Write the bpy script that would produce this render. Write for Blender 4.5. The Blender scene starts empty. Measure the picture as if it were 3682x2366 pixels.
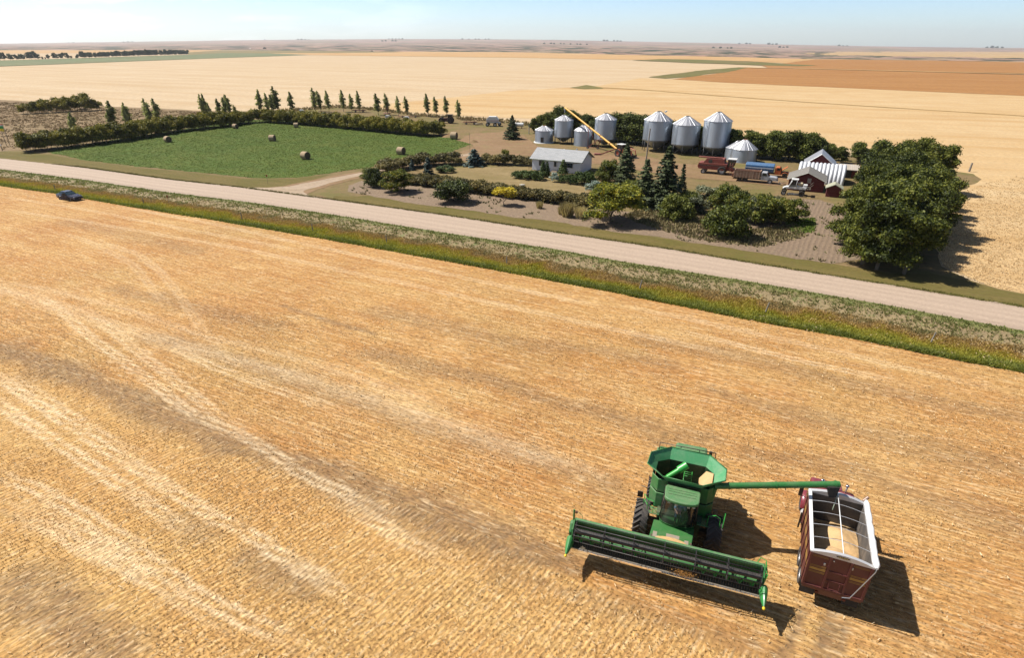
import bpy, bmesh, math, random
import numpy as np
from mathutils import Vector, Matrix, Euler
R = math.radians
scn = bpy.context.scene
COL = scn.collection
# ------------------------------------------------------------------ camera
FPX, CX, CY, CAMH = 2107.0, 1841.0, 1183.0, 24.0        # focal length in pixels of the 3682 px photograph
PITCH = math.atan((1183 - 166) / FPX); ROLL = 0.0044
cd = bpy.data.cameras.new("camera"); cam = bpy.data.objects.new("camera", cd); COL.objects.link(cam)
cd.sensor_width = 36.0; cd.lens = 36.0 * FPX / 3682.0; cd.clip_start = 0.5; cd.clip_end = 60000
cam.matrix_world = Matrix.Translation((0, 0, CAMH)) @ Matrix.Rotation(math.pi / 2 - PITCH, 4, 'X') @ Matrix.Rotation(ROLL, 4, 'Z')
scn.camera = cam
# ------------------------------------------------------------------ sky, sun, exposure
SUNV = Vector((-.68, .23, 1.0)).normalized()
w = bpy.data.worlds.new("World"); scn.world = w; w.use_nodes = True
nt = w.node_tree; bg = nt.nodes['Background']
sky = nt.nodes.new('ShaderNodeTexSky'); sky.sky_type = 'NISHITA'; sky.sun_disc = False
sky.sun_elevation = math.asin(SUNV.z); sky.sun_rotation = math.atan2(SUNV.x, SUNV.y)
sky.altitude = 600; sky.air_density = 1.0; sky.dust_density = 1.0; sky.ozone_density = 1.0
bg.inputs[1].default_value = 0.050
# faint clouds high on the left part of the sky
tcn = nt.nodes.new('ShaderNodeTexCoord'); mpn = nt.nodes.new('ShaderNodeMapping'); mpn.inputs[3].default_value = (3.2, 3.2, 16)
nzn = nt.nodes.new('ShaderNodeTexNoise'); nzn.inputs['Scale'].default_value = 2.6; nzn.inputs['Detail'].default_value = 6
crn = nt.nodes.new('ShaderNodeValToRGB'); crn.color_ramp.elements[0].position = .50; crn.color_ramp.elements[1].position = .68
crn.color_ramp.elements[0].color = (0, 0, 0, 1); crn.color_ramp.elements[1].color = (.32, .32, .32, 1)
mxn = nt.nodes.new('ShaderNodeMix'); mxn.data_type = 'RGBA'; mxn.inputs[7].default_value = (8.5, 8.8, 9.2, 1)
nt.links.new(tcn.outputs['Generated'], mpn.inputs[0]); nt.links.new(mpn.outputs[0], nzn.inputs[0])
nt.links.new(nzn.outputs[0], crn.inputs[0])
sxn = nt.nodes.new('ShaderNodeSeparateXYZ'); nt.links.new(tcn.outputs['Generated'], sxn.inputs[0])
# bright dry haze low over the horizon, deeper blue higher up
hrn = nt.nodes.new('ShaderNodeValToRGB'); nt.links.new(sxn.outputs[2], hrn.inputs[0]); el = hrn.color_ramp.elements
while len(el) < 5: el.new(.5)
for i_, (p_, c_) in enumerate(((0, (1.85, 2.10, 2.45)), (.03, (1.65, 1.95, 2.38)), (.075, (1.32, 1.68, 2.2)), (.16, (1.2, 1.3, 1.5)), (.30, (.95, .95, 1.0)))):
    el[i_].position = p_; el[i_].color = (c_[0] / 4, c_[1] / 4, c_[2] / 4, 1)
mln = nt.nodes.new('ShaderNodeMix'); mln.data_type = 'RGBA'; mln.blend_type = 'MULTIPLY'; mln.inputs[0].default_value = 1
nt.links.new(sky.outputs[0], mln.inputs[6]); nt.links.new(hrn.outputs[0], mln.inputs[7])
vmn = nt.nodes.new('ShaderNodeVectorMath'); vmn.operation = 'SCALE'; vmn.inputs['Scale'].default_value = 4.0; nt.links.new(mln.outputs[2], vmn.inputs[0])
mlx = nt.nodes.new('ShaderNodeMapRange'); mlx.inputs[1].default_value = -.05; mlx.inputs[2].default_value = -.5; nt.links.new(sxn.outputs[0], mlx.inputs[0])
mfx = nt.nodes.new('ShaderNodeMath'); mfx.operation = 'MULTIPLY'; nt.links.new(crn.outputs[0], mfx.inputs[0]); nt.links.new(mlx.outputs[0], mfx.inputs[1])
nt.links.new(mfx.outputs[0], mxn.inputs[0]); mxn.inputs[7].default_value = (24, 25, 26, 1)
nt.links.new(vmn.outputs[0], mxn.inputs[6]); nt.links.new(mxn.outputs[2], bg.inputs[0])
ld = bpy.data.lights.new("sun", 'SUN'); ld.energy = 5.0; ld.angle = R(.53); ld.color = (1, .955, .88)
sun = bpy.data.objects.new("sun", ld); COL.objects.link(sun); sun.location = (-60, 20, 90)
sun.rotation_euler = SUNV.to_track_quat('Z', 'Y').to_euler()
scn.view_settings.view_transform = 'Standard'; scn.view_settings.look = 'None'
scn.view_settings.exposure = 0.80; scn.view_settings.gamma = 1
scn.view_settings.use_curve_mapping = False
scn.cycles.volume_bounces = 0; scn.cycles.transparent_max_bounces = 12; scn.cycles.max_bounces = 6

# ------------------------------------------------------------------ surveying: photograph point -> ground point
cs, sn = math.cos(PITCH), math.sin(PITCH); cr, sr = math.cos(ROLL), math.sin(ROLL)
def P(x, y, h=0.0):
    a = (x - CX) / FPX; b = (CY - y) / FPX
    dx = a * cr - b * sr; dy = a * sr + b * cr
    Z = -sn + cs * dy; Y = cs + sn * dy; t = (h - CAMH) / Z
    return Vector((dx * t, Y * t, h))
def proj(v):
    X, Y, Z = v[0], v[1], v[2] - CAMH
    d = Y * cs - Z * sn; u = (Y * sn + Z * cs) / d; a = X / d
    return CX + FPX * (a * cr + u * sr), CY - FPX * (-a * sr + u * cr)
def projn(X, Y, Z=0.0):
    Z = Z - CAMH; d = Y * cs - Z * sn; d = np.where(d < .5, .5, d); u = (Y * sn + Z * cs) / d; a = X / d
    return CX + FPX * (a * cr + u * sr), CY - FPX * (-a * sr + u * cr)
def hgt(b, ytop):          # height above ground point b whose top shows at photograph row ytop
    lo, hi = 0.0, 23.0
    for _ in range(40):
        m = (lo + hi) / 2
        if proj((b[0], b[1], m))[1] > ytop: lo = m
        else: hi = m
    return lo
def ppm(b): return FPX / (b[1] * cs + CAMH * sn)    # photograph pixels per metre at ground point b
RA = R(-26.2); E1 = Vector((math.cos(RA), math.sin(RA), 0)); E2 = Vector((-E1.y, E1.x, 0))   # along / across the road

# ------------------------------------------------------------------ mesh helpers
def link(name, me, mat=None, parent=None, label=None):
    o = bpy.data.objects.new(name, me); COL.objects.link(o)
    if mat is not None and me is not None:
        for m in (mat if isinstance(mat, (list, tuple)) else [mat]): me.materials.append(m)
    if parent is not None: o.parent = parent
    if label: o['label'] = label
    return o
def tag(o, label=None, cat=None, group=None, kind=None):
    if label: o['label'] = label
    if cat: o['category'] = cat
    if group: o['group'] = group
    if kind: o['kind'] = kind
    return o
def root(name, label, cat, loc, rz=0.0, group=None):
    o = bpy.data.objects.new(name, None); COL.objects.link(o); o.empty_display_size = .3
    o.location = loc; o.rotation_euler = (0, 0, rz)
    return tag(o, label, cat, group)
def dup(o, loc, rz=0.0, sc=1.0, label=None, group=None, rot=None):
    c = o.copy(); COL.objects.link(c); c.location = loc
    c.rotation_euler = rot if rot else (0, 0, rz)
    c.scale = (sc, sc, sc) if not hasattr(sc, '__len__') else sc
    if label: c['label'] = label
    if group: c['group'] = group
    for ch in list(o.children):
        d = ch.copy(); COL.objects.link(d); d.parent = c
        for g in list(ch.children):
            e = g.copy(); COL.objects.link(e); e.parent = d
    return c
def npmesh(name, V, F, k, smooth=False, attrs=None):
    V = np.asarray(V, dtype=np.float32).reshape(-1, 3); F = np.asarray(F, dtype=np.int32).reshape(-1, k)
    me = bpy.data.meshes.new(name); me.vertices.add(len(V)); me.vertices.foreach_set('co', V.ravel())
    me.loops.add(len(F) * k); me.loops.foreach_set('vertex_index', F.ravel())
    me.polygons.add(len(F)); me.polygons.foreach_set('loop_start', np.arange(0, len(F) * k, k, dtype=np.int32))
    if smooth: me.polygons.foreach_set('use_smooth', np.ones(len(F), dtype=bool))
    for an, av in (attrs or {}).items():
        a = me.attributes.new(an, 'FLOAT', 'POINT'); a.data.foreach_set('value', np.asarray(av, dtype=np.float32).ravel())
    me.update(calc_edges=True); return me
class MB:
    def __init__(s): s.v = []; s.f = []; s.sm = []; s.T = None; s.mi = []; s.m = 0
    def at(s, T): s.T = T; return s
    def add(s, vs, fs, smooth=False):
        n = len(s.v)
        s.v += [tuple(s.T @ Vector(p)) if s.T is not None else tuple(p) for p in vs]
        s.f += [tuple(i + n for i in f) for f in fs]; s.sm += [smooth] * len(fs); s.mi += [s.m] * len(fs); return s
    def box(s, x0, x1, y0, y1, z0, z1):
        return s.add([(x0, y0, z0), (x1, y0, z0), (x1, y1, z0), (x0, y1, z0), (x0, y0, z1), (x1, y0, z1), (x1, y1, z1), (x0, y1, z1)],
                     [(0, 3, 2, 1), (4, 5, 6, 7), (0, 1, 5, 4), (1, 2, 6, 5), (2, 3, 7, 6), (3, 0, 4, 7)])
    def hexa(s, b, t):     # bottom quad, top quad
        return s.add(list(b) + list(t), [(0, 3, 2, 1), (4, 5, 6, 7), (0, 1, 5, 4), (1, 2, 6, 5), (2, 3, 7, 6), (3, 0, 4, 7)])
    def prism(s, poly, a, b, ax='x'):    # polygon in the other two axes extruded along ax
        n = len(poly)
        def q(p, t): return (t, p[0], p[1]) if ax == 'x' else ((p[0], t, p[1]) if ax == 'y' else (p[0], p[1], t))
        vs = [q(p, a) for p in poly] + [q(p, b) for p in poly]
        return s.add(vs, [tuple(range(n))[::-1], tuple(range(n, 2 * n))] + [(i, (i + 1) % n, n + (i + 1) % n, n + i) for i in range(n)])
    def tube(s, pts, r, n=8, cap=True, smooth=True):
        pts = [Vector(p) for p in pts]; rs = r if hasattr(r, '__len__') else [r] * len(pts); vs = []; fs = []
        up = Vector((0, 0, 1))
        for i, p in enumerate(pts):
            d = (pts[min(i + 1, len(pts) - 1)] - pts[max(i - 1, 0)]).normalized()
            a = d.cross(up)
            if a.length < .05: a = d.cross(Vector((0, 1, 0)))
            a.normalize(); b = d.cross(a)
            for k in range(n):
                t = 2 * math.pi * k / n; vs.append(p + (a * math.cos(t) + b * math.sin(t)) * rs[i])
        for i in range(len(pts) - 1):
            for k in range(n): fs.append((i * n + k, i * n + (k + 1) % n, (i + 1) * n + (k + 1) % n, (i + 1) * n + k))
        s.add(vs, fs, smooth)
        if cap:
            m = len(pts) - 1
            s.add([vs[k] for k in range(n)], [tuple(range(n))]); s.add([vs[m * n + k] for k in range(n)], [tuple(range(n))[::-1]])
        return s
    def lathe(s, prof, n=24, c=(0, 0, 0), ax='z', smooth=True, a0=0, a1=2 * math.pi):
        vs = []; fs = []; full = abs(a1 - a0 - 2 * math.pi) < 1e-6; m = n if full else n + 1
        for (r, z) in prof:
            for k in range(m):
                t = a0 + (a1 - a0) * k / n; x, y = r * math.cos(t), r * math.sin(t)
                p = (x, y, z) if ax == 'z' else ((z, x, y) if ax == 'x' else (x, z, y))
                vs.append((p[0] + c[0], p[1] + c[1], p[2] + c[2]))
        for i in range(len(prof) - 1):
            for k in range(n): fs.append((i * m + k, i * m + (k + 1) % m, (i + 1) * m + (k + 1) % m, (i + 1) * m + k))
        return s.add(vs, fs, smooth)
    def ball(s, c, r, n=12, sq=(1, 1, 1)):
        pr = [(r * math.sin(math.pi * i / n), -r * math.cos(math.pi * i / n)) for i in range(n + 1)]
        k = len(s.v); s.lathe(pr, n * 2)
        T = s.T
        for i in range(k, len(s.v)):
            p = Vector(s.v[i]); 
            if T is not None: p = T.inverted() @ p
            p = Vector((p.x * sq[0] + c[0], p.y * sq[1] + c[1], p.z * sq[2] + c[2]))
            s.v[i] = tuple(T @ p) if T is not None else tuple(p)
        return s
    def build(s, name, mat, parent=None, label=None, bev=0.0, loc=None):
        me = bpy.data.meshes.new(name); me.from_pydata(s.v, [], s.f)
        me.polygons.foreach_set('use_smooth', s.sm)
        if isinstance(mat, (list, tuple)): me.polygons.foreach_set('material_index', s.mi)
        me.update()
        bm = bmesh.new(); bm.from_mesh(me); bmesh.ops.remove_doubles(bm, verts=bm.verts, dist=.0004)
        bmesh.ops.recalc_face_normals(bm, faces=bm.faces)
        for e in bm.edges:
            if len(e.link_faces) == 2 and e.calc_face_angle(0) > .7: e.smooth = False
        bm.to_mesh(me); bm.free()
        o = link(name, me, mat, parent, label)
        if bev > 0:
            md = o.modifiers.new('bevel', 'BEVEL'); md.width = bev; md.segments = 2; md.limit_method = 'ANGLE'; md.angle_limit = R(35)
            md.harden_normals = False
        if loc is not None: o.location = loc
        return o

# ------------------------------------------------------------------ materials
def newmat(name):
    m = bpy.data.materials.new(name); m.use_nodes = True; t = m.node_tree
    return m, t, t.nodes['Principled BSDF']
def N(t, typ, **kw):
    n = t.nodes.new('ShaderNode' + typ)
    for k, v in kw.items():
        if k.startswith('i'):
            key = k[1:]; key = int(key) if key.isdigit() else key
            n.inputs[key].default_value = v
        else: setattr(n, k, v)
    return n
def noise(t, vec, scale, detail=4, rough=.55, dist=0.0):
    n = t.nodes.new('ShaderNodeTexNoise'); n.inputs['Scale'].default_value = scale; n.inputs['Detail'].default_value = detail
    n.inputs['Roughness'].default_value = rough; n.inputs['Distortion'].default_value = dist
    if vec is not None: t.links.new(vec, n.inputs['Vector'])
    return n.outputs[0]
def ramp(t, fac, stops):
    n = t.nodes.new('ShaderNodeValToRGB'); e = n.color_ramp.elements
    while len(e) < len(stops): e.new(.5)
    for i, (p, c) in enumerate(stops):
        e[i].position = p; e[i].color = (c, c, c, 1) if not hasattr(c, '__len__') else tuple(c) + (1,)
    t.links.new(fac, n.inputs[0]); return n.outputs[0]
def mix(t, fac, a, b, bt='MIX'):
    n = t.nodes.new('ShaderNodeMix'); n.data_type = 'RGBA'; n.blend_type = bt
    for k, v in ((0, fac), (6, a), (7, b)):
        if hasattr(v, 'is_linked') or isinstance(v, bpy.types.NodeSocket): t.links.new(v, n.inputs[k])
        elif k == 0: n.inputs[0].default_value = v
        else: n.inputs[k].default_value = tuple(v) + (1,)
    return n.outputs[2]
def mth(t, op, a, b=0.0, clamp=False):
    n = t.nodes.new('ShaderNodeMath'); n.operation = op; n.use_clamp = clamp
    for k, v in ((0, a), (1, b)):
        if isinstance(v, bpy.types.NodeSocket): t.links.new(v, n.inputs[k])
        else: n.inputs[k].default_value = v
    return n.outputs[0]
def coords(t, rz=0.0, sc=(1, 1, 1), which='Object'):
    c = t.nodes.new('ShaderNodeTexCoord'); m = t.nodes.new('ShaderNodeMapping')
    m.vector_type = 'POINT'; t.links.new(c.outputs[which], m.inputs[0])
    m.inputs['Rotation'].default_value = (0, 0, rz); 
    m2 = t.nodes.new('ShaderNodeMapping'); m2.inputs['Scale'].default_value = sc; t.links.new(m.outputs[0], m2.inputs[0])
    return m2.outputs[0]
def bump(t, bs, h, strength=.3, dist=.05):
    b = t.nodes.new('ShaderNodeBump'); b.inputs['Strength'].default_value = strength; b.inputs['Distance'].default_value = dist
    t.links.new(h, b.inputs['Height']); t.links.new(b.outputs[0], bs.inputs['Normal'])
def attr(t, name):
    a = t.nodes.new('ShaderNodeAttribute'); a.attribute_name = name; return a.outputs['Fac']
def setc(t, bs, c):
    if isinstance(c, bpy.types.NodeSocket): t.links.new(c, bs.inputs['Base Color'])
    else: bs.inputs['Base Color'].default_value = tuple(c) + (1,)
_mc = {}
def pm(name, col, rough=.5, met=0.0, dirt=.25, dcol=(.30, .22, .13), scale=3.0, spec=.5, bmp=0.0):
    """painted / worn surface: base colour with dusty blotches"""
    if name in _mc: return _mc[name]
    m, t, b = newmat(name); v = coords(t); col = tuple(x * .72 for x in col); dcol = tuple(x * .66 for x in dcol)
    n1 = noise(t, v, scale, 6, .65); n2 = noise(t, v, scale * 7, 3, .6)
    f = mth(t, 'MULTIPLY', ramp(t, n1, [(.42, 0), (.75, 1)]), dirt * 1.6, True)
    c = mix(t, f, col, dcol)
    gn = N(t, 'NewGeometry'); sg = N(t, 'SeparateXYZ'); t.links.new(gn.outputs['Normal'], sg.inputs[0])
    c = mix(t, mth(t, 'MULTIPLY', mth(t, 'MULTIPLY', ramp(t, sg.outputs[2], [(.55, 0), (.95, 1)]), ramp(t, n2, [(.3, .25), (.7, 1)])), dirt * 1.1, True), c, tuple(x * 1.15 for x in dcol))
    c = mix(t, mth(t, 'MULTIPLY', ramp(t, n2, [(.5, 0), (.8, 1)]), dirt * .8, True), c, tuple(min(1, x * 1.5 + .03) for x in col))
    setc(t, b, c); b.inputs['Metallic'].default_value = met; b.inputs['Specular IOR Level'].default_value = spec
    r = mth(t, 'ADD', mth(t, 'MULTIPLY', n1, .3), rough - .12, True); t.links.new(r, b.inputs['Roughness'])
    if bmp: bump(t, b, n2, .5, bmp)
    _mc[name] = m; return m
def leafmat(name, cols, trans=.28, yellow=None):
    """foliage: colour differs from leaf clump to leaf clump and from plant to plant"""
    if name in _mc: return _mc[name]
    m, t, b = newmat(name); g = N(t, 'NewGeometry'); oi = N(t, 'ObjectInfo')
    v = coords(t)
    f = mth(t, 'ADD', mth(t, 'MULTIPLY', g.outputs['Random Per Island'], .55), mth(t, 'MULTIPLY', noise(t, v, .9, 3), .75), False)
    f = mth(t, 'ADD', f, mth(t, 'MULTIPLY', mth(t, 'SUBTRACT', oi.outputs['Random'], .5), .4)); f = mth(t, 'SUBTRACT', f, .14, True)
    k = len(cols); c = ramp(t, f, [(.15 + .7 * i / (k - 1), x) for i, x in enumerate(cols)])
    if yellow:
        c = mix(t, mth(t, 'MULTIPLY', ramp(t, noise(t, v, 1.7, 2), [(.55, 0), (.68, 1)]), yellow[1], True), c, yellow[0])
    t.links.new(c, b.inputs['Base Color']); b.inputs['Roughness'].default_value = .6; b.inputs['Specular IOR Level'].default_value = .25
    tr = N(t, 'BsdfTranslucent'); ms = N(t, 'MixShader', i0=trans)
    t.links.new(mix(t, 1.0, c, (1.0, 1.0, .55), 'MULTIPLY'), tr.inputs[0])
    out = t.nodes['Material Output']; t.links.new(b.outputs[0], ms.inputs[1]); t.links.new(tr.outputs[0], ms.inputs[2]); t.links.new(ms.outputs[0], out.inputs[0])
    _mc[name] = m; return m
rng = np.random.default_rng(11)
# ================================================================== GROUND
ROAD_TOP = [(-900, 470), (-300, 537), (0, 570), (300, 603), (601, 645), (851, 673), (1200, 720), (1600, 775), (2001, 838), (2400, 897), (2700, 948), (3191, 1026), (3682, 1108), (4300, 1216)]
ROAD_LOW = [(-900, 497), (-300, 572), (0, 610), (300, 648), (601, 693), (901, 730), (1200, 775), (1600, 840), (2001, 900), (2200, 938), (2700, 1017), (3191, 1102), (3682, 1195), (4300, 1318)]
FIELD_ED = [(-900, 540), (-300, 622), (0, 668), (200, 695), (425, 735), (701, 780), (1001, 830), (1200, 865), (1700, 955), (2200, 1050), (2700, 1152), (3050, 1213), (3401, 1286), (3682, 1339), (4300, 1470)]
def toUV(p): return p.x * E1.x + p.y * E1.y, p.x * E2.x + p.y * E2.y
def vline(L):
    q = [toUV(P(*a)) for a in L]; q = [(-900, q[0][1])] + q + [(420, q[-1][1])]
    us = [a[0] for a in q]; vs = [a[1] for a in q]
    return lambda u: np.interp(u, us, vs)
vTop, vLow, vFe = vline(ROAD_TOP), vline(ROAD_LOW), vline(FIELD_ED)
def uvw(u, v, z=0.0):
    u = np.asarray(u, float); v = np.asarray(v, float)
    return np.stack([u * E1.x + v * E2.x, u * E1.y + v * E2.y, np.zeros_like(u) + z], -1)
def wob(x, y, s, seed=0):      # cheap smooth noise in [-1,1]
    a = 0
    for i, (f, g) in enumerate(((1, 1), (2.13, .6), (4.7, .35))):
        p1, p2, p3, p4 = [((seed * 7.31 + i * 3.7 + k * 1.9) % 6.28) for k in range(4)]
        a = a + g * (np.sin(x * s * f * 1.1 + p1 + 1.7 * np.sin(y * s * f * .9 + p2)) * np.cos(y * s * f * 1.2 + p3 + 1.3 * np.sin(x * s * f * .8 + p4)))
    return a / 1.6
def grid(u, v):
    nu, nv = u.shape; i = np.arange(nu * nv).reshape(nu, nv)
    return np.stack([i[:-1, :-1], i[1:, :-1], i[1:, 1:], i[:-1, 1:]], -1).reshape(-1, 4)
def dpoly(X, Y, L, z=0.0):        # distance to a polyline given in photograph points
    pts = [P(*a) for a in L]; D = np.full(X.shape, 1e9)
    for a, b in zip(pts[:-1], pts[1:]):
        dx, dy = b.x - a.x, b.y - a.y; q = dx * dx + dy * dy + 1e-9
        t = np.clip(((X - a.x) * dx + (Y - a.y) * dy) / q, 0, 1)
        D = np.minimum(D, np.hypot(X - a.x - t * dx, Y - a.y - t * dy))
    return D
TR = [  # pale wheel tracks and flattened bands: (half width m, strength, points)
 (1.5, .8, [(-300, 960), (0, 1040), (200, 1095), (400, 1165), (651, 1240), (801, 1280), (1000, 1330), (1200, 1395), (1400, 1455), (1601, 1520), (1901, 1625), (2051, 1670), (2250, 1740)]),
 (.9, .6, [(0, 1010), (200, 1050), (450, 1110), (700, 1200), (900, 1250), (1100, 1300), (1400, 1400), (1700, 1500)]),
 (.35, .42, [(180, 830), (300, 860), (425, 920), (475, 950), (525, 1005), (550, 1045), (610, 1110)]),
 (.35, .42, [(330, 860), (500, 915), (575, 975), (625, 1035), (655, 1075), (700, 1145), (740, 1200), (800, 1260), (860, 1330)]),
 (.3, .8, [(100, 1040), (220, 1115), (310, 1200), (420, 1280), (550, 1380), (700, 1495), (850, 1550), (950, 1610), (1080, 1700), (1250, 1780), (1450, 1880)]),
 (.3, .7, [(300, 1120), (400, 1185), (500, 1270), (600, 1345), (700, 1420), (780, 1490), (900, 1560)]),
 (.35, 1, [(-60, 1320), (0, 1360), (100, 1430), (250, 1525), (400, 1625), (550, 1695)]), (.2, .6, [(0, 1330), (150, 1430), (400, 1590), (560, 1660)]),
 (.3, .9, [(350, 1600), (500, 1690), (700, 1815), (800, 1875), (925, 1940), (1050, 2025), (1200, 2110), (1350, 2200)]),
 (.55, .9, [(-60, 1410), (0, 1450), (100, 1525), (250, 1620), (400, 1725), (500, 1790), (625, 1880), (725, 1925)]),
 (.5, .8, [(-60, 1680), (0, 1710), (150, 1765), (300, 1850), (500, 1980), (650, 2100), (800, 2190), (950, 2260), (1150, 2366)]),
 (.4, .8, [(0, 1810), (175, 1900), (350, 1990), (525, 2080), (600, 2110), (750, 2200)]), (.3, .6, [(0, 1770), (200, 1870), (400, 1990), (700, 2180), (900, 2300)]),
 (.4, .6, [(1150, 1770), (1300, 1850), (1450, 1940), (1600, 2010), (1700, 2080)]), (.3, .6, [(420, 740), (800, 812), (1200, 900), (1700, 1005), (2200, 1110)]),
 (.5, .5, [(0, 750), (400, 812), (900, 900), (1500, 1030), (2100, 1160), (2700, 1290)]), (.6, .5, [(0, 705), (300, 752), (700, 830), (1100, 905)]),
 (.6, .5, [(2200, 1090), (2700, 1195), (3200, 1310), (3682, 1420)]), (.3, .8, [(2400, 1180), (2900, 1300), (3300, 1390)]),
 (.35, .6, [(560, 1230), (800, 1330), (1050, 1420), (1300, 1500)]), (.3, .5, [(500, 1450), (600, 1400), (720, 1350)])]
DK = [ (1.3, .9, [(-200, 1240), (0, 1265), (120, 1290), (250, 1340), (450, 1420), (560, 1480), (700, 1530), (800, 1590), (1000, 1640), (1200, 1710), (1350, 1780), (1500, 1820), (1600, 1870), (1750, 1930), (1850, 1960), (2050, 2040)]),
 (1.0, .55, [(550, 1215), (700, 1245), (1300, 1445), (1500, 1525), (1800, 1605), (2050, 1690), (2200, 1745)]), (1.1, .6, [(1350, 1270), (1500, 1310), (1750, 1360), (1950, 1430), (2150, 1480), (2350, 1540)]),
 (1.2, .45, [(1350, 1120), (1550, 1160), (1850, 1230), (2200, 1265), (2400, 1310)]), (1.2, .5, [(2300, 1225), (2480, 1253), (2667, 1280), (3042, 1371), (3416, 1457), (3682, 1500)]),
 (1.1, .5, [(2560, 1403), (2774, 1467), (3202, 1574), (3416, 1628), (3682, 1681)]), (1.0, .5, [(2694, 1628), (3042, 1681), (3309, 1788), (3630, 1879)]),
 (1.1, .8, [(50, 2100), (175, 2175), (300, 2275), (400, 2350)]), (.8, .7, [(900, 2000), (1000, 2060), (1108, 2110)]), (.8, .5, [(640, 1870), (760, 1930)]),
 (1.4, .35, [(250, 800), (500, 850), (700, 905)]), (1.3, .5, [(420, 1040), (600, 1080), (800, 1130), (1000, 1170)]), (1.6, .6, [(0, 1255), (60, 1262)]),
 (.35, .7, [(1020, 1100), (1200, 1160), (1350, 1200)]), (.8, .6, [(2360, 1580), (2450, 1560), (2560, 1580)]), (.8, .5, [(1800, 2060), (2100, 2140), (2400, 2230), (2700, 2330)])]
RUT = [[(2987, 2203), (2960, 2280), (2925, 2390)], [(3012, 2208), (2992, 2280), (2968, 2390)], [(2890, 2190), (2860, 2270), (2830, 2366)], [(3045, 2240), (3020, 2330), (3010, 2390)], [(2830, 2330), (2780, 2380)]]
BZ = [toUV(P(*a)) for a in [(-700, 1050), (0, 1262), (250, 1345), (560, 1480), (1000, 1640), (1500, 1820), (1950, 2000), (2700, 2330), (3300, 2600)]]
bzv = lambda u: np.interp(u, [a[0] for a in BZ], [a[1] for a in BZ])
def field_attrs(X, Y):
    pale = np.zeros(X.shape); dark = np.zeros(X.shape); wb = wob(X, Y, .35, 2); w2 = wob(X, Y, .09, 5)
    for hw, st, L in TR:
        D_ = dpoly(X, Y, L); e0_, e1_ = P(*L[0]), P(*L[-1]); st = st * np.clip(np.minimum(np.hypot(X - e0_.x, Y - e0_.y), np.hypot(X - e1_.x, Y - e1_.y)) / 5.0, 0, 1) * (.85 + .15 * wob(X, Y, .5, int(L[0][1]) % 7))
        if hw > .7: pale = np.maximum(pale, 0.8 * st * np.clip(1.0 - D_ / (hw * (1 + .4 * wb)), 0, 1) * (.45 + .55 * np.cos(D_ * 6.0 + .6 * wb) ** 4))
        else: pale = np.maximum(pale, st * np.clip(1.4 - np.abs(D_ - .27) / (.15 * (1 + .3 * wb)), 0, 1))
    for hw, st, L in DK: dark = np.maximum(dark, st * np.clip(1.5 - dpoly(X, Y, L) / (hw * (1 + .5 * wb + .4 * w2)), 0, 1))
    rut = np.zeros(X.shape)
    for L in RUT: rut = np.maximum(rut, np.clip(1.3 - dpoly(X, Y, L) / .24, 0, 1))
    return pale, np.maximum(dark, rut), rut
uu = np.arange(-190, 100, .30); tt = np.linspace(0, 1, 420)
U, T = np.meshgrid(uu, tt, indexing='ij'); V = -58 + T * (vFe(U) + .25 * wob(U, U * 0, 1.3) + 58)
W = uvw(U, V); X, Y = W[..., 0], W[..., 1]
pale, dark, rut = field_attrs(X, Y); zb = np.clip((bzv(U) - V) / .6 + .3 * wob(X, Y, 1.1, 3), 0, 1)
W[..., 2] = .05 * wob(X, Y, .22, 8) - .07 * rut
me = npmesh('stubble_field', W, grid(U, V), 4, True, dict(pale=pale, dark=dark, zb=zb))
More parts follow.
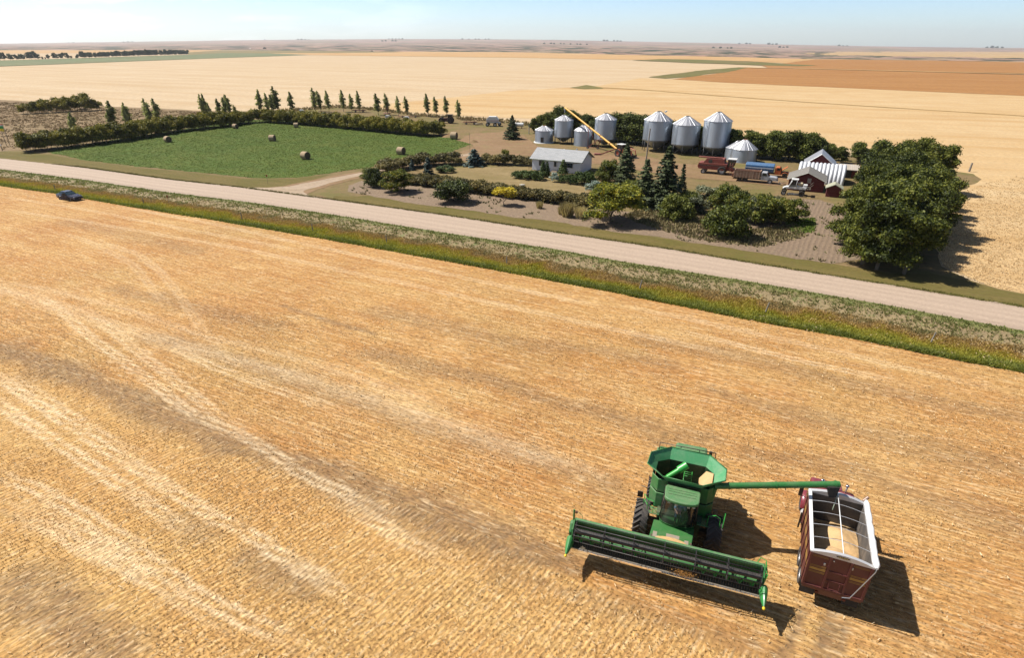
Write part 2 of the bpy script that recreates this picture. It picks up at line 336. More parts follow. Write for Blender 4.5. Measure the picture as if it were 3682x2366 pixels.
def stubble_mat():
    m, t, b = newmat('stubble'); v = coords(t, -RA); vs = coords(t, -RA, (.10, .75, 1)); vb = coords(t, R(-50), (.3, .8, 1))
    pal, drk, zbn = attr(t, 'pale'), attr(t, 'dark'), attr(t, 'zb')
    n1 = noise(t, vs, .55, 6, .62); n2 = noise(t, v, .09, 4, .6); n3 = noise(t, v, 1.6, 6, .65); n4 = mix(t, zbn, noise(t, coords(t, -RA, (.35, 1, 1)), 7.5, 3, .6), noise(t, coords(t, R(-50), (.5, 1, 1)), 7.5, 3, .6))
    st = noise(t, coords(t, -RA, (.18, 3.2, 1)), 1.0, 4, .65); st2 = noise(t, coords(t, R(-50), (.5, 3.0, 1)), 1.2, 4, .6)
    s = mix(t, zbn, st, st2)
    c = mix(t, ramp(t, n1, [(.3, 0), (.7, 1)]), (.54, .27, .074), (.66, .43, .17))
    c = mix(t, mth(t, 'MULTIPLY', ramp(t, n2, [(.42, 0), (.62, 1)]), ramp(t, n3, [(.35, .15), (.7, .85)])), c, (.44, .175, .042))
    c = mix(t, mth(t, 'MULTIPLY', ramp(t, noise(t, v, .06, 3, .5), [(.5, 0), (.7, .5)]), n3), c, (.33, .27, .09))
    c = mix(t, mth(t, 'MULTIPLY', ramp(t, s, [(.46, 0), (.72, .75)]), 1.0), c, (.38, .19, .07))
    c = mix(t, mth(t, 'MULTIPLY', ramp(t, s, [(.28, .6), (.46, 0)]), 1.0), c, (.84, .62, .34))
    c = mix(t, mth(t, 'MULTIPLY', zbn, .38), c, (.70, .45, .16))
    c = mix(t, mth(t, 'MULTIPLY', drk, ramp(t, n3, [(.25, .35), (.6, 1)])), c, (.235, .155, .085))
    c = mix(t, mth(t, 'MULTIPLY', pal, ramp(t, mth(t, 'ADD', mth(t, 'MULTIPLY', n3, .5), mth(t, 'MULTIPLY', st, .5)), [(.30, .32), (.56, 1)])), c, (.94, .77, .50))
    # rows of cut stems
    sp = N(t, 'SeparateXYZ'); t.links.new(v, sp.inputs[0]); sb = N(t, 'SeparateXYZ'); t.links.new(coords(t, R(-50)), sb.inputs[0])
    wv = noise(t, v, .8, 2)
    ra = mth(t, 'SINE', mth(t, 'ADD', mth(t, 'MULTIPLY', sp.outputs[1], 2 * math.pi / .30), mth(t, 'MULTIPLY', wv, 5)))
    rb = mth(t, 'SINE', mth(t, 'ADD', mth(t, 'MULTIPLY', sb.outputs[1], 2 * math.pi / .30), mth(t, 'MULTIPLY', wv, 5)))
    rr = mix(t, zbn, ra, rb)
    g = mth(t, 'MULTIPLY', ramp(t, rr, [(.0, .75), (.45, 0)]), ramp(t, n3, [(.3, .05), (.65, .5)]))
    c = mix(t, g, c, (.34, .18, .07))
    nm = mix(t, zbn, noise(t, coords(t, -RA, (.16, 1, 1)), 4.5, 5, .72), noise(t, coords(t, R(-50), (.35, 1, 1)), 3.8, 5, .72)); c = mix(t, ramp(t, nm, [(.52, 0), (.66, .5)]), c, (.80, .62, .38)); c = mix(t, ramp(t, nm, [(.34, .55), (.46, 0)]), c, (.30, .165, .075))
    sp1 = ramp(t, n4, [(.3, .5), (.5, .95), (.72, 1.4)]); c = mix(t, .9, c, mix(t, 1.0, c, sp1, 'MULTIPLY'))
    c = mix(t, 1.0, c, (.668, .655, .652), 'MULTIPLY'); setc(t, b, c); b.inputs['Roughness'].default_value = .85; b.inputs['Specular IOR Level'].default_value = .12
    h = mth(t, 'ADD', mth(t, 'MULTIPLY', rr, .35), mth(t, 'ADD', mth(t, 'MULTIPLY', n4, 1.0), mth(t, 'MULTIPLY', nm, 1.2)))
    bump(t, b, h, .6, .06); return m
M_ST = stubble_mat()
tag(link('stubble_field', me, M_ST), kind='structure')

def blades(pts, h, wd, nb, lean=.35, r=None):
    """tufts of nb bent pointed blades at pts (N,3); h, wd arrays. Returns verts, tris."""
    r = r or rng; n = len(pts); p = np.repeat(np.asarray(pts), nb, 0); hh = np.repeat(h, nb) * r.uniform(.6, 1.15, n * nb); ww = np.repeat(wd, nb)
    a = r.uniform(0, 2 * np.pi, n * nb); off = np.stack([np.cos(a), np.sin(a), 0 * a], -1) * (ww * r.uniform(.2, 1.2, n * nb))[:, None]
    b = r.uniform(0, 2 * np.pi, n * nb); side = np.stack([np.cos(b), np.sin(b), 0 * b], -1) * (ww * .5)[:, None]
    tip = p + off + np.stack([np.cos(a), np.sin(a), 0 * a], -1) * (hh * lean * r.uniform(.1, 1.3, n * nb))[:, None] + np.stack([0 * a, 0 * a, hh], -1)
    v = np.stack([p + off - side, p + off + side, tip], 1).reshape(-1, 3)
    return v, np.arange(len(v)).reshape(-1, 3)
def flatmat(name, stops, use='isl', rough=.8, trans=.15, big=None):
    m, t, b = newmat(name); g = N(t, 'NewGeometry'); v = coords(t)
    f = mth(t, 'ADD', mth(t, 'MULTIPLY', g.outputs['Random Per Island'], .5), mth(t, 'MULTIPLY', noise(t, v, .35, 3), .55), True)
    c = ramp(t, f, stops)
    if big: c = mix(t, mth(t, 'MULTIPLY', attr(t, big[0]), big[2]), c, big[1])
    setc(t, b, c); b.inputs['Roughness'].default_value = rough; b.inputs['Specular IOR Level'].default_value = .2
    tr = N(t, 'BsdfTranslucent'); ms = N(t, 'MixShader', i0=trans); t.links.new(c, tr.inputs[0])
    t.links.new(b.outputs[0], ms.inputs[1]); t.links.new(tr.outputs[0], ms.inputs[2]); t.links.new(ms.outputs[0], t.nodes['Material Output'].inputs[0])
    return m
# standing stubble, in rows, on the near part of the field
def rows(a, spacing, along, rangev, rangeu):
    d1 = np.array([math.cos(a), math.sin(a)]); d2 = np.array([-d1[1], d1[0]])
    vv = np.arange(rangev[0], rangev[1], spacing); us = np.arange(rangeu[0], rangeu[1], along)
    A, B = np.meshgrid(us, vv, indexing='ij'); A = A + rng.uniform(-along, along, A.shape) * .5; B = B + rng.normal(0, .028, B.shape) + .05 * wob(A, B, .8, 4)
    return (A[..., None] * d1 + B[..., None] * d2).reshape(-1, 2)
def inview(x, y, mg=480, dmax=72):
    sx, sy = projn(x, y); d = y * cs + CAMH * sn
    return (sx > -mg) & (sx < 3682 + mg) & (sy < 2366 + mg) & (sy > 600) & (d < dmax) & (d > 10)
pa = rows(RA, .27, .15, (-14, 57), (-85, 60)); pb = rows(R(50), .27, .15, (-35, 66), (-70, 50))
def zoneB(p): return bzv(p[:, 0] * E1.x + p[:, 1] * E1.y) > (p[:, 0] * E2.x + p[:, 1] * E2.y)
pa = pa[inview(pa[:, 0], pa[:, 1])]; pa = pa[~zoneB(pa)]; pb = pb[inview(pb[:, 0], pb[:, 1])]; pb = pb[zoneB(pb)]
pp = np.concatenate([pa, pb]); d = pp[:, 1] * cs + CAMH * sn
pl, dk, rt = field_attrs(pp[:, 0], pp[:, 1])
uvv = pp[:, 0] * E2.x + pp[:, 1] * E2.y
keep = (rng.uniform(0, 1, len(pp)) < np.clip(1.0 - (d - 26) / 44, 0, 1) * (1 - .72 * dk) * (1 - .75 * rt)) & (uvv < vFe(pp[:, 0] * E1.x + pp[:, 1] * E1.y) - .3) & (wob(pp[:, 0], pp[:, 1], .9, 6) > -.75)
pp = pp[keep]; d = d[keep]; pl = pl[keep]
hh = (.085 - .04 * np.clip(pl, 0, 1)) * np.where(zoneB(pp), 1.15, .9) * np.clip(1.15 - (d - 26) / 70, .5, 1)
vv, ff = blades(np.c_[pp, np.zeros(len(pp))], hh, .030 + d * .0005, 4, .9)
tag(link('stubble', npmesh('stubble', vv, ff, 3), flatmat('stubble_stems', [(.12, (.29, .155, .05)), (.35, (.41, .24, .085)), (.6, (.50, .33, .135)), (.85, (.60, .46, .26))], trans=.35)),
    'short golden cut stubble stems standing over the near field', 'stubble', kind='stuff')
# loose straw lying flat
n = 45000; q = np.stack([rng.uniform(-48, 48, n), rng.uniform(12, 66, n)], -1); q = q[inview(q[:, 0], q[:, 1], 420, 58)]
q = q[wob(q[:, 0], q[:, 1], .16, 9) + rng.uniform(-1, 1, len(q)) > -.1]
n = len(q); a = rng.uniform(0, np.pi, n); L = rng.uniform(.06, .20, n); ww = rng.uniform(.008, .018, n); dx = np.stack([np.cos(a), np.sin(a)], -1); nx = np.stack([-dx[:, 1], dx[:, 0]], -1)
c4 = np.stack([q - dx * L[:, None] / 2 - nx * ww[:, None], q + dx * L[:, None] / 2 - nx * ww[:, None], q + dx * L[:, None] / 2 + nx * ww[:, None], q - dx * L[:, None] / 2 + nx * ww[:, None]], 1)
zz = rng.uniform(.05, .15, n)[:, None] + rng.uniform(-.03, .05, (n, 4))
tag(link('straw_litter', npmesh('straw', np.concatenate([c4, zz[..., None]], -1), np.arange(4 * n).reshape(-1, 4), 4), flatmat('straw', [(.1, (.32, .18, .07)), (.45, (.46, .32, .16)), (.9, (.60, .48, .32))], trans=.1)),
    'pale loose straw scattered over the near stubble', 'straw', kind='stuff')

# ---- sheets: outlines surveyed from the photograph, ragged edges
def sheet(name, pts, z, mat, jit=.35, seg=1.5, world=False, kind='structure', label=None, cat=None):
    W = [Vector(p) if world else P(*p) for p in pts]; out = []
    for i, a in enumerate(W):
        b = W[(i + 1) % len(W)]; L = (b - a).length; k = max(1, min(60, int(L / seg)))
        nrm = Vector((-(b - a).y, (b - a).x, 0)).normalized() if L > 0 else Vector((0, 0, 0))
        for j in range(k):
            p = a.lerp(b, j / k); s = jit * (0 if j == 0 else 1)
            out.append(p + nrm * s * float(wob(p.x, p.y, 1.2 / max(seg, .5), len(name))) + nrm * s * .5 * float(rng.uniform(-1, 1)))
    bm = bmesh.new(); vs = [bm.verts.new((p.x, p.y, z)) for p in out]; f = bm.faces.new(vs); bm.normal_update()
    if f.normal.z < 0: f.normal_flip()
    bmesh.ops.triangulate(bm, faces=[f]); me = bpy.data.meshes.new(name); bm.to_mesh(me); bm.free()
    return tag(link(name, me, mat), label, cat, kind=kind)
def fieldmat(name, ca, cb, cc, stretch=(.02, .12), fine=1.2, rot=RA, bmp=.05, far=False, extra=None):
    m, t, b = newmat(name); v = coords(t, -rot); vs = coords(t, -rot, (stretch[0], stretch[1], 1)); ca, cb, cc = [(q_[0] * .535, q_[1] * .53, q_[2] * .51) for q_ in (ca, cb, cc)]
    n1 = noise(t, vs, 1.0, 6, .6); n2 = noise(t, v, fine, 5, .6); n3 = noise(t, v, fine * .06, 4, .6)
    c = mix(t, ramp(t, n1, [(.35, 0), (.65, 1)]), ca, cb)
    c = mix(t, mth(t, 'MULTIPLY', ramp(t, n3, [(.45, 0), (.7, 1)]), ramp(t, n2, [(.35, .1), (.65, .8)])), c, cc)
    c = mix(t, .6, c, mix(t, 1.0, c, ramp(t, n2, [(.3, .65), (.5, 1), (.7, 1.25)]), 'MULTIPLY'))
    if extra: c = extra(t, v, c, n1, n2, n3)
    setc(t, b, c); b.inputs['Roughness'].default_value = .9; b.inputs['Specular IOR Level'].default_value = .1
    if bmp: bump(t, b, mth(t, 'ADD', n2, mth(t, 'MULTIPLY', n1, .5)), .7, bmp)
    return m
def streaks(c2, sc=(.004, .10), lo=.5, hi=.66, amt=.5):
    def f(t, v, c, n1, n2, n3):
        mp = N(t, 'Mapping'); mp.inputs['Scale'].default_value = (sc[0], sc[1], 1); t.links.new(v, mp.inputs[0])
        return mix(t, mth(t, 'MULTIPLY', ramp(t, noise(t, mp.outputs[0], 1.0, 5, .62), [(lo, 0), (hi, 1)]), amt), c, c2)
    return f
M_WH = fieldmat('pale_wheat', (.70, .52, .33), (.76, .59, .40), (.64, .46, .27), (.006, .05), .55, bmp=.12, extra=streaks((.32, .215, .11), (.003, .07)))
M_GW = fieldmat('gold_wheat', (.72, .49, .25), (.77, .56, .32), (.62, .39, .18), (.008, .06), 1.1, R(-18), .12, extra=streaks((.33, .20, .08), (.004, .08), amt=.6))
M_OR = fieldmat('russet_field', (.46, .22, .075), (.52, .27, .10), (.42, .19, .06), (.004, .04), .3, R(-18), .08)
M_DF = fieldmat('far_gold', (.66, .40, .17), (.72, .47, .24), (.56, .32, .13), (.003, .02), .1, R(0), 0)
M_SG = fieldmat('sage_field', (.20, .24, .12), (.26, .28, .15), (.30, .26, .15), (.004, .03), .1, R(30), 0)
M_OL = fieldmat('olive_field', (.30, .24, .10), (.36, .27, .12), (.24, .22, .10), (.004, .03), .1, R(10), 0)
M_GR = fieldmat('slough_grass', (.16, .17, .05), (.26, .22, .08), (.34, .22, .12), (.01, .05), .2, R(-10), .05)
M_TRK = fieldmat('trodden_margin', (.50, .32, .12), (.44, .29, .12), (.36, .26, .10), (.01, .05), .4, R(-10), .05)
M_BASE = fieldmat('plain', (.60, .40, .20), (.66, .46, .25), (.5, .3, .14), (.002, .02), .05, R(-26), 0)
bm = bmesh.new(); bmesh.ops.create_circle(bm, cap_ends=True, radius=15000, segments=96); me = bpy.data.meshes.new('ground'); bm.to_mesh(me); bm.free()
o = tag(link('ground', me, M_BASE), kind='structure'); o.location = (0, 0, -.6)
FAR = [(-2500, 168), (-1200, 172), (0, 177), (400, 177), (800, 176.5), (1100, 179), (1400, 182.5), (1840, 184.5), (2301, 195), (2600, 201), (2931, 210), (3300, 214), (3682, 218), (4600, 226), (6500, 244)]
near = [tuple(uvw(u, vTop(u) + .6)) for u in (300, 200, 100, 60, 20, 0, -20, -40, -60, -90, -120, -180, -300, -600)]
M_field = sheet('wheat_field', near + [tuple(P(*a)) for a in FAR], -.03, M_WH, 0, 1e9, True)
SK = dict(jit=2.0, seg=12)
sheet('harvested_field', [(0, 178), (-900, 175), (-900, 186), (0, 191), (300, 190), (650, 187), (975, 191), (1115, 197), (1500, 202), (1840, 206), (2200, 213), (2480, 216), (2685, 219), (2824, 227), (2939, 211), (2600, 202), (2301, 196), (1840, 185.5), (1400, 184), (800, 179)], .3, M_DF, 3, 60)
sheet('sage_field', [(-900, 262), (-900, 215), (0, 217), (676, 196), (800, 190), (963, 190.5), (1063, 194), (1115, 196.5), (900, 204), (488, 219), (0, 238)], .35, M_SG, 2, 30)
sheet('olive_field', [(676, 187), (800, 179.5), (1100, 181), (1401, 185), (1450, 187), (1250, 189), (963, 190.5), (800, 190), (676, 196)], .4, M_OL, 2, 30)
sheet('gold_field', [(1342, 377), (1600, 352), (1840, 325), (2032, 315), (2147, 308), (2301, 280), (2416, 284), (2608, 296), (3070, 317), (3682, 344), (4600, 384), (6000, 500), (5600, 1500), (4300, 1200), (3682, 1095), (3560, 1030), (3400, 960), (3350, 900), (3360, 700), (3300, 560), (2900, 520), (2300, 440), (1900, 425), (1664, 415), (1510, 405), (1400, 396)], .02, M_GW, .6, 8)
sheet('russet_field', [(2416, 284), (2485, 275), (2593, 261), (2662, 242), (2824, 243), (3682, 268), (5200, 320), (6500, 430), (4600, 384), (3682, 344), (3070, 317), (2608, 296)], .08, M_OR, 1, 15)
sheet('russet_field', [(2762, 244), (2740, 236), (2824, 227), (2939, 211.5), (3300, 216), (3682, 223), (5200, 245), (5200, 312), (3682, 264)], .45, M_OR, 2, 30)
sheet('grass_headland', [(2662, 241), (2762, 244), (2824, 243.5), (3682, 265.2), (5200, 313), (5200, 315), (3682, 267.2), (2824, 245.2), (2720, 245)], .5, M_DF, 1, 20)
sheet('slough', [(2270, 217), (2378, 211.5), (2520, 214), (2685, 220), (2820, 229), (2939, 236), (2870, 238), (2740, 235), (2600, 229), (2493, 226), (2380, 221)], .55, M_GR, 3, 25)
sheet('slough', [(2332, 277), (2416, 265), (2532, 251), (2655, 241), (2690, 242), (2620, 258), (2560, 264), (2485, 275), (2393, 282)], .14, M_GR, 2, 15)
sheet('slough', [(2047, 315), (2109, 305), (2147, 311), (2170, 318), (2100, 320)], .12, M_GR, 1, 8)
sheet('field_margin', [(2147, 312), (2301, 320), (2562, 341), (2900, 366), (3300, 392), (3560, 408), (3900, 430), (3900, 431.5), (3560, 409.6), (3300, 393.6), (2900, 367.8), (2562, 343.5), (2301, 322.5), (2147, 316)], .10, M_TRK, .8, 5)
# ---- distant rising plain
SKY = [(-2500, 168), (-1200, 160), (0, 155), (300, 150.7), (500, 148), (800, 143.5), (1000, 141), (1400, 138), (1700, 138.5), (2000, 141), (2224, 146), (2608, 153.5), (2762, 157), (3070, 163), (3400, 168), (3682, 170.5), (4600, 186), (6500, 220)]
def ray_e(x, y):
    a = (x - CX) / FPX; b = (CY - y) / FPX; dx = a * cr - b * sr; dy = a * sr + b * cr
    Z = -sn + cs * dy; Y = cs + sn * dy; return math.atan2(dx, Y), Z / math.hypot(dx, Y)
ta, ea = zip(*[ray_e(*a) for a in SKY]); tb, eb = zip(*[ray_e(*a) for a in FAR])
th = np.linspace(-1.05, 1.05, 420); tv = np.linspace(0, 1, 60)
TH, TV = np.meshgrid(th, tv, indexing='ij'); e0 = np.interp(TH, tb, eb) - .0006; e1 = np.interp(TH, ta, ea)
r0 = -24.0 / e0 * .985; r0 = np.clip(r0, 1300, 4200); RR = r0 + (13000 - r0) * TV ** 1.6
EE = e0 + (e1 - e0) * TV ** .8; EE = EE + (.00035 * wob(TH * 60, TV * 9, 1.0, 1) + .00022 * wob(TH * 240, TV * 30, 1, 2)) * np.sin(np.pi * np.clip(TV, .02, .93))
HZ = 24 + EE * RR; HZ[:, -1] -= 40
W = np.stack([RR * np.sin(TH), RR * np.cos(TH), HZ], -1)
m, t, b = newmat('distant_plain'); tha = attr(t, 'th'); tva = attr(t, 'tv'); cb = N(t, 'CombineXYZ'); t.links.new(tha, cb.inputs[0]); t.links.new(tva, cb.inputs[1])
def str_noise(sx, sy, z=0, d=4):
    mp = N(t, 'Mapping'); mp.inputs['Scale'].default_value = (sx, sy, 1); mp.inputs['Location'].default_value = (z, z, 0); t.links.new(cb.outputs[0], mp.inputs[0]); return noise(t, mp.outputs[0], 1, d, .6)
c = mix(t, ramp(t, str_noise(14, 8), [(.4, 0), (.6, 1)]), (.215, .135, .105), (.27, .175, .13))
c = mix(t, ramp(t, str_noise(9, 14, 5), [(.5, 0), (.62, .7)]), c, (.15, .14, .08))
dg = mth(t, 'MULTIPLY', ramp(t, str_noise(26, 16, 9, 6), [(.47, 0), (.55, 1)]), ramp(t, tva, [(0, .9), (.3, 1), (.55, .25), (1, .12)]))
c = mix(t, dg, c, (.035, .045, .026))
c = mix(t, mth(t, 'MULTIPLY', ramp(t, str_noise(12, 20, 3), [(.58, 0), (.66, .6)]), 1.0), c, (.36, .25, .17))
setc(t, b, c); b.inputs['Roughness'].default_value = .95; b.inputs['Specular IOR Level'].default_value = .05
tag(link('distant_hills', npmesh('distant_hills', W, grid(TH, TV), 4, True, dict(th=TH, tv=TV)), m), kind='structure')

# ---- road
def strip(name, fa, fb, prof, mat, u0=-420, u1=170, du=1.2, nv=12, rag=.18, at='tt'):
    us = np.arange(u0, u1, du); ts = np.linspace(0, 1, nv); U, T = np.meshgrid(us, ts, indexing='ij')
    ed = np.clip(1 - 6 * np.minimum(T, 1 - T), 0, 1) * rag * wob(U, T * 3, 1.9, nv)
    Vv = fa(U) + T * (fb(U) - fa(U)) + ed
    W = uvw(U, Vv); W[..., 2] = prof(U, T); return tag(link(name, npmesh(name, W, grid(U, T), 4, True, {at: T}), mat), kind='structure')
m, t, b = newmat('gravel_road'); v = coords(t, -RA); n1 = noise(t, coords(t, -RA, (.02, 1.1, 1)), 1, 4, .6); n2 = noise(t, v, 4, 5, .7)
tt_ = attr(t, 'tt')
lane = ramp(t, tt_, [(0, .15), (.12, .2), (.2, .9), (.3, .35), (.42, .95), (.52, .4), (.62, .9), (.72, .45), (.84, .9), (1, .1)])
c = mix(t, mth(t, 'ADD', mth(t, 'MULTIPLY', lane, .55), mth(t, 'MULTIPLY', n1, .45)), (.225, .165, .118), (.36, .27, .198))
c = mix(t, .7, c, mix(t, 1.0, c, ramp(t, n2, [(.3, .75), (.5, 1), (.7, 1.2)]), 'MULTIPLY'))
setc(t, b, c); b.inputs['Roughness'].default_value = .9; bump(t, b, n2, .4, .02); M_RD = m
strip('road', lambda u: vLow(u), lambda u: vTop(u), lambda U, T: .10 + .10 * np.sin(np.pi * T), M_RD, nv=14, rag=.3)
# ---- ditch between the field and the road
def ditch_ramp(t, f): return ramp(t, f, [(0, (.12, .13, .016)), (.10, (.20, .185, .016)), (.22, (.28, .215, .018)), (.36, (.27, .175, .02)), (.46, (.27, .15, .04)), (.54, (.20, .135, .055)), (.64, (.195, .145, .072)), (.82, (.185, .132, .066)), (.90, (.115, .105, .03)), (1, (.10, .105, .026))])
m, t, b = newmat('ditch'); v = coords(t, -RA); n2 = noise(t, v, .5, 5, .6); n3 = noise(t, v, 2.2, 5, .65)
f = mth(t, 'ADD', attr(t, 'tt'), mth(t, 'MULTIPLY', mth(t, 'SUBTRACT', mth(t, 'ADD', mth(t, 'MULTIPLY', n2, .5), mth(t, 'MULTIPLY', n3, .5)), .5), .75), True)
c = ditch_ramp(t, f); c = mix(t, mth(t, 'MULTIPLY', ramp(t, noise(t, v, .9, 4), [(.58, 0), (.66, .55)]), ramp(t, attr(t, 'tt'), [(.55, 0), (.7, 1)])), c, (.09, .14, .03))
c = mix(t, .8, c, mix(t, 1.0, c, ramp(t, n3, [(.3, .6), (.5, 1), (.7, 1.3)]), 'MULTIPLY'))
setc(t, b, c); b.inputs['Roughness'].default_value = .95; bump(t, b, n3, .9, .15)
def dprof(U, T): return -.38 * np.sin(np.pi * np.clip(T * 1.25, 0, 1)) ** 1.2 + .12 * np.clip((T - .6) / .4, 0, 1) + .06 * wob(U, T * 9, 1.1, 2) * np.sin(np.pi * T) - .09 * np.abs(wob(U, T * 3, 2.3, 7)) * (T > .62) * (T < .9)
strip('ditch', lambda u: vFe(u) - .1, lambda u: vLow(u) + .1, dprof, m, nv=26, du=.6, rag=.0)
def ditchz(u, T): return dprof(u, T)
def fovkeep(p, mg=900): 
    sx, sy = projn(p[:, 0], p[:, 1]); return (sx > -mg) & (sx < 3682 + mg)
n = 120000; u = rng.uniform(-165, 75, n); T = rng.uniform(0, 1, n) ** 1.15; dd = None
T = np.where(rng.uniform(0, 1, n) < .55, T * .62, T); W = uvw(u, vFe(u) + T * (vLow(u) - vFe(u))); d = W[:, 1] * cs + CAMH * sn
cl = wob(u, T * 9, .7, 3)
k = fovkeep(W) & (rng.uniform(0, 1, n) < np.clip(60 / d, .2, 1)) & ((T < .6) | (cl > .15) | (T > .93) | (rng.uniform(0, 1, n) < .40))
W = W[k]; T = T[k]; u = u[k]; d = d[k]; W[:, 2] = ditchz(u, T)
h = np.where(T < .55, .26 + .10 * wob(u, T * 5, .5), np.where(T > .93, .16, .22)); h = np.where(T < .06, .30, h)
v_, f_ = blades(W, h, .10 + d * .0008, 3, .95)
m, t, b = newmat('ditch_grass'); g = N(t, 'NewGeometry'); v = coords(t, -RA)
f = mth(t, 'ADD', attr(t, 'tt'), mth(t, 'ADD', mth(t, 'MULTIPLY', mth(t, 'SUBTRACT', noise(t, v, .28, 4), .5), .75), mth(t, 'MULTIPLY', mth(t, 'SUBTRACT', g.outputs['Random Per Island'], .5), .12)), True)
c = ramp(t, f, [(0, (.13, .15, .020)), (.12, (.21, .215, .022)), (.26, (.31, .28, .024)), (.38, (.34, .26, .035)), (.48, (.36, .225, .07)), (.58, (.30, .22, .09)), (.66, (.20, .185, .06)), (1, (.15, .17, .035))])
setc(t, b, c); b.inputs['Roughness'].default_value = .75; tr = N(t, 'BsdfTranslucent'); ms = N(t, 'MixShader', i0=.42); t.links.new(c, tr.inputs[0]); t.links.new(b.outputs[0], ms.inputs[1]); t.links.new(tr.outputs[0], ms.inputs[2]); t.links.new(ms.outputs[0], t.nodes['Material Output'].inputs[0])
tag(link('ditch_grass', npmesh('ditch_grass', v_, f_, 3, attrs=dict(tt=np.repeat(np.repeat(T, 3), 3))), m), 'yellow green and rusty grass growing along the ditch beside the gravel road', 'grass', kind='stuff')

# ---- farmyard ground
M_YD = fieldmat('yard_grass', (.245, .180, .082), (.30, .215, .105), (.36, .235, .13), (.12, .5), 1.2, R(-20), .06, extra=lambda t, v, c, n1, n2, n3: mix(t, mth(t, 'MULTIPLY', ramp(t, noise(t, v, .12, 5, .65), [(.48, 0), (.6, .75)]), ramp(t, n2, [(.3, .4), (.6, 1)])), c, (.105, .10, .028)))
def bladestrip(name, fa, fb, u0, u1, n, h, mat, label, nb=3):
    u = rng.uniform(u0, u1, n); T = rng.uniform(0, 1, n); W = uvw(u, fa(u) + T * (fb(u) - fa(u)))
    W = W[fovkeep(W)]; d = W[:, 1] * cs + CAMH * sn
    v_, f_ = blades(W, np.full(len(W), h) * (1 + .4 * wob(W[:, 0], W[:, 1], .9)), .07 + d * .0007, nb, .5)
    return tag(link(name, npmesh(name, v_, f_, 3), mat), label, 'grass', kind='stuff')
M_DIRT = fieldmat('yard_dirt', (.33, .205, .115), (.39, .255, .15), (.27, .185, .09), (.1, .4), 1.0, R(-15), .05, extra=lambda t, v, c, n1, n2, n3: mix(t, ramp(t, noise(t, v, .3, 4), [(.52, 0), (.66, .5)]), c, (.17, .135, .06)))
M_LAWN = fieldmat('dry_lawn', (.31, .225, .105), (.39, .29, .15), (.22, .18, .06), (.2, .5), 1.6, R(-10), .04)
M_VG = fieldmat('verge', (.185, .150, .045), (.235, .178, .066), (.135, .140, .030), (.1, .7), 2.0, RA, .06)
yard = [tuple(uvw(u, vTop(u) - .4)) for u in (60, 40, 30, 20, 10, 0, -20, -40, -60, -90, -120, -150, -180, -230)] + \
       [tuple(P(*a)) for a in [(-500, 520), (0, 540), (300, 500), (713, 430), (800, 400), (1040, 397), (1208, 383), (1342, 392), (1510, 412), (1664, 426), (1832, 436), (1904, 448), (2100, 470), (2400, 500), (2900, 545), (3200, 580), (3392, 610), (3500, 625), (3530, 645), (3450, 690), (3405, 760), (3362, 880), (3385, 958), (3489, 1008), (3588, 1038), (3682, 1057), (3900, 1100)]]
sheet('farmyard', yard, .035, M_YD, .25, 2.0, True)
sheet('verge', [tuple(uvw(u, vTop(u) - .35)) for u in (60, 40, 20, 0, -20, -40, -60, -71)] + [tuple(P(*a)) for a in [(1200, 705), (1290, 706), (1335, 702), (1500, 733), (1700, 757), (1992, 795), (2200, 832), (2367, 856), (2700, 905), (2992, 949), (3200, 985), (3350, 985), (3489, 1012), (3588, 1042), (3682, 1061)]], .044, M_VG, .3, 1.5, True)
sheet('verge', [tuple(uvw(u, vTop(u) - .35)) for u in (-86, -95, -120, -150, -180, -230)] + [tuple(P(*a)) for a in [(-500, 515), (0, 545), (100, 548), (185, 556), (300, 577), (501, 603), (701, 621), (901, 643), (944, 645), (1069, 641), (1198, 625)]], .045, M_VG, .2, 1.5, True)
bladestrip('verge_grass', lambda u: vTop(u) - .25, lambda u: vTop(u) + .5, -150, 50, 9000, .22, flatmat('vg', [(.1, (.09, .10, .02)), (.5, (.15, .14, .035)), (.9, (.22, .17, .06))]), 'short green grass fringe along the far edge of the gravel road')
# alfalfa
def alf_extra(t, v, c, n1, n2, n3): return mix(t, mth(t, 'MULTIPLY', ramp(t, noise(t, v, .5, 4), [(.5, 0), (.65, .6)]), 1.0), c, (.065, .11, .022))
M_AL = fieldmat('alfalfa', (.10, .145, .028), (.13, .175, .033), (.19, .20, .045), (.05, .2), 1.5, RA, .15, extra=alf_extra)
ALF = [(1695, 517), (1616, 549), (1472, 577), (1376, 594), (1198, 621), (1069, 639), (944, 641), (901, 640), (701, 618), (501, 600), (300, 575), (175, 547), (169, 543), (488, 489), (713, 456), (900, 430), (1040, 430), (1232, 448), (1472, 479), (1616, 494)]
sheet('alfalfa_field', ALF, .06, M_AL, .5, 1.2)
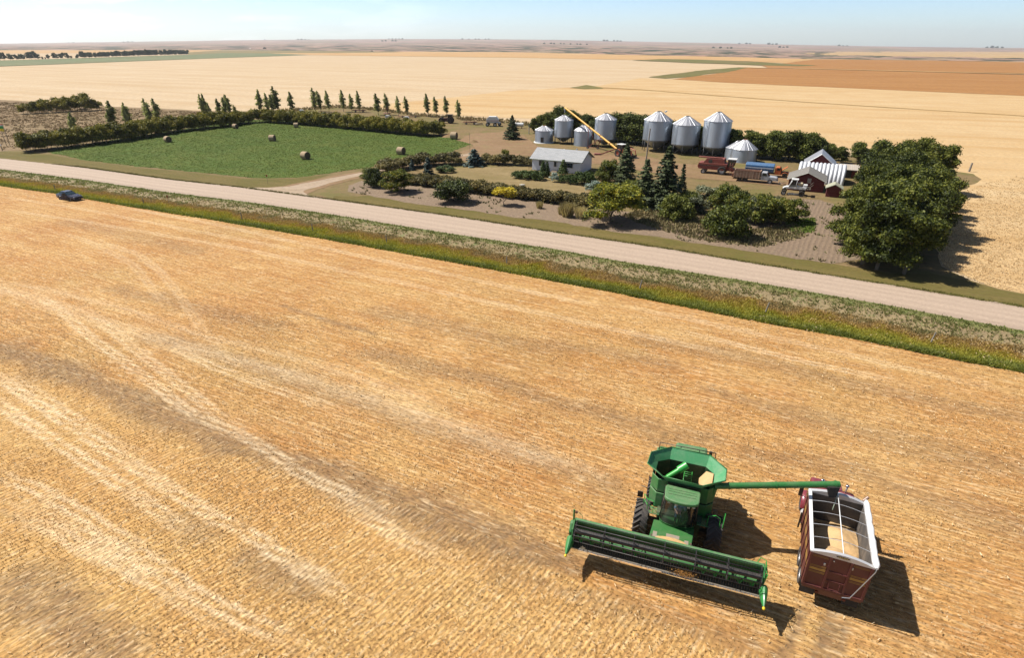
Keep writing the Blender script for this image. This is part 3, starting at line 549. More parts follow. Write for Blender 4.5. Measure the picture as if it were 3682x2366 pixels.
# driveway
M_DW = fieldmat('driveway', (.50, .38, .27), (.58, .45, .34), (.40, .28, .17), (.08, .6), 1.5, R(28), .03)
sheet('driveway_verge', [(1030, 668), (1198, 632), (1376, 602), (1480, 583), (1640, 551), (1700, 530), (1900, 540), (1850, 566), (1650, 580), (1560, 590), (1424, 612), (1328, 632), (1184, 668), (1100, 700), (1180, 712), (900, 682)], .072, M_DIRT, .3, 1.5)
sheet('driveway', [(850, 674), (960, 676), (1040, 671), (1136, 652), (1280, 625), (1337, 611), (1472, 584), (1568, 567), (1688, 551), (1715, 556), (1592, 573), (1440, 600), (1328, 625), (1184, 659), (1090, 688), (1110, 703), (1200, 722), (1000, 700)], .084, M_DW, .3, 1.5)
sheet('dirt_yard', [(1700, 520), (1640, 505), (1700, 480), (1850, 470), (1960, 540), (2100, 545), (2300, 560), (2420, 585), (2600, 600), (2750, 618), (2850, 640), (2900, 655), (2780, 668), (2600, 650), (2480, 640), (2330, 620), (2250, 600), (2150, 590), (1900, 560), (1780, 560), (1700, 552)], .075, M_DIRT, .8, 1.5)
sheet('lawn', [(1480, 640), (1560, 612), (1700, 600), (1900, 602), (1905, 620), (2000, 650), (2120, 672), (2110, 700), (2050, 730), (1900, 706), (1700, 682), (1500, 660)], .07, M_LAWN, .4, 1.5)
# garden soil
m, t, b = newmat('garden_soil'); v = coords(t, R(-60)); w1 = noise(t, v, .15, 3)
sp = N(t, 'SeparateXYZ'); t.links.new(v, sp.inputs[0]); rw = mth(t, 'SINE', mth(t, 'ADD', mth(t, 'MULTIPLY', sp.outputs[1], 2 * math.pi / .62), mth(t, 'MULTIPLY', w1, 7)))
n2 = noise(t, v, 2.2, 6, .7); c = mix(t, ramp(t, n2, [(.3, 0), (.7, 1)]), (.115, .075, .046), (.215, .150, .092))
sx0 = N(t, 'SeparateXYZ'); t.links.new(coords(t), sx0.inputs[0]); mr0 = N(t, 'MapRange'); mr0.inputs[1].default_value = 26; mr0.inputs[2].default_value = 38; t.links.new(sx0.outputs[0], mr0.inputs[0])
rw = mth(t, 'ADD', mth(t, 'MULTIPLY', rw, mr0.outputs[0]), mth(t, 'MULTIPLY', mth(t, 'SUBTRACT', 1.0, mr0.outputs[0]), .5))
c = mix(t, mth(t, 'MULTIPLY', ramp(t, rw, [(.0, .4), (.4, 0)]), n2), c, (.085, .057, .042))
c = mix(t, mth(t, 'MULTIPLY', ramp(t, noise(t, v, .25, 5, .7), [(.56, 0), (.68, .8)]), n2), c, (.135, .12, .055))
setc(t, b, c); b.inputs['Roughness'].default_value = .95; bump(t, b, mth(t, 'ADD', mth(t, 'MULTIPLY', rw, .12), n2), .9, .15); M_SOIL = m
GARD = [(1250, 690), (1252, 668), (1300, 650), (1350, 655), (1480, 668), (1700, 694), (1900, 722), (2100, 748), (2350, 770), (2600, 760), (2850, 715), (2951, 720), (3080, 760), (3150, 860), (3120, 930), (2992, 950), (2700, 906), (2367, 852), (2200, 834), (1992, 797), (1825, 779), (1700, 758), (1500, 735), (1335, 705)]
sheet('garden_soil', GARD, .06, M_SOIL, .35, 1.2)
# brown weedy pasture, upper left
M_PA = fieldmat('pasture', (.31, .215, .12), (.37, .26, .15), (.23, .18, .08), (.1, .3), .9, R(-20), .15)
sheet('pasture', [(-500, 515), (-500, 345), (0, 358), (150, 366), (394, 383), (560, 388), (713, 397), (850, 400), (830, 425), (713, 440), (488, 480), (300, 510), (150, 530), (60, 540), (0, 545)], .05, M_PA, .6, 3)
# tuft scatter inside photograph polygons
def inside(px, py, poly):
    r = np.zeros(px.shape, bool); n = len(poly)
    for i in range(n):
        x1, y1 = poly[i]; x2, y2 = poly[(i + 1) % n]
        if y1 == y2: continue
        r ^= ((y1 > py) != (y2 > py)) & (px < (x2 - x1) * (py - y1) / (y2 - y1) + x1)
    return r
def scatter(name, poly, n, h, wd, nb, mat, label, cat='grass', z=.03, lean=.4, clump=None, thr=0.0):
    wp = [P(*a) for a in poly]; x0, x1 = min(p.x for p in wp), max(p.x for p in wp); y0, y1 = min(p.y for p in wp), max(p.y for p in wp)
    q = np.stack([rng.uniform(x0, x1, n), rng.uniform(y0, y1, n)], -1); sx, sy = projn(q[:, 0], q[:, 1]); q = q[inside(sx, sy, poly)]
    if clump: q = q[wob(q[:, 0], q[:, 1], clump, 3) > thr + rng.uniform(-.25, .25, len(q))]
    d = q[:, 1] * cs + CAMH * sn
    if name == 'wheat': k_ = rng.uniform(0, 1, len(q)) < np.clip((135 - d) / 70, 0, 1); q = q[k_]; d = d[k_]
    v_, f_ = blades(np.c_[q, np.full(len(q), z)], np.full(len(q), h) * rng.uniform(.5, 1.3, len(q)), np.full(len(q), wd) * (1 + d * .004), nb, lean)
    return tag(link(name, npmesh(name, v_, f_, 3), mat), label, cat, kind='stuff')
scatter('alfalfa', ALF, 60000, .10, .12, 3, flatmat('alf_leaf', [(.15, (.055, .082, .014)), (.45, (.066, .096, .016)), (.8, (.088, .11, .019))], trans=.3), 'dense green alfalfa plants with ragged edges', 'alfalfa', .04, .7)
scatter('wheat', [(3365, 880), (3405, 762), (3452, 692), (3560, 655), (3800, 600), (4100, 640), (4100, 1150), (3800, 1083), (3682, 1057), (3588, 1038), (3489, 1006), (3388, 956)], 70000, .16, .13, 3, flatmat('wheat_ear', [(.12, (.46, .31, .15)), (.4, (.58, .42, .22)), (.85, (.68, .53, .33))], trans=.45), 'pale ripe wheat beside the big trees', 'wheat', .0, .9, .45, -.8)
scatter('weeds', GARD, 7000, .35, .16, 4, flatmat('gweed', [(.2, (.06, .08, .02)), (.5, (.11, .115, .04)), (.8, (.21, .16, .08))]), 'low scattered weeds on the bare garden soil', 'weeds', .05, .8, .5, .42)
scatter('pasture_weeds', [(-300, 500), (-300, 360), (150, 370), (394, 388), (713, 402), (820, 405), (713, 436), (488, 475), (200, 515), (0, 540)], 26000, .26, .3, 3, flatmat('pweed', [(.15, (.16, .12, .05)), (.5, (.25, .175, .09)), (.85, (.30, .215, .125))]), 'tall brown weeds over the pasture behind the hedge', 'weeds', .03, .3, .3, -.35)
scatter('fence_row_grass', [(1000, 396), (1208, 379), (1342, 388), (1510, 408), (1664, 421), (1832, 432), (1960, 452), (1960, 462), (1832, 443), (1664, 431), (1510, 417), (1342, 396), (1208, 388), (1000, 404)], 6000, .8, .35, 3, flatmat('frow', [(.15, (.14, .12, .04)), (.5, (.26, .20, .09)), (.85, (.36, .27, .14))]), 'long grass along the edge of the wheat behind the poplars', 'grass')
# ================================================================== PLANTS
def leaves(C, D, size, r, asp=.62, tilt=.8):
    n = len(C); nr = D + tilt * r.normal(size=(n, 3)); nr /= np.linalg.norm(nr, axis=1)[:, None] + 1e-9
    a = np.cross(nr, r.normal(size=(n, 3))); a /= np.linalg.norm(a, axis=1)[:, None] + 1e-9; b = np.cross(nr, a)
    s = (size * r.uniform(.6, 1.35, n))[:, None]
    V = np.stack([C - a * s, C - b * s * asp, C + a * s, C + b * s * asp], 1).reshape(-1, 3)
    return V, np.arange(4 * n).reshape(-1, 4)
def cloud(blobs, n, size, seed, shell=.55, tilt=.8):
    r = np.random.default_rng(seed); B = np.array(blobs, float); wt = B[:, 3] ** 2; wt /= wt.sum()
    i = r.choice(len(B), n, p=wt); D = r.normal(size=(n, 3)); D /= np.linalg.norm(D, axis=1)[:, None]
    D[:, 2] = np.where(D[:, 2] < -.3, -D[:, 2] * .7, D[:, 2])
    rad = B[i, 3] * (shell + (1 - shell) * r.uniform(0, 1, n) ** .6) * (1 + .18 * r.normal(size=n))
    C = B[i, :3] + D * rad[:, None]; C[:, 2] = np.maximum(C[:, 2], .03)
    return leaves(C, D, size, r, tilt=tilt)
def trunkmb(h, r0, seed, limbs=5, spread=.4, z0=.35):
    rr = random.Random(seed); m = MB(); k = 6; pts = [(rr.uniform(-.06, .06) * i, rr.uniform(-.06, .06) * i, h * i / k) for i in range(k + 1)]
    m.tube(pts, [r0 * (1 - .8 * i / k) for i in range(k + 1)], 7)
    for j in range(limbs):
        z = h * (z0 + .5 * j / max(1, limbs)); a = rr.uniform(0, 6.28); L = h * spread * rr.uniform(.6, 1.1)
        m.tube([(0, 0, z), (L * .5 * math.cos(a), L * .5 * math.sin(a), z + L * .35), (L * math.cos(a), L * math.sin(a), z + L * .8)], [r0 * .45, r0 * .3, r0 * .1], 5)
    return m
M_BARK = pm('bark', (.16, .115, .08), .9, 0, .3, (.25, .2, .15), 4)
class Kind:
    def __init__(s, name, cat, H, variants): s.name = name; s.cat = cat; s.H = H; s.v = variants; s.used = [False] * len(variants)
    def put(s, loc, h, label, group=None, rz=None, wide=1.0, vi=None, rot=None):
        i = vi if vi is not None else random.randrange(len(s.v)); k = h / s.H; sc = (k * wide, k * wide, k)
        rz = random.uniform(0, 6.28) if rz is None else rz; rot = rot or (0, 0, rz)
        if not s.used[i]:
            s.used[i] = True; o = s.v[i]; o.location = loc; o.rotation_euler = rot; o.scale = sc; o['label'] = label
            if group: o['group'] = group
            return o
        o = dup(s.v[i], loc, rz, sc, label, group, rot)
        if not group and 'group' in o: del o['group']
        return o
random.seed(5)
def kind(name, cat, H, nvar, fn):
    vs = []
    for i in range(nvar):
        r = bpy.data.objects.new(name, None); COL.objects.link(r); r['category'] = cat; fn(r, i); vs.append(r)
    return Kind(name, cat, H, vs)
def clean_unused(k):
    for u, o in zip(k.used, k.v):
        if not u:
            for c in list(o.children): bpy.data.objects.remove(c)
            bpy.data.objects.remove(o)
G1 = leafmat('leaf_dark', [(.014, .021, .004), (.042, .056, .009), (.088, .104, .015), (.155, .162, .026)], .22)
G2 = leafmat('leaf_big', [(.010, .016, .002), (.034, .045, .006), (.078, .092, .011), (.155, .158, .021)], .22)
G3 = leafmat('leaf_caragana', [(.036, .040, .006), (.10, .103, .012), (.195, .178, .022), (.30, .245, .038)], .25, ((.34, .22, .03), .4))
G4 = leafmat('leaf_poplar', [(.09, .11, .04), (.18, .20, .085), (.28, .30, .14), (.40, .41, .23)], .55)
G5 = leafmat('leaf_spruce', [(.010, .017, .006), (.028, .040, .014), (.058, .074, .027), (.10, .12, .045)], .08)
G5b = leafmat('leaf_blue_spruce', [(.014, .028, .020), (.035, .058, .045), (.075, .11, .095), (.13, .17, .15)], .08)
G6 = leafmat('leaf_maple', [(.018, .028, .005), (.055, .072, .009), (.13, .145, .014), (.25, .24, .025)], .3, ((.52, .38, .03), .55))
G7 = leafmat('leaf_yellow', [(.25, .20, .02), (.48, .38, .03), (.66, .52, .05), (.75, .62, .12)], .35)
G8 = leafmat('leaf_silver', [(.10, .13, .10), (.20, .25, .20), (.32, .38, .33), (.45, .50, .44)], .2)
G9 = leafmat('leaf_brownhedge', [(.045, .042, .016), (.105, .090, .030), (.18, .145, .05), (.27, .21, .08)], .25)
G10 = leafmat('leaf_juniper', [(.010, .022, .006), (.028, .050, .010), (.06, .09, .018), (.10, .13, .03)], .12)
G11 = leafmat('leaf_sage', [(.05, .06, .03), (.11, .12, .065), (.19, .20, .12), (.28, .29, .18)], .2)
G12 = leafmat('leaf_weed', [(.16, .13, .06), (.34, .27, .13), (.52, .42, .22), (.66, .56, .33)], .3)
GF = leafmat('leaf_far', [(.016, .028, .012), (.032, .05, .018), (.055, .08, .03), (.09, .115, .05)], .15)
def rb(seed, n, rx, rz, z0, r0, r1, flat=1.0, taper=.3):
    rr = random.Random(seed); out = []
    for i in range(n):
        a = rr.uniform(0, 6.28); t = rr.uniform(0, 1); z = z0 + t * rz; q = rx * math.sqrt(rr.uniform(0.05, 1)) * (1 - taper * abs(t - .35) * 2) 
        out.append((q * math.cos(a), q * math.sin(a), z, rr.uniform(r0, r1)))
    return out
def mk(mat, blobf, n, size, th, tr, limbs=5, spread=.35, seed=1, shell=.5, stem='trunk', crown='crown', z0=.35):
    def f(root_, i):
        V, F = cloud(blobf(seed * 17 + i), n, size, seed * 31 + i, shell); link(crown, npmesh(crown, V, F, 4), mat, root_)
        trunkmb(th, tr, seed + i, limbs, spread, z0).build(stem, M_BARK, root_)
    return f
KD = kind('shelterbelt_tree', 'tree', 7, 4, mk(G1, lambda s: rb(s, 30, 1.8, 5.2, .8, .6, 1.2, taper=.35), 6500, .17, 5, .14, seed=2))
KBIG = kind('maple_tree', 'tree', 9, 4, mk(G2, lambda s: rb(s, 44, 3.0, 6.4, 1.3, .6, 1.25, taper=.25), 15000, .155, 6, .22, seed=3, limbs=8))
KSH = kind('caragana_shrub', 'shrub', 3.2, 4, mk(G3, lambda s: rb(s, 16, 1.15, 2.0, .6, .4, .75, taper=.25), 2200, .13, 1.6, .05, seed=4, limbs=6, spread=.7, stem='stem', crown='foliage', z0=.1))
KFAR = kind('windbreak_tree', 'tree', 11, 3, mk(GF, lambda s: rb(s, 18, 3.2, 7, 2.2, 1.3, 2.3), 1500, .5, 7, .25, seed=5))
def pop(root_, i):
    rr = random.Random(40 + i); bl = []
    for k in range(40):
        t = (k + rr.random()) / 40; z = 1.3 + 6.3 * t; pf = math.sin(math.pi * min(.999, .04 + .95 * t) ** .72) ** .85; q = 1.0 * pf * rr.uniform(.0, 1); a = rr.uniform(0, 6.28)
        bl.append((q * math.cos(a) - .34 * t * t, q * math.sin(a), z, (.55 * pf + .18)))
    V, F = cloud(bl, 2000, .19, 60 + i, .3, 1.6); link('crown', npmesh('crown', V, F, 4), G4, root_)
    trunkmb(6.5, .09, i, 7, .14, .3).build('trunk', M_BARK, root_)
KPOP = kind('poplar_tree', 'tree', 8, 4, pop)
def spruce(mat, w=1.0, H=8.0, gap=0.0):
    def f(root_, i):
        r = np.random.default_rng(200 + i + int(w * 10)); C = []; D = []
        z = .5
        while z < H - .15:
            t = z / H; Rr = w * 1.9 * (1 - t) ** .85 * r.uniform(.85, 1.1) + .08; nb = int(8 + 12 * (1 - t))
            for k in range(nb):
                if gap and r.uniform() < gap: continue
                a = r.uniform(0, 6.28); L = Rr * r.uniform(.7, 1.12); m = int(10 + 22 * L)
                s = r.uniform(.12, 1, m) ** .8; zz = z - .28 * L * s + .10 * L * s * s
                wdt = .30 * L * (1 - s * .6); off = r.normal(size=m) * wdt * .55
                C.append(np.stack([math.cos(a) * L * s - math.sin(a) * off, math.sin(a) * L * s + math.cos(a) * off, zz + r.normal(size=m) * .05], -1))
                D.append(np.stack([math.cos(a) * .5 + 0 * s, math.sin(a) * .5 + 0 * s, .9 + 0 * s], -1))
            z += (.26 + .18 * (1 - t)) * r.uniform(.8, 1.2)
        V, F = leaves(np.concatenate(C), np.concatenate(D), .15, r, .6, .5); link('crown', npmesh('crown', V, F, 4), mat, root_)
        m_ = MB(); m_.tube([(0, 0, 0), (0, 0, H * .5), (0, 0, H)], [.13, .08, .015], 7); m_.build('trunk', M_BARK, root_)
    return f
KSP = kind('spruce_tree', 'tree', 8, 3, spruce(G5, 1.15)); KSPB = kind('blue_spruce', 'tree', 4, 2, spruce(G5b, .75, 4.0)); KSPT = kind('sparse_spruce', 'tree', 6, 1, spruce(G5, .42, 6.0, .25))
KMA = kind('ash_tree', 'tree', 7, 2, mk(G6, lambda s: rb(s, 44, 3.1, 5.2, .8, .6, 1.15, taper=.3), 15000, .15, 4, .13, seed=8, limbs=9, spread=.6))
KYE = kind('yellow_tree', 'tree', 3, 1, mk(G7, lambda s: rb(s, 14, 1.1, 1.2, 1.3, .35, .6), 1700, .12, 1.8, .06, seed=9))
KSI = kind('silver_shrub', 'shrub', 3, 1, mk(G8, lambda s: rb(s, 16, 1.2, 1.6, .7, .4, .7), 2600, .12, 1.4, .06, seed=10, stem='stem', crown='foliage'))
KHB = kind('hedge_shrub', 'shrub', 1.8, 4, mk(G9, lambda s: rb(s, 12, .8, .9, .4, .3, .5, taper=.1), 1500, .10, .9, .03, seed=11, limbs=5, spread=.8, stem='stem', crown='foliage', z0=.1))
KJU = kind('juniper', 'shrub', 1.8, 3, mk(G10, lambda s: rb(s, 16, 1.3, .9, .4, .4, .65, taper=.1), 3200, .10, .9, .05, seed=12, stem='stem', crown='foliage'))
def cedar(root_, i):
    bl = [(.0, 0, .4 + k * .26, .62 * (1 - k / 13) + .12) for k in range(12)]; V, F = cloud(bl, 2400, .10, 90 + i, .6); link('foliage', npmesh('foliage', V, F, 4), G10, root_)
    trunkmb(2, .05, i, 0).build('trunk', M_BARK, root_)
KCE = kind('cedar_shrub', 'shrub', 3.6, 2, cedar)
KRD = kind('round_bush', 'bush', 4, 4, mk(G1, lambda s: rb(s, 32, 1.9, 2.6, .45, .5, .95, taper=.2), 7000, .13, 2, .08, seed=13, stem='stem', crown='foliage'))
KSG = kind('sage_bush', 'bush', 4, 2, mk(G11, lambda s: rb(s, 28, 1.8, 2.6, .45, .5, .85, taper=.2), 6000, .13, 2, .08, seed=14, stem='stem', crown='foliage'))
KOL = kind('olive_bush', 'bush', 4, 3, mk(leafmat('leaf_olive', [(.03, .045, .008), (.075, .095, .013), (.15, .16, .025), (.23, .21, .035)], .25, ((.33, .23, .03), .35)), lambda s: rb(s, 30, 1.9, 2.6, .45, .45, .85, taper=.2), 6500, .13, 2, .08, seed=15, stem='stem', crown='foliage'))
def wd(root_, i):
    r = np.random.default_rng(i + 7); n = 260; a = r.uniform(0, 6.28, n); q = r.uniform(0, .5, n) ** .7
    v_, f_ = blades(np.stack([q * np.cos(a), q * np.sin(a), 0 * a], -1), np.full(n, 1.9), np.full(n, .12), 4, .35, r); link('stalks', npmesh('stalks', v_, f_, 3), G12, root_)
    pass
KWD = kind('tall_weed', 'weed', 2.2, 2, wd)
JN = lambda s: random.uniform(-s, s)
def at(x, y): p = P(x, y); return Vector((p.x, p.y, .03))
# two hedges round the alfalfa
def hedge(pts, spacing, rows_, h, label, group, K, back=1.5, wide=1.0, hj=.18):
    W = [P(*a) for a in pts]; 
    for a, b in zip(W[:-1], W[1:]):
        L = (b - a).length; n = max(1, int(round(L / spacing))); dr = (b - a).normalized(); nr = Vector((-dr.y, dr.x, 0))
        if nr.y < 0: nr = -nr
        for i in range(n):
            for r_ in range(rows_):
                p = a.lerp(b, (i + .5) / n) + nr * (.8 + r_ * back + JN(.3)) + dr * JN(.5); K.put((p.x, p.y, .02), h * random.uniform(1 - hj, 1 + hj), label, group, wide=wide * random.uniform(.9, 1.15))
hedge([(95, 549), (263, 532), (488, 503), (638, 477), (863, 450)], 2.0, 3, 4.4, 'olive green caragana shrub in the hedge along the left side of the alfalfa', 'hedge shrubs left of the alfalfa', KSH, 1.9)
hedge([(863, 450), (920, 440), (1040, 447), (1208, 461), (1376, 479), (1520, 492), (1600, 490)], 2.0, 3, 4.0, 'yellowing caragana shrub in the long hedge behind the alfalfa', 'hedge shrubs behind the alfalfa', KSH, 1.9)
for (x, y, h) in [(85, 405, 4), (110, 405, 4), (135, 402, 4.6), (160, 402, 4.6), (185, 400, 5), (205, 398, 5), (230, 398, 5.2), (255, 395, 5.6), (280, 394, 6), (305, 394, 7), (330, 393, 5.5), (350, 392, 4.5), (150, 394, 4.5), (215, 390, 5), (290, 388, 5.5)]:
    KSH.put(at(x, y + 4), h, 'round bush of the thicket standing alone in the brown pasture', 'bushes of the pasture thicket', wide=1.1)
# poplars
def poplars(L, label, group):
    for (x, y, ty) in L:
        p = at(x, y); h = min(11, max(4.5, hgt(p, ty))); a = (x - 1841) / 1841.0
        KPOP.put(p, h, label, group, rot=(R(JN(2)), R(-1 + JN(2.5)), JN(.5)), wide=random.uniform(.9, 1.2))
poplars([(275, 478, 399), (268, 482, 415), (418, 460, 356), (402, 462, 388), (470, 456, 364), (460, 460, 380), (540, 450, 349), (575, 446, 348), (548, 452, 368), (748, 420, 332), (735, 423, 334), (758, 424, 365), (792, 418, 350), (830, 415, 337), (850, 420, 375), (815, 421, 345)], 'wind bent poplar rising behind the left hedge', 'poplars behind the left hedge')
poplars([(939, 408, 317), (968, 410, 330), (1000, 407, 305), (985, 412, 335), (1053, 408, 325), (820, 410, 335)], 'slim poplar behind the corner of the two hedges', 'poplars behind the hedge corner')
poplars([(1135, 400, 311), (1155, 401, 322), (1184, 403, 320), (1236, 402, 319), (1266, 403, 333), (1294, 403, 322)], 'poplar with bare trunk in the left part of the row beside the wheat', 'left poplars of the wheat edge row')
poplars([(1361, 414, 331), (1396, 413, 331), (1433, 417, 341), (1465, 413, 342)], 'poplar with bare trunk in the middle group of four', 'four middle poplars')
poplars([(1538, 419, 332), (1570, 417, 343), (1607, 418, 341), (1650, 430, 355)], 'poplar behind the dark red tractor in the right group of four', 'four right poplars')
# shelterbelt behind the bins
belt = [(1905, 476), (2000, 484), (2120, 498), (2240, 513), (2450, 541), (2700, 570), (2900, 583), (3050, 588), (3180, 594)]
tops = [(1905, 425), (1930, 412), (1965, 405), (2010, 378), (2030, 374), (2060, 400), (2100, 405), (2130, 415), (2200, 400), (2240, 395), (2290, 402), (2340, 415), (2500, 440), (2620, 455), (2660, 457), (2720, 470), (2790, 460), (2840, 464), (2885, 463), (2940, 490), (2985, 515), (3010, 525), (3055, 498), (3100, 500), (3150, 500), (3190, 498)]
LB = 'rounded dense tree in the belt behind the grain bins'
prevW = [P(*a) for a in belt]
for a, b in zip(prevW[:-1], prevW[1:]):
    L = (b - a).length; n = max(1, int(round(L / 3.1)))
    for i in range(n):
        for r_ in (0, 1):
            q = a.lerp(b, (i + .5) / n) + E2 * (r_ * 4.0 + JN(.6)) + E1 * JN(.8); sx, sy = proj(q)
            ty = float(np.interp(sx, [c[0] for c in tops], [c[1] for c in tops])); h = hgt(q, ty + 4 + JN(6)); h = max(2.2, min(h, 9.0))
            lb, gp = (LB, 'trees behind the grain bins') if sx < 2600 else ('bushy tree in the belt behind the parked trucks and barn', 'trees behind the trucks and barn')
            KD.put((q.x, q.y, .0), h, lb, gp, wide=1.3)
# big trees on the right
a0 = P(3170, 962); rowdir = (P(3262, 655) - a0).normalized(); Lr = (P(3262, 655) - a0).length; side = Vector((rowdir.y, -rowdir.x, 0))
print('bigrow', Lr, a0)
nn = int(Lr / 4.6)
for i in range(nn + 1):
    for k in (-1, 0, 1):
        q = a0 + rowdir * (i * Lr / nn + JN(1.3)) + side * (k * 3.2 + JN(1.1)); h = 8.5 + JN(1.5) + (.5 if k == 0 else -.6)
        if k == -1 and i > nn - 2: continue
        KBIG.put((q.x, q.y, 0), h, 'tall dense maple in the thick double row on the right', 'maples of the right hand row', wide=random.uniform(.9, 1.2))
KBIG.put(P(3045, 885) + Vector((0, 0, 0)), 8.2, 'lone low branched maple leaning out over the garden soil', None)
# far windbreak, upper left
fw = [(-260, 222), (0, 217), (150, 213), (300, 209), (430, 204), (560, 200), (680, 197)]
W = [P(*a) for a in fw]; prof = [(-260, 1.0), (0, 1.1), (60, .8), (130, 1.1), (150, .5), (165, .3), (180, 1.0), (215, .8), (235, 1.1), (250, .5), (280, .6), (300, 1.1), (330, .9), (350, .8), (365, 1.0), (440, 1.0), (520, 1.15), (600, 1.15), (680, 1.05)]
for a, b in zip(W[:-1], W[1:]):
    n = max(1, int((b - a).length / 8.0))
    for i in range(n):
        q = a.lerp(b, (i + random.random()) / n); sx = proj(q)[0]; KFAR.put((q.x, q.y, 0), 12.5 * float(np.interp(sx, [c[0] for c in prof], [c[1] for c in prof])) * random.uniform(.85, 1.1), 'dark tree in the distant windbreak on the left', 'trees of the far windbreak')
# yard plants
def put(K, x, y, ty, label, wpx=None, group=None, base=None, vi=None):
    p = at(x, y); h = hgt(p, ty); k = 1.0
    if wpx: k = 1.22 * (wpx / ppm(p)) / (base * h / K.H)
    return K.put(p, h, label, group, wide=k, vi=vi)
put(KSP, 1842, 500, 413, 'dark pointed spruce standing alone left of the grain bins', 58, base=4.2)
put(KSPB, 1706, 597, 532, 'broad blue spruce at the lawn corner beside the driveway', 68, base=2.9)
put(KSPB, 1540, 627, 563, 'slender blue spruce at the left end of the lawn', 40, base=2.9)
put(KSPB, 1482, 612, 572, 'smallest blue spruce beside the left hedge', 24, base=2.9)
put(KSP, 2244, 662, 514, 'tall spruce in front of the loader tractor', 92, base=4.2)
put(KSP, 2312, 740, 568, 'dark spruce between the two tallest spruces', 95, base=4.2)
put(KSP, 2385, 748, 521, 'tallest broad spruce right of the bare wooden pole', 130, base=4.2)
put(KSPT, 2449, 690, 589, 'thin sparse spruce at the right of the spruce group', 34, base=1.7)
put(KMA, 2195, 802, 655, 'big yellow green ash tree beside the garden', 200, base=7.2, vi=0)
put(KMA, 1432, 690, 605, 'small yellow green tree at the left end of the garden', 105, base=7.2, vi=1)
put(KYE, 1813, 740, 668, 'small bright yellow tree in front of the low hedge', 88, base=3.2)
put(KSI, 2132, 695, 645, 'silver grey shrub behind the big ash tree', 70, base=3.4)
put(KRD, 1350, 672, 600, 'dark rounded bush at the left tip of the garden', 78, base=5.2)
put(KOL, 1330, 640, 602, 'low bush at the driveway bend', 70, base=5.2)
put(KRD, 1633, 725, 645, 'large rounded dark bush against the low hedge', 140, base=5.2)
put(KOL, 1818, 590, 533, 'little round tree rising from the brown hedge', 34, base=5.2)
put(KJU, 1603, 620, 597, 'flat spreading juniper on the lawn', 74, base=3.6)
put(KOL, 2190, 655, 570, 'orange tinged green bush beside the right gable of the house', 90, base=5.2)
put(KRD, 2165, 660, 610, 'dark bush in the shade of the right gable', 60, base=5.2)
hedge([(1400, 628), (1470, 607), (1560, 598), (1650, 594)], 1.7, 2, 2.5, 'rounded green shrub in the hedge beside the driveway', 'driveway hedge shrubs', KHB, wide=1.3)
hedge([(1725, 592), (1800, 594), (1900, 600)], 1.7, 2, 2.2, 'brownish shrub in the hedge between lawn and driveway', 'brownish hedge shrubs left of the house', KHB, wide=1.2)
hedge([(1440, 662), (1600, 684), (1700, 697), (1900, 724), (2110, 752)], 1.3, 3, 2.0, 'olive brown shrub in the low hedge between lawn and garden', 'low hedge shrubs in front of the lawn', KHB, .9, 1.25)
for i, (x, y, ty, w_) in enumerate([(1870, 640, 612, 60), (1905, 643, 610, 70), (1935, 647, 612, 55), (2030, 655, 628, 50), (2065, 660, 622, 65), (2100, 663, 612, 70), (2120, 664, 625, 50)]):
    put(KJU, x, y, ty, 'dark spreading juniper along the front of the white house', w_, 'junipers along the house front', 3.6)
put(KCE, 1952, 636, 575, 'tall cedar left of the white house door, leftmost one', 26, base=1.6); put(KCE, 1966, 637, 577, 'tall cedar touching the left side of the house door', 24, base=1.6)
put(KCE, 2024, 633, 571, 'tall cedar right of the white house door', 34, base=1.6)
put(KSI, 1994, 655, 617, 'pale cream shrub beside the front steps', 38, base=3.4)
put(KWD, 2040, 780, 722, 'tall dry weed clump in the garden, larger one'); put(KWD, 2085, 785, 738, 'tall dry weed clump touching the ash tree'); put(KWD, 2020, 772, 738, 'small dry weed clump left of the larger one')
put(KWD, 1940, 750, 722, 'green tipped weed clump in front of the low hedge')
for (K, x, y, ty, w_, lb) in [
 (KRD, 2270, 700, 640, 80, 'dark green bush between the first two spruces'), (KRD, 2430, 790, 690, 110, 'blue green bush below the tallest spruce'),
 (KSG, 2545, 735, 668, 120, 'grey green bush left of the shrub group'), (KRD, 2475, 760, 680, 90, 'green bush right of the tallest spruce'),
 (KRD, 2608, 850, 712, 150, 'big dark green bush nearest the road'), (KOL, 2600, 760, 655, 110, 'olive bush behind the big dark bush'),
 (KOL, 2660, 790, 690, 110, 'olive bush right of the big dark bush'), (KSG, 2700, 800, 705, 90, 'grey green bush in the middle of the shrub group'),
 (KOL, 2735, 808, 690, 110, 'olive brown bush in the middle of the shrub group'), (KOL, 2795, 805, 710, 100, 'bush before the last one of the shrub group'),
 (KOL, 2845, 800, 705, 90, 'rightmost bush of the shrub group'), (KRD, 2640, 770, 672, 90, 'tall dark bush behind the shrub group'),
 (KSG, 2505, 770, 700, 80, 'small grey green bush between spruces and shrub group'), (KSG, 2765, 770, 700, 80, 'grey bush at the back right of the shrub group')]:
    put(K, x, y, ty, lb, w_, base=5.0)
scatter('dry_grass', [(2230, 775), (2400, 735), (2560, 790), (2680, 830), (2860, 810), (2900, 850), (2730, 890), (2540, 870), (2360, 825)], 4200, .34, .3, 4, flatmat('drygr', [(.15, (.10, .095, .035)), (.5, (.19, .155, .07)), (.85, (.28, .225, .12))]), 'dry grass around the feet of the shrub group', 'grass')
scatter('green_grass', [(2820, 790), (2930, 785), (2925, 835), (2850, 845)], 1200, .25, .2, 4, flatmat('ggr', [(.15, (.07, .12, .015)), (.5, (.13, .19, .03)), (.85, (.2, .24, .05))]), 'bright green grass at the right end of the shrub group', 'grass')
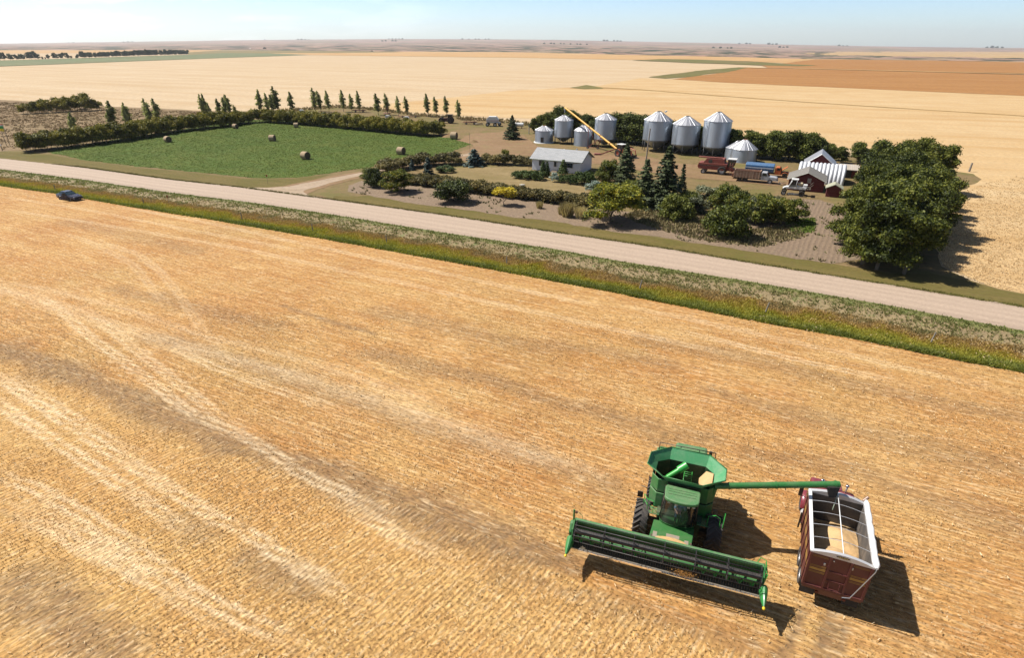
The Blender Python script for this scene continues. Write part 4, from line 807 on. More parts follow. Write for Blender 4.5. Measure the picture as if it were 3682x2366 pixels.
for k in (KD, KBIG, KSH, KFAR, KPOP, KSP, KSPB, KSPT, KMA, KYE, KSI, KHB, KJU, KCE, KRD, KSG, KOL, KWD): clean_unused(k)
# ================================================================== FARMSTEAD
M_GALV = pm('galvanised', (.50, .53, .57), .38, .75, .18, (.42, .40, .36), 1.2, bmp=.0)
def corr():
    m, t, b = newmat('corrugated'); v = coords(t); sp = N(t, 'SeparateXYZ'); t.links.new(v, sp.inputs[0]); n1 = noise(t, coords(t, 0, (.7, .7, .25)), 1, 4)
    oi = N(t, 'ObjectInfo'); vo = N(t, 'TexVoronoi'); vo.inputs['Scale'].default_value = .55; t.links.new(v, vo.inputs[0]); sv = N(t, 'SeparateColor'); t.links.new(vo.outputs['Color'], sv.inputs[0])
    c = mix(t, n1, (.29, .33, .38), (.50, .55, .61)); c = mix(t, mth(t, 'MULTIPLY', sv.outputs[0], .22), c, (.30, .32, .35))
    setc(t, b, c); b.inputs['Metallic'].default_value = .8
    t.links.new(mth(t, 'ADD', mth(t, 'MULTIPLY', n1, .18), .30), b.inputs['Roughness'])
    bump(t, b, mth(t, 'SINE', mth(t, 'MULTIPLY', sp.outputs[2], 2 * math.pi / .23)), .35, .05); return m
M_COR = corr()
M_ROOFM = pm('roof_metal', (.52, .53, .57), .45, .7, .15, (.5, .45, .4), 1)
M_LEG = pm('steel_leg', (.10, .11, .12), .6, .3, .3); M_BLK = pm('black_rubber', (.018, .018, .018), .75, 0, .35, (.12, .09, .06)); M_DK = pm('dark_steel', (.035, .034, .033), .5, .3, .35)
M_RUST = pm('rust', (.22, .09, .045), .8, 0, .4, (.12, .05, .03)); M_REDP = pm('faded_red', (.235, .035, .025), .5, 0, .35, (.30, .16, .10)); M_WHT = pm('white_paint', (.78, .78, .76), .45, 0, .15)
M_GLS = None
def glassmat(name, tint=(.02, .025, .028), op=.45):
    m, t, b = newmat(name); t.nodes.remove(b); tr = N(t, 'BsdfTransparent'); tr.inputs[0].default_value = (.75, .8, .82, 1); gl = N(t, 'BsdfGlossy'); gl.inputs['Roughness'].default_value = .04
    df = N(t, 'BsdfDiffuse'); df.inputs[0].default_value = tint + (1,); m1 = N(t, 'MixShader', i0=op); t.links.new(tr.outputs[0], m1.inputs[1]); t.links.new(df.outputs[0], m1.inputs[2])
    fr = N(t, 'Fresnel'); fr.inputs[0].default_value = 1.5; m2 = N(t, 'MixShader'); t.links.new(fr.outputs[0], m2.inputs[0]); t.links.new(m1.outputs[0], m2.inputs[1]); t.links.new(gl.outputs[0], m2.inputs[2])
    t.links.new(m2.outputs[0], t.nodes['Material Output'].inputs[0]); return m
M_GLS = glassmat('tinted_glass', op=.72)
def bin_(cx, by, wpx, ye, yp, label, ybb=None, door=False, rusty=False, ladder=True, group='steel grain bins'):
    f = P(cx, by); d = ppm(f); r = wpx / d / 2; dirv = Vector((f.x, f.y, 0)).normalized(); c = f + dirv * r; r = wpx / ppm(c) / 2; c = f + dirv * r
    ze = hgt(c, ye); zp = hgt(c, yp); zb = hgt(f, ybb) if ybb else 0.0
    q = root('hopper_bin' if ybb else 'grain_bin', label, 'grain bin', (c.x, c.y, .03), 0, group)
    m = MB(); m.lathe([(r, zb), (r, ze)], 48)
    m.build('wall', M_COR, q)
    m = MB(); n = 20; rr = r * 1.03
    m.lathe([(rr, ze - .03), (rr, ze), (r * .14, zp - .12)], n, smooth=False); 
    for k in range(n):
        a = 2 * math.pi * k / n; m.tube([(rr * math.cos(a), rr * math.sin(a), ze + .02), (r * .14 * math.cos(a), r * .14 * math.sin(a), zp - .10)], .035, 4, smooth=False)
    rf = m.build('roof', M_ROOFM, q)
    m = MB(); m.lathe([(r * .16, zp - .16), (r * .16, zp - .02), (.02, zp + .06)], 16); m.build('cap', M_RUST if rusty else M_LEG, rf)
    if ladder:
        m = MB(); a = R(-150); 
        for s in (-.2, .2): m.tube([((r + .1) * math.cos(a) - s * math.sin(a), (r + .1) * math.sin(a) + s * math.cos(a), zb), ((r + .1) * math.cos(a) - s * math.sin(a), (r + .1) * math.sin(a) + s * math.cos(a), ze)], .03, 5)
        z = zb + .2
        while z < ze: m.tube([((r + .1) * math.cos(a) + .2 * math.sin(a), (r + .1) * math.sin(a) - .2 * math.cos(a), z), ((r + .1) * math.cos(a) - .2 * math.sin(a), (r + .1) * math.sin(a) + .2 * math.cos(a), z)], .02, 4); z += .32
        m.build('ladder', M_GALV, q)
    if ybb:
        m = MB(); m.lathe([(r, zb), (r * .12, max(.45, zb - r * .75))], 32); m.build('hopper', M_COR, q)
        m = MB(); m.lathe([(r + .06, zb - .1), (r + .06, zb + .1), (r, zb + .12)], 40); m.build('ring_beam', M_LEG, q)
        for k in range(8):
            a = 2 * math.pi * (k + .5) / 8; x, y = r * .98 * math.cos(a), r * .98 * math.sin(a)
            MB().tube([(x, y, 0), (x, y, zb)], .075, 6).build('leg', M_LEG, q)
        m = MB()
        for k in range(8):
            a = 2 * math.pi * (k + .5) / 8; b_ = 2 * math.pi * (k + 1.5) / 8
            m.tube([(r * .98 * math.cos(a), r * .98 * math.sin(a), .1), (r * .98 * math.cos(b_), r * .98 * math.sin(b_), zb * .9)], .03, 4)
        m.build('brace', M_LEG, q)
    if door:
        m = MB(); a = R(-105); m.at(Matrix.Rotation(a, 4, 'Z')); m.box(r - .02, r + .06, -.42, .42, .25, ze * .5); m.build('door', M_DK, q)
        m = MB(); m.lathe([(r + .35, 0), (r + .3, .14), (r, .15)], 40); m.build('foundation', M_WHT, q)
    return q, c, r, ze, zp
bin_(1956, 516, 66, 467, 450, 'short flat bottomed steel bin, farthest left, with a dark door', door=True, rusty=True, ladder=False)
_, c2, r2, ze2, zp2 = bin_(2025, 520, 66, 431, 412, 'steel hopper bin under the top end of the yellow auger', 495, ladder=True)
bin_(2095, 527, 66, 469, 448, 'short flat bottomed steel bin behind the red legs of the auger', ladder=False)
bin_(2172, 532, 76, 428, 406, 'steel hopper bin crossed by the lower half of the yellow auger', 504)
bin_(2355, 549, 97, 431, 399, 'tall steel hopper bin with patched dark panels behind the yard lamp', 508)
bin_(2456, 560, 95, 446, 416, 'bright steel hopper bin in the middle of the three tall ones', 524)
bin_(2563, 569, 95, 433, 401, 'tallest bright steel hopper bin, right of the tall ones', 533)
bin_(2667, 587, 90, 534, 500, 'low flat bottomed steel bin behind the red combine', rusty=True, ladder=False)
bin_(2646, 580, 84, 531, 505, 'low steel bin half hidden behind the other low bin', ladder=False)
# --- house
M_SIDE, t, b = newmat('white_siding'); v = coords(t); sp = N(t, 'SeparateXYZ'); t.links.new(v, sp.inputs[0]); wv = mth(t, 'FRACT', mth(t, 'MULTIPLY', sp.outputs[2], 5))
c = mix(t, noise(t, v, 1.5, 4), (.50, .53, .58), (.56, .59, .64)); c = mix(t, ramp(t, wv, [(0, .35), (.12, 0)]), c, (.45, .48, .52)); setc(t, b, c); b.inputs['Roughness'].default_value = .5
M_SHING, t, b = newmat('grey_shingles'); v = coords(t); br = N(t, 'TexBrick'); br.inputs['Scale'].default_value = 1; br.inputs['Brick Width'].default_value = .9; br.inputs['Row Height'].default_value = .25; br.inputs['Mortar Size'].default_value = .02
br.inputs[1].default_value = (.235, .24, .245, 1); br.inputs[2].default_value = (.33, .33, .33, 1); br.inputs[3].default_value = (.12, .12, .12, 1); t.links.new(v, br.inputs[0])
c = mix(t, ramp(t, noise(t, v, 1.4, 5), [(.35, 0), (.65, .7)]), br.outputs[0], (.25, .25, .25)); setc(t, b, c); b.inputs['Roughness'].default_value = .9
def uvroot(name, label, cat, u, v, rot=0, group=None, z=.03):
    p = uvw(u, v); return root(name, label, cat, (float(p[0]), float(p[1]), z), RA + rot, group)
def gable(q, w_, d_, e, rg, over, mw, mr, th=.12, ax='x', trim=None, fdepth=0):
    """walls with gable ends; local x = w_, y = d_ (away from road); ridge along ax"""
    m = MB()
    if ax == 'x': m.prism([(0, 0), (d_, 0), (d_, e), (d_ / 2, rg - .08), (0, e)], 0, w_, 'x')
    else: m.prism([(0, 0), (w_, 0), (w_, e), (w_ / 2, rg - .08), (0, e)], 0, d_, 'y')
    wl = m.build('wall', mw, q); rr = []
    L, D = (w_, d_) if ax == 'x' else (d_, w_); sl = (rg - e) / (D / 2)
    for s in (0, 1):
        y0, y1 = (-over, D / 2) if s == 0 else (D + over, D / 2); z0 = e - sl * over
        a = [(-over, y0, z0), (L + over, y0, z0), (L + over, y1, rg), (-over, y1, rg)]; bt = [(p[0], p[1], p[2] + th) for p in a]
        if ax == 'y': a = [(p[1], p[0], p[2]) for p in a]; bt = [(p[1], p[0], p[2]) for p in bt]
        rr.append(MB().hexa(a, bt).build('roof', mr if not isinstance(mr, (list, tuple)) else mr[s], q))
    if trim:
        m = MB(); p = [(-over, z0), (D / 2, rg), (D + over, z0)]
        for x in (-over - .02, L + over + .02):
            for i in (0, 1):
                a_, b_ = p[i], p[i + 1]; t0 = Vector((x, a_[0], a_[1] + .02)); t1 = Vector((x, b_[0], b_[1] + .02))
                if ax == 'y': t0 = Vector((t0.y, t0.x, t0.z)); t1 = Vector((t1.y, t1.x, t1.z))
                m.tube([t0, t1], .07, 4, smooth=False)
        m.build('fascia', trim, q)
    return wl, rr
M_GTRIM = pm('green_trim', (.06, .12, .09), .6); M_PANE = glassmat('window_glass', (.03, .04, .05), .85)
H = uvroot('farmhouse', 'small white house with grey shingle roof and cedars by its door', 'house', -53.2, 117.6)
wl, rf = gable(H, 11.0, 7.0, 2.5, 4.1, .45, M_SIDE, M_SHING, trim=M_GTRIM)
m = MB(); m.tube([(-.45, -.50, 2.36), (11.45, -.50, 2.36)], .06, 5); m.build('gutter', M_GTRIM, H)
def window(q, x0, x1, z0, z1, y=-.02, ax='y', name='window'):
    f = MB(); g = MB(); s = .07
    def bx(m_, a0, a1, c0, c1, d0, d1):
        if ax == 'y': m_.box(a0, a1, d0, d1, c0, c1)
        else: m_.box(d0, d1, a0, a1, c0, c1)
    bx(f, x0 - s, x0, z0 - s, z1 + s, y - .05, y + .05); bx(f, x1, x1 + s, z0 - s, z1 + s, y - .05, y + .05); bx(f, x0, x1, z0 - s, z0, y - .05, y + .05); bx(f, x0, x1, z1, z1 + s, y - .05, y + .05)
    o = f.build(name, M_WHT, q); bx(g, x0, x1, z0, z1, y - .012, y + .012); g.build('pane', M_PANE, o); return o
window(H, 1.6, 3.0, 1.0, 2.1); window(H, 7.6, 9.3, 1.1, 2.05)
m = MB(); m.box(4.9, 5.85, -.05, .03, .35, 2.35); dr = m.build('door', M_WHT, H); MB().box(5.1, 5.65, -.075, -.055, 1.1, 2.1).build('pane', M_PANE, dr); MB().ball((5.75, -.1, 1.25), .04, 6).build('handle', M_DK, dr)
for k in range(3): MB().box(4.8, 6.0, -.1 - .35 * (k + 1), -.1 - .35 * k, .0, .33 - .1 * k).build('step', pm('old_wood', (.30, .24, .18), .9), H)
m = MB(); m.lathe([(.14, 0), (.14, .55), (.2, .56), (.2, .66), (.02, .72)], 12, (8.4, 4.4, 3.7)); m.build('chimney', M_GALV, H)
m = MB(); m.lathe([(.10, 0), (.10, .25), (.17, .27), (.02, .38)], 12, (5.4, 4.6, 3.75)); m.build('roof_vent', M_WHT, H)
# --- outbuildings
def boards(name, col, col2, rz=0, scl=6.5, axis=2):
    m, t, b = newmat(name); v = coords(t); sp = N(t, 'SeparateXYZ'); t.links.new(v, sp.inputs[0]); fr = mth(t, 'FRACT', mth(t, 'MULTIPLY', sp.outputs[axis], scl)); fl = mth(t, 'FLOOR', mth(t, 'MULTIPLY', sp.outputs[axis], scl))
    wn = N(t, 'TexWhiteNoise'); wn.noise_dimensions = '1D'; t.links.new(fl, wn.inputs['W']); n1 = noise(t, v, 1.4, 5, .65)
    c = mix(t, mth(t, 'MULTIPLY', wn.outputs[0], .6), col, col2); c = mix(t, ramp(t, n1, [(.5, 0), (.75, .7)]), c, col2); c = mix(t, ramp(t, fr, [(0, .8), (.14, 0)]), c, tuple(x * .3 for x in col)); setc(t, b, c); b.inputs['Roughness'].default_value = .85; return m
M_RED = boards('red_boards', (.085, .010, .010), (.14, .03, .026)); M_OLDR = boards('weathered_roof', (.13, .12, .105), (.19, .175, .155), scl=4, axis=1); M_TANR = boards('tan_roof', (.29, .25, .20), (.35, .31, .26), scl=3, axis=0)
S1 = uvroot('red_shed', 'weathered red board shed with grey roof, gable to the road', 'shed', -2.6, 121.6)
gable(S1, 6.0, 6.4, 2.05, 3.4, .35, M_RED, M_OLDR, ax='y', trim=pm('bleached_trim', (.5, .5, .45), .8))
MB().box(3.1, 3.75, -.06, -.01, 1.55, 2.4).build('shutter', pm('bleached_wood', (.42, .38, .33), .85), S1)
S2 = uvroot('small_red_shed', 'tiny red shed with mossy pale roof beside the big trees', 'shed', 3.9, 118.6)
gable(S2, 2.3, 2.4, 1.6, 2.2, .28, M_RED, pm('mossy_roof', (.36, .38, .28), .9), ax='y')
Q = uvroot('quonset', 'silver corrugated arch rib quonset between the red buildings', 'building', -1.5, 130.3)
m = MB(); L = 8.4; rw = 3.25; nx = 12 * 8; na = 28; vs = []; fs = []
for i in range(nx + 1):
    x = L * i / nx; rb_ = .34 * abs(math.sin(math.pi * 12 * i / nx)) ** .6
    for k in range(na + 1):
        a = math.pi * k / na; vs.append((x, rw - (rw + rb_) * math.cos(a), (3.15 + rb_) * math.sin(a)))
for i in range(nx):
    for k in range(na): fs.append((i * (na + 1) + k, (i + 1) * (na + 1) + k, (i + 1) * (na + 1) + k + 1, i * (na + 1) + k + 1))
m.add(vs, fs, True); m.build('arch_shell', pm('quonset_metal', (.66, .67, .70), .5, .15, .12, (.5, .48, .44)), Q)
for x in (.05, L - .05):
    m = MB(); m.add([(x, rw - rw * math.cos(math.pi * k / 20), 3.15 * math.sin(math.pi * k / 20)) for k in range(21)], [tuple(range(21))]); m.build('end_wall', M_RED, Q)
S3 = uvroot('barn', 'dark red barn with bright metal roof behind the quonset', 'barn', -.5, 138.2)
gable(S3, 5.4, 6.2, 2.4, 4.5, .4, M_RED, M_ROOFM, ax='y', trim=M_WHT); MB().box(1.9, 3.5, -.06, -.01, 0, 2.0).build('door', M_RED, S3)
S4 = uvroot('lean_to_shed', 'low red shed with pale tan roof at the right of the barn', 'shed', 5.9, 139.0)
gable(S4, 3.3, 4.6, 1.7, 2.3, .35, M_RED, M_TANR, ax='x'); MB().box(1.2, 2.4, -.05, -.01, 0, 1.5).build('doorway', M_BLK, S4)
# --- generic wheel
def wheel(q, x, y, r, w_, rim, name='wheel', ax='y', z=None, lug=False, seg=28):
    z = r if z is None else z; hw = w_ / 2; T = Matrix.Translation((x, y, z)) @ (Matrix.Identity(4) if ax == 'x' else Matrix.Rotation(math.pi / 2, 4, 'Z'))
    m = MB().at(T); m.lathe([(r * .55, -hw * .8), (r * .8, -hw), (r * .95, -hw * .92), (r, -hw * .6), (r, hw * .6), (r * .95, hw * .92), (r * .8, hw), (r * .55, hw * .8), (r * .5, 0), (r * .55, -hw * .8)], seg, ax='x')
    if lug:
        n = 20
        for k in range(n):
            for s in (-1, 1):
                a0 = 2 * math.pi * (k + (.5 if s > 0 else 0)) / n; pts = []
                for j in range(5):
                    f_ = j / 4; a = a0 + f_ * .34; rr_ = r * (1.035 - .05 * max(0, f_ - .75) * 2); pts.append((s * hw * (.04 + .96 * f_), rr_ * math.cos(a), rr_ * math.sin(a)))
                m.tube(pts, .045 * r / .93, 5, smooth=False)
    o = m.build(name, M_BLK, q)
    m = MB().at(T); m.lathe([(r * .56, -hw * .7), (r * .5, -hw * .3), (r * .25, -hw * .25), (.0, -hw * .35)], 20, ax='x'); m.lathe([(0, hw * .35), (r * .25, hw * .25), (r * .5, hw * .3), (r * .56, hw * .7)], 20, ax='x')
    m.lathe([(r * .12, -hw * .6), (r * .12, hw * .6)], 10, ax='x'); m.build('rim', rim, o); return o
# vehicles heading along local +x
M_CABG = M_GLS
def stake_truck():
    q = uvroot('grain_truck', 'old farm truck with silver grey cab and brown wooden grain box', 'truck', -10.6, 126.3); g = pm('silver_paint', (.50, .53, .58), .4, .1, .3); wd_ = boards('stake_wood', (.26, .15, .10), (.40, .27, .18), scl=2.6, axis=0)
    MB().box(-1.9, 5.0, -.45, .45, .55, .8).build('chassis', M_DK, q)
    m = MB(); m.box(-2.2, 2.7, -1.15, 1.15, .85, 1.0); m.box(-2.2, 2.7, -1.15, -1.06, 1.0, 2.15); m.box(-2.2, 2.7, 1.06, 1.15, 1.0, 2.15); m.box(-2.2, -2.1, -1.06, 1.06, 1.0, 2.15); m.box(2.6, 2.7, -1.06, 1.06, 1.0, 2.3)
    bx_ = m.build('grain_box', wd_, q); m = MB()
    for k in range(9): m.box(-2.15 + k * .58, -2.05 + k * .58, -1.2, -1.15, .8, 2.2)
    m.build('stakes', pm('pale_stake', (.42, .30, .22), .85), bx_); MB().box(-2.24, 2.74, -1.2, -1.1, 2.15, 2.24).build('rail', M_RUST, bx_)
    m = MB(); m.prism([(2.85, .6), (4.35, .6), (4.35, 1.35), (4.2, 1.42), (3.85, 2.08), (3.0, 2.1), (2.85, 1.9)], -.95, .95, 'y'); cab_ = m.build('cab', g, q, bev=.05)
    MB().prism([(4.36, .62), (5.75, .62), (5.8, 1.18), (5.6, 1.28), (4.36, 1.38)], -.9, .9, 'y').build('hood', g, q, bev=.06)
    MB().prism([(4.26, 1.45), (4.30, 1.45), (3.96, 2.02), (3.92, 2.02)], -.85, .85, 'y').build('windshield', M_GLS, cab_); MB().prism([(3.1, 1.45), (3.95, 1.45), (3.72, 1.98), (3.12, 1.98)], -.975, -.955, 'y').build('side_window', M_GLS, cab_)
    MB().box(5.8, 5.88, -.8, .8, .75, 1.1).build('grille', M_DK, q); MB().box(5.8, 5.98, -.98, .98, .5, .68).build('bumper', M_WHT, q)
    for s in (-1, 1): MB().lathe([(.0, .0), (.11, 0), (.12, -.05)], 12, (5.92, s * .68, .95), ax='x').build('headlight', M_WHT, q)
    for x, y in ((0, -.85), (0, .85)): wheel(q, x, y, .48, .5, M_DK)
    for y in (-.9, .9): wheel(q, 4.6, y, .46, .28, M_WHT)
stake_truck()
def tank_truck():
    q = uvroot('tank_truck', 'orange cab truck with blue tank box and its hood standing open', 'truck', -10.2, 133.6); o_ = pm('orange_paint', (.62, .14, .02), .45, 0, .2); bl = pm('blue_paint', (.03, .13, .30), .4, .1, .2, (.35, .38, .4))
    MB().box(-1.2, 6.4, -.4, .4, .55, .8).build('chassis', M_DK, q)
    m = MB(); m.prism([(-1.1, .95), (1.1, .95), (1.25, 1.3), (1.22, 2.2), (.8, 2.5), (-.8, 2.5), (-1.22, 2.2), (-1.25, 1.3)], -1.3, 4.2, 'x'); tk = m.build('tank', bl, q, bev=.06)
    MB().box(-1.2, 4.1, -1.29, -1.25, 1.62, 1.82).build('stripe', pm('pale_stripe', (.6, .68, .75), .4), tk)
    MB().prism([(4.4, .6), (5.6, .6), (5.6, 1.4), (5.3, 2.05), (4.7, 2.1), (4.4, 1.9)], -.9, .9, 'y').build('cab', o_, q, bev=.12)
    MB().prism([(5.62, 1.42), (5.66, 1.42), (5.40, 1.98), (5.36, 1.98)], -.78, .78, 'y').build('windshield', M_GLS, q); MB().prism([(4.75, 1.45), (5.4, 1.45), (5.25, 1.95), (4.78, 1.95)], -.93, -.91, 'y').build('side_window', M_GLS, q)
    MB().box(5.6, 6.9, -.5, .5, .6, 1.2).build('engine', M_DK, q)
    for s in (-1, 1): MB().at(Matrix.Translation((6.4, s * .82, .5))).lathe([(.62, -.16), (.66, 0), (.62, .16)], 14, ax='y', a0=0, a1=math.pi).build('fender', o_, q)
    MB().at(Matrix.Translation((5.65, 0, 1.35)) @ Matrix.Rotation(R(-38), 4, 'Y')).box(0, 1.35, -.6, .6, 0, .1).build('open_hood', o_, q, bev=.03)
    MB().box(6.95, 7.05, -.7, .7, .6, 1.15).build('grille', o_, q); MB().box(7.05, 7.15, -.95, .95, .45, .6).build('bumper', M_WHT, q)
    for s in (-1, 1): MB().lathe([(0, 0), (.1, 0), (.11, -.06)], 12, (7.1, s * .6, .95), ax='x').build('headlight', M_WHT, q)
    for x in (.3, 1.4):
        for y in (-.85, .85): wheel(q, x, y, .5, .45, M_DK)
    for y in (-.85, .85): wheel(q, 6.4, y, .48, .28, M_DK)
tank_truck()
def red_combine():
    q = uvroot('red_combine', 'old red combine with white cab roof facing the parked trucks', 'combine harvester', -19.3, 131.6)
    MB().prism([(-1.2, 1.0), (4.2, .9), (4.4, 1.6), (4.4, 2.3), (-1.3, 2.2), (-1.5, 1.5)], -1.35, 1.35, 'y').build('body', M_REDP, q, bev=.05)
    MB().prism([(-.5, 2.2), (3.9, 2.3), (3.7, 3.2), (.2, 3.15)], -1.2, 1.2, 'y').build('grain_tank', M_REDP, q, bev=.05)
    MB().box(-1.2, 4.3, -1.41, -1.36, 1.72, 1.86).build('trim_stripe', M_DK, q); MB().lathe([(0, 0), (.42, .0), (.42, .08), (0, .1)], 18, (1.0, -1.32, 2.6), ax='y').build('air_screen', M_DK, q)
    MB().tube([(-1.5, -1.0, 3.35), (3.3, -1.0, 3.35)], .16, 10).build('unloading_auger', M_REDP, q)
    MB().prism([(3.2, .8), (4.6, .8), (4.3, 1.9), (3.2, 1.9)], -.9, .9, 'y').build('underbody', M_REDP, q)
    c_ = MB().prism([(4.4, 1.7), (5.6, 1.7), (5.9, 3.1), (4.4, 3.1)], -.8, .8, 'y').build('cab', M_GLS, q); MB().box(4.3, 6.1, -.95, .95, 3.12, 3.28).build('cab_roof', M_WHT, c_, bev=.04)
    m = MB()
    for x0, x1 in ((4.42, 4.42), (5.62, 5.92)):
        for s in (-.82, .82): m.tube([(x0, s, 1.7), (x1, s, 3.1)], .05, 5)
    m.build('cab_posts', M_REDP, c_)
    m = MB(); m.tube([(5.0, -1.3, .3), (5.0, -1.3, 2.6)], .03, 5); m.tube([(5.5, -1.3, .3), (5.5, -1.3, 2.6)], .03, 5)
    for k in range(7): m.tube([(5.0, -1.3, .4 + .3 * k), (5.5, -1.3, .4 + .3 * k)], .025, 5)
    m.build('ladder', M_REDP, q); MB().prism([(4.4, .9), (6.6, .5), (6.6, 1.1), (4.4, 1.7)], -.6, .6, 'y').build('feeder_house', M_REDP, q)
    for y in (-1.25, 1.25): wheel(q, 3.5, y, .85, .6, M_WHT, lug=False); wheel(q, -.2, y, .5, .35, M_WHT)
red_combine()
q = uvroot('pickup_header', 'dark rusty pickup header lying between red combine and farm truck', 'harvester header', -13.4, 127.6)
m = MB(); m.box(0, .9, 0, 4.6, .35, 1.1); m.build('frame', M_RUST, q, bev=.04); MB().tube([(1.3, -.1, .55), (1.3, 4.7, .55)], .28, 10).build('pickup_drum', M_DK, q); m = MB()
for k in range(18): m.tube([(.2, .1 + k * .26, 1.1), (1.6, .1 + k * .26, .9), (2.1, .1 + k * .26, .45)], .035, 4)
m.build('tines', M_DK, q)
def sprayer():
    q = uvroot('swather', 'white high clearance swather in front of the red shed', 'farm machine', -3.0, 117.5)
    MB().prism([(-.3, 1.15), (3.6, 1.15), (3.6, 1.5), (2.4, 1.75), (.2, 1.45)], -.6, .6, 'y').build('frame_body', M_WHT, q, bev=.05)
    c_ = MB().prism([(.7, 1.5), (1.9, 1.6), (1.9, 2.7), (1.15, 2.7)], -.6, .6, 'y').build('cab', M_GLS, q); MB().box(.95, 2.1, -.7, .7, 2.7, 2.85).build('cab_roof', M_WHT, c_, bev=.04)
    m = MB()
    for s in (-.62, .62): m.tube([(.7, s, 1.5), (1.15, s, 2.7)], .06, 5); m.tube([(1.9, s, 1.5), (1.9, s, 2.7)], .06, 5)
    m.build('cab_posts', M_WHT, c_); MB().box(2.1, 2.9, -.5, .5, 1.75, 2.25).build('tank', pm('cream_plastic', (.62, .52, .32), .5), q, bev=.08); MB().box(3.0, 3.7, -.5, .5, 1.5, 2.0).build('engine_cover', M_WHT, q, bev=.05)
    for s in (-1.1, 1.1):
        MB().tube([(.1, s * .5, 1.3), (.0, s, 1.2), (.05, s, .5)], .09, 6).build('leg', M_DK, q); MB().tube([(3.0, s * .5, 1.3), (3.0, s, 1.2), (3.0, s, .5)], .09, 6).build('leg', M_DK, q)
        wheel(q, .05, s, .44, .28, M_WHT); wheel(q, 3.0, s, .5, .4, M_DK)
    m = MB(); 
    for z in (1.75, 2.0): m.tube([(-1.0, -.8, z), (.2, -.8, z - .1)], .04, 5); m.tube([(-1.0, .8, z), (.2, .8, z - .1)], .04, 5)
    m.tube([(-1.0, -.9, 1.85), (-1.0, .9, 1.85)], .07, 6); m.build('front_arms', M_DK, q)
    m = MB(); m.box(3.7, 4.3, -1.2, 1.2, 1.3, 1.4); m.tube([(3.7, 1.2, 1.2), (4.6, 1.2, 2.3)], .05, 5); m.tube([(3.7, -1.2, 1.2), (4.6, -1.2, 2.3)], .05, 5); m.build('rear_rack', M_DK, q)
    return q
sprayer()
for k, x in enumerate((-2.0, -1.55, -1.1, -.7)):
    p = uvw(x, 117.3 + .1 * (k % 2)); o = MB().box(-.2, .2, -.14, .14, 0, .34).build('white_jug', M_WHT, bev=.05); o.location = (p[0], p[1], .05); tag(o, 'white plastic jug on the ground under the white swather', 'jug', 'white jugs under the swather')
# --- auger, loader tractor
M_YEL = pm('yellow_paint', (.80, .40, .02), .45, 0, .15)
top = Vector((c2.x, c2.y, zp2 + 1.6)); 
def P_h_at(x, y, base):   # height on the photograph ray above ground line through base distance
    lo, hi = 0, 20
    for _ in range(40):
        m_ = (lo + hi) / 2
        if P(x, y, m_).y > base.y: lo = m_
        else: hi = m_
    return P(x, y, lo)
top = P_h_at(2031, 386, c2); bot = P(2218, 535, 1.3); p0 = bot; q = root('grain_auger', 'long yellow grain auger on red wheeled legs reaching over the bins', 'grain auger', (p0.x, p0.y, 0)); o0 = Vector((p0.x, p0.y, 0))
A = top - o0; B = bot - o0; print('auger', A, B, c2, zp2)
MB().tube([B, A], .24, 12).build('tube', M_YEL, q); MB().tube([A + Vector((0, 0, .1)), A - Vector((0, 0, 1.3))], .16, 8).build('spout', M_GALV, q)
m = MB(); fd = (A - B).normalized()
for k in (.12, .3, .5): c_ = B.lerp(A, k); m.tube([c_ - fd * .1, c_ + fd * .1], .29, 12)
m.build('collar', M_RUST, q)
ax1 = P(2113, 534) - o0; ax2 = ax1 + E1 * 2.6 + E2 * .4; md = B.lerp(A, .52); md2 = B.lerp(A, .28)
m = MB(); 
for e in (ax1, ax2): m.tube([e + Vector((0, 0, .35)), md], .07, 5); m.tube([e + Vector((0, 0, .35)), md2 - Vector((0, 0, .2))], .07, 5)
m.tube([ax1 + Vector((0, 0, .35)), ax2 + Vector((0, 0, .35))], .07, 5); m.build('undercarriage', M_REDP, q)
for e in (ax1, ax2): wheel(q, e.x, e.y, .35, .22, M_WHT)
ik = P(2150, 557) - o0; m = MB(); m.tube([B + Vector((.4, .2, .25)), ik + Vector((1.2, .2, .35)), ik + Vector((.3, 0, .25))], .15, 8); m.build('swing_hopper_tube', M_REDP, q); MB().box(ik.x - .9, ik.x + .6, ik.y - .5, ik.y + .5, .12, .42).build('swing_hopper', M_REDP, q, bev=.05)
for s in (-.9, .6): wheel(q, ik.x + s, ik.y - .5, .14, .1, M_WHT)
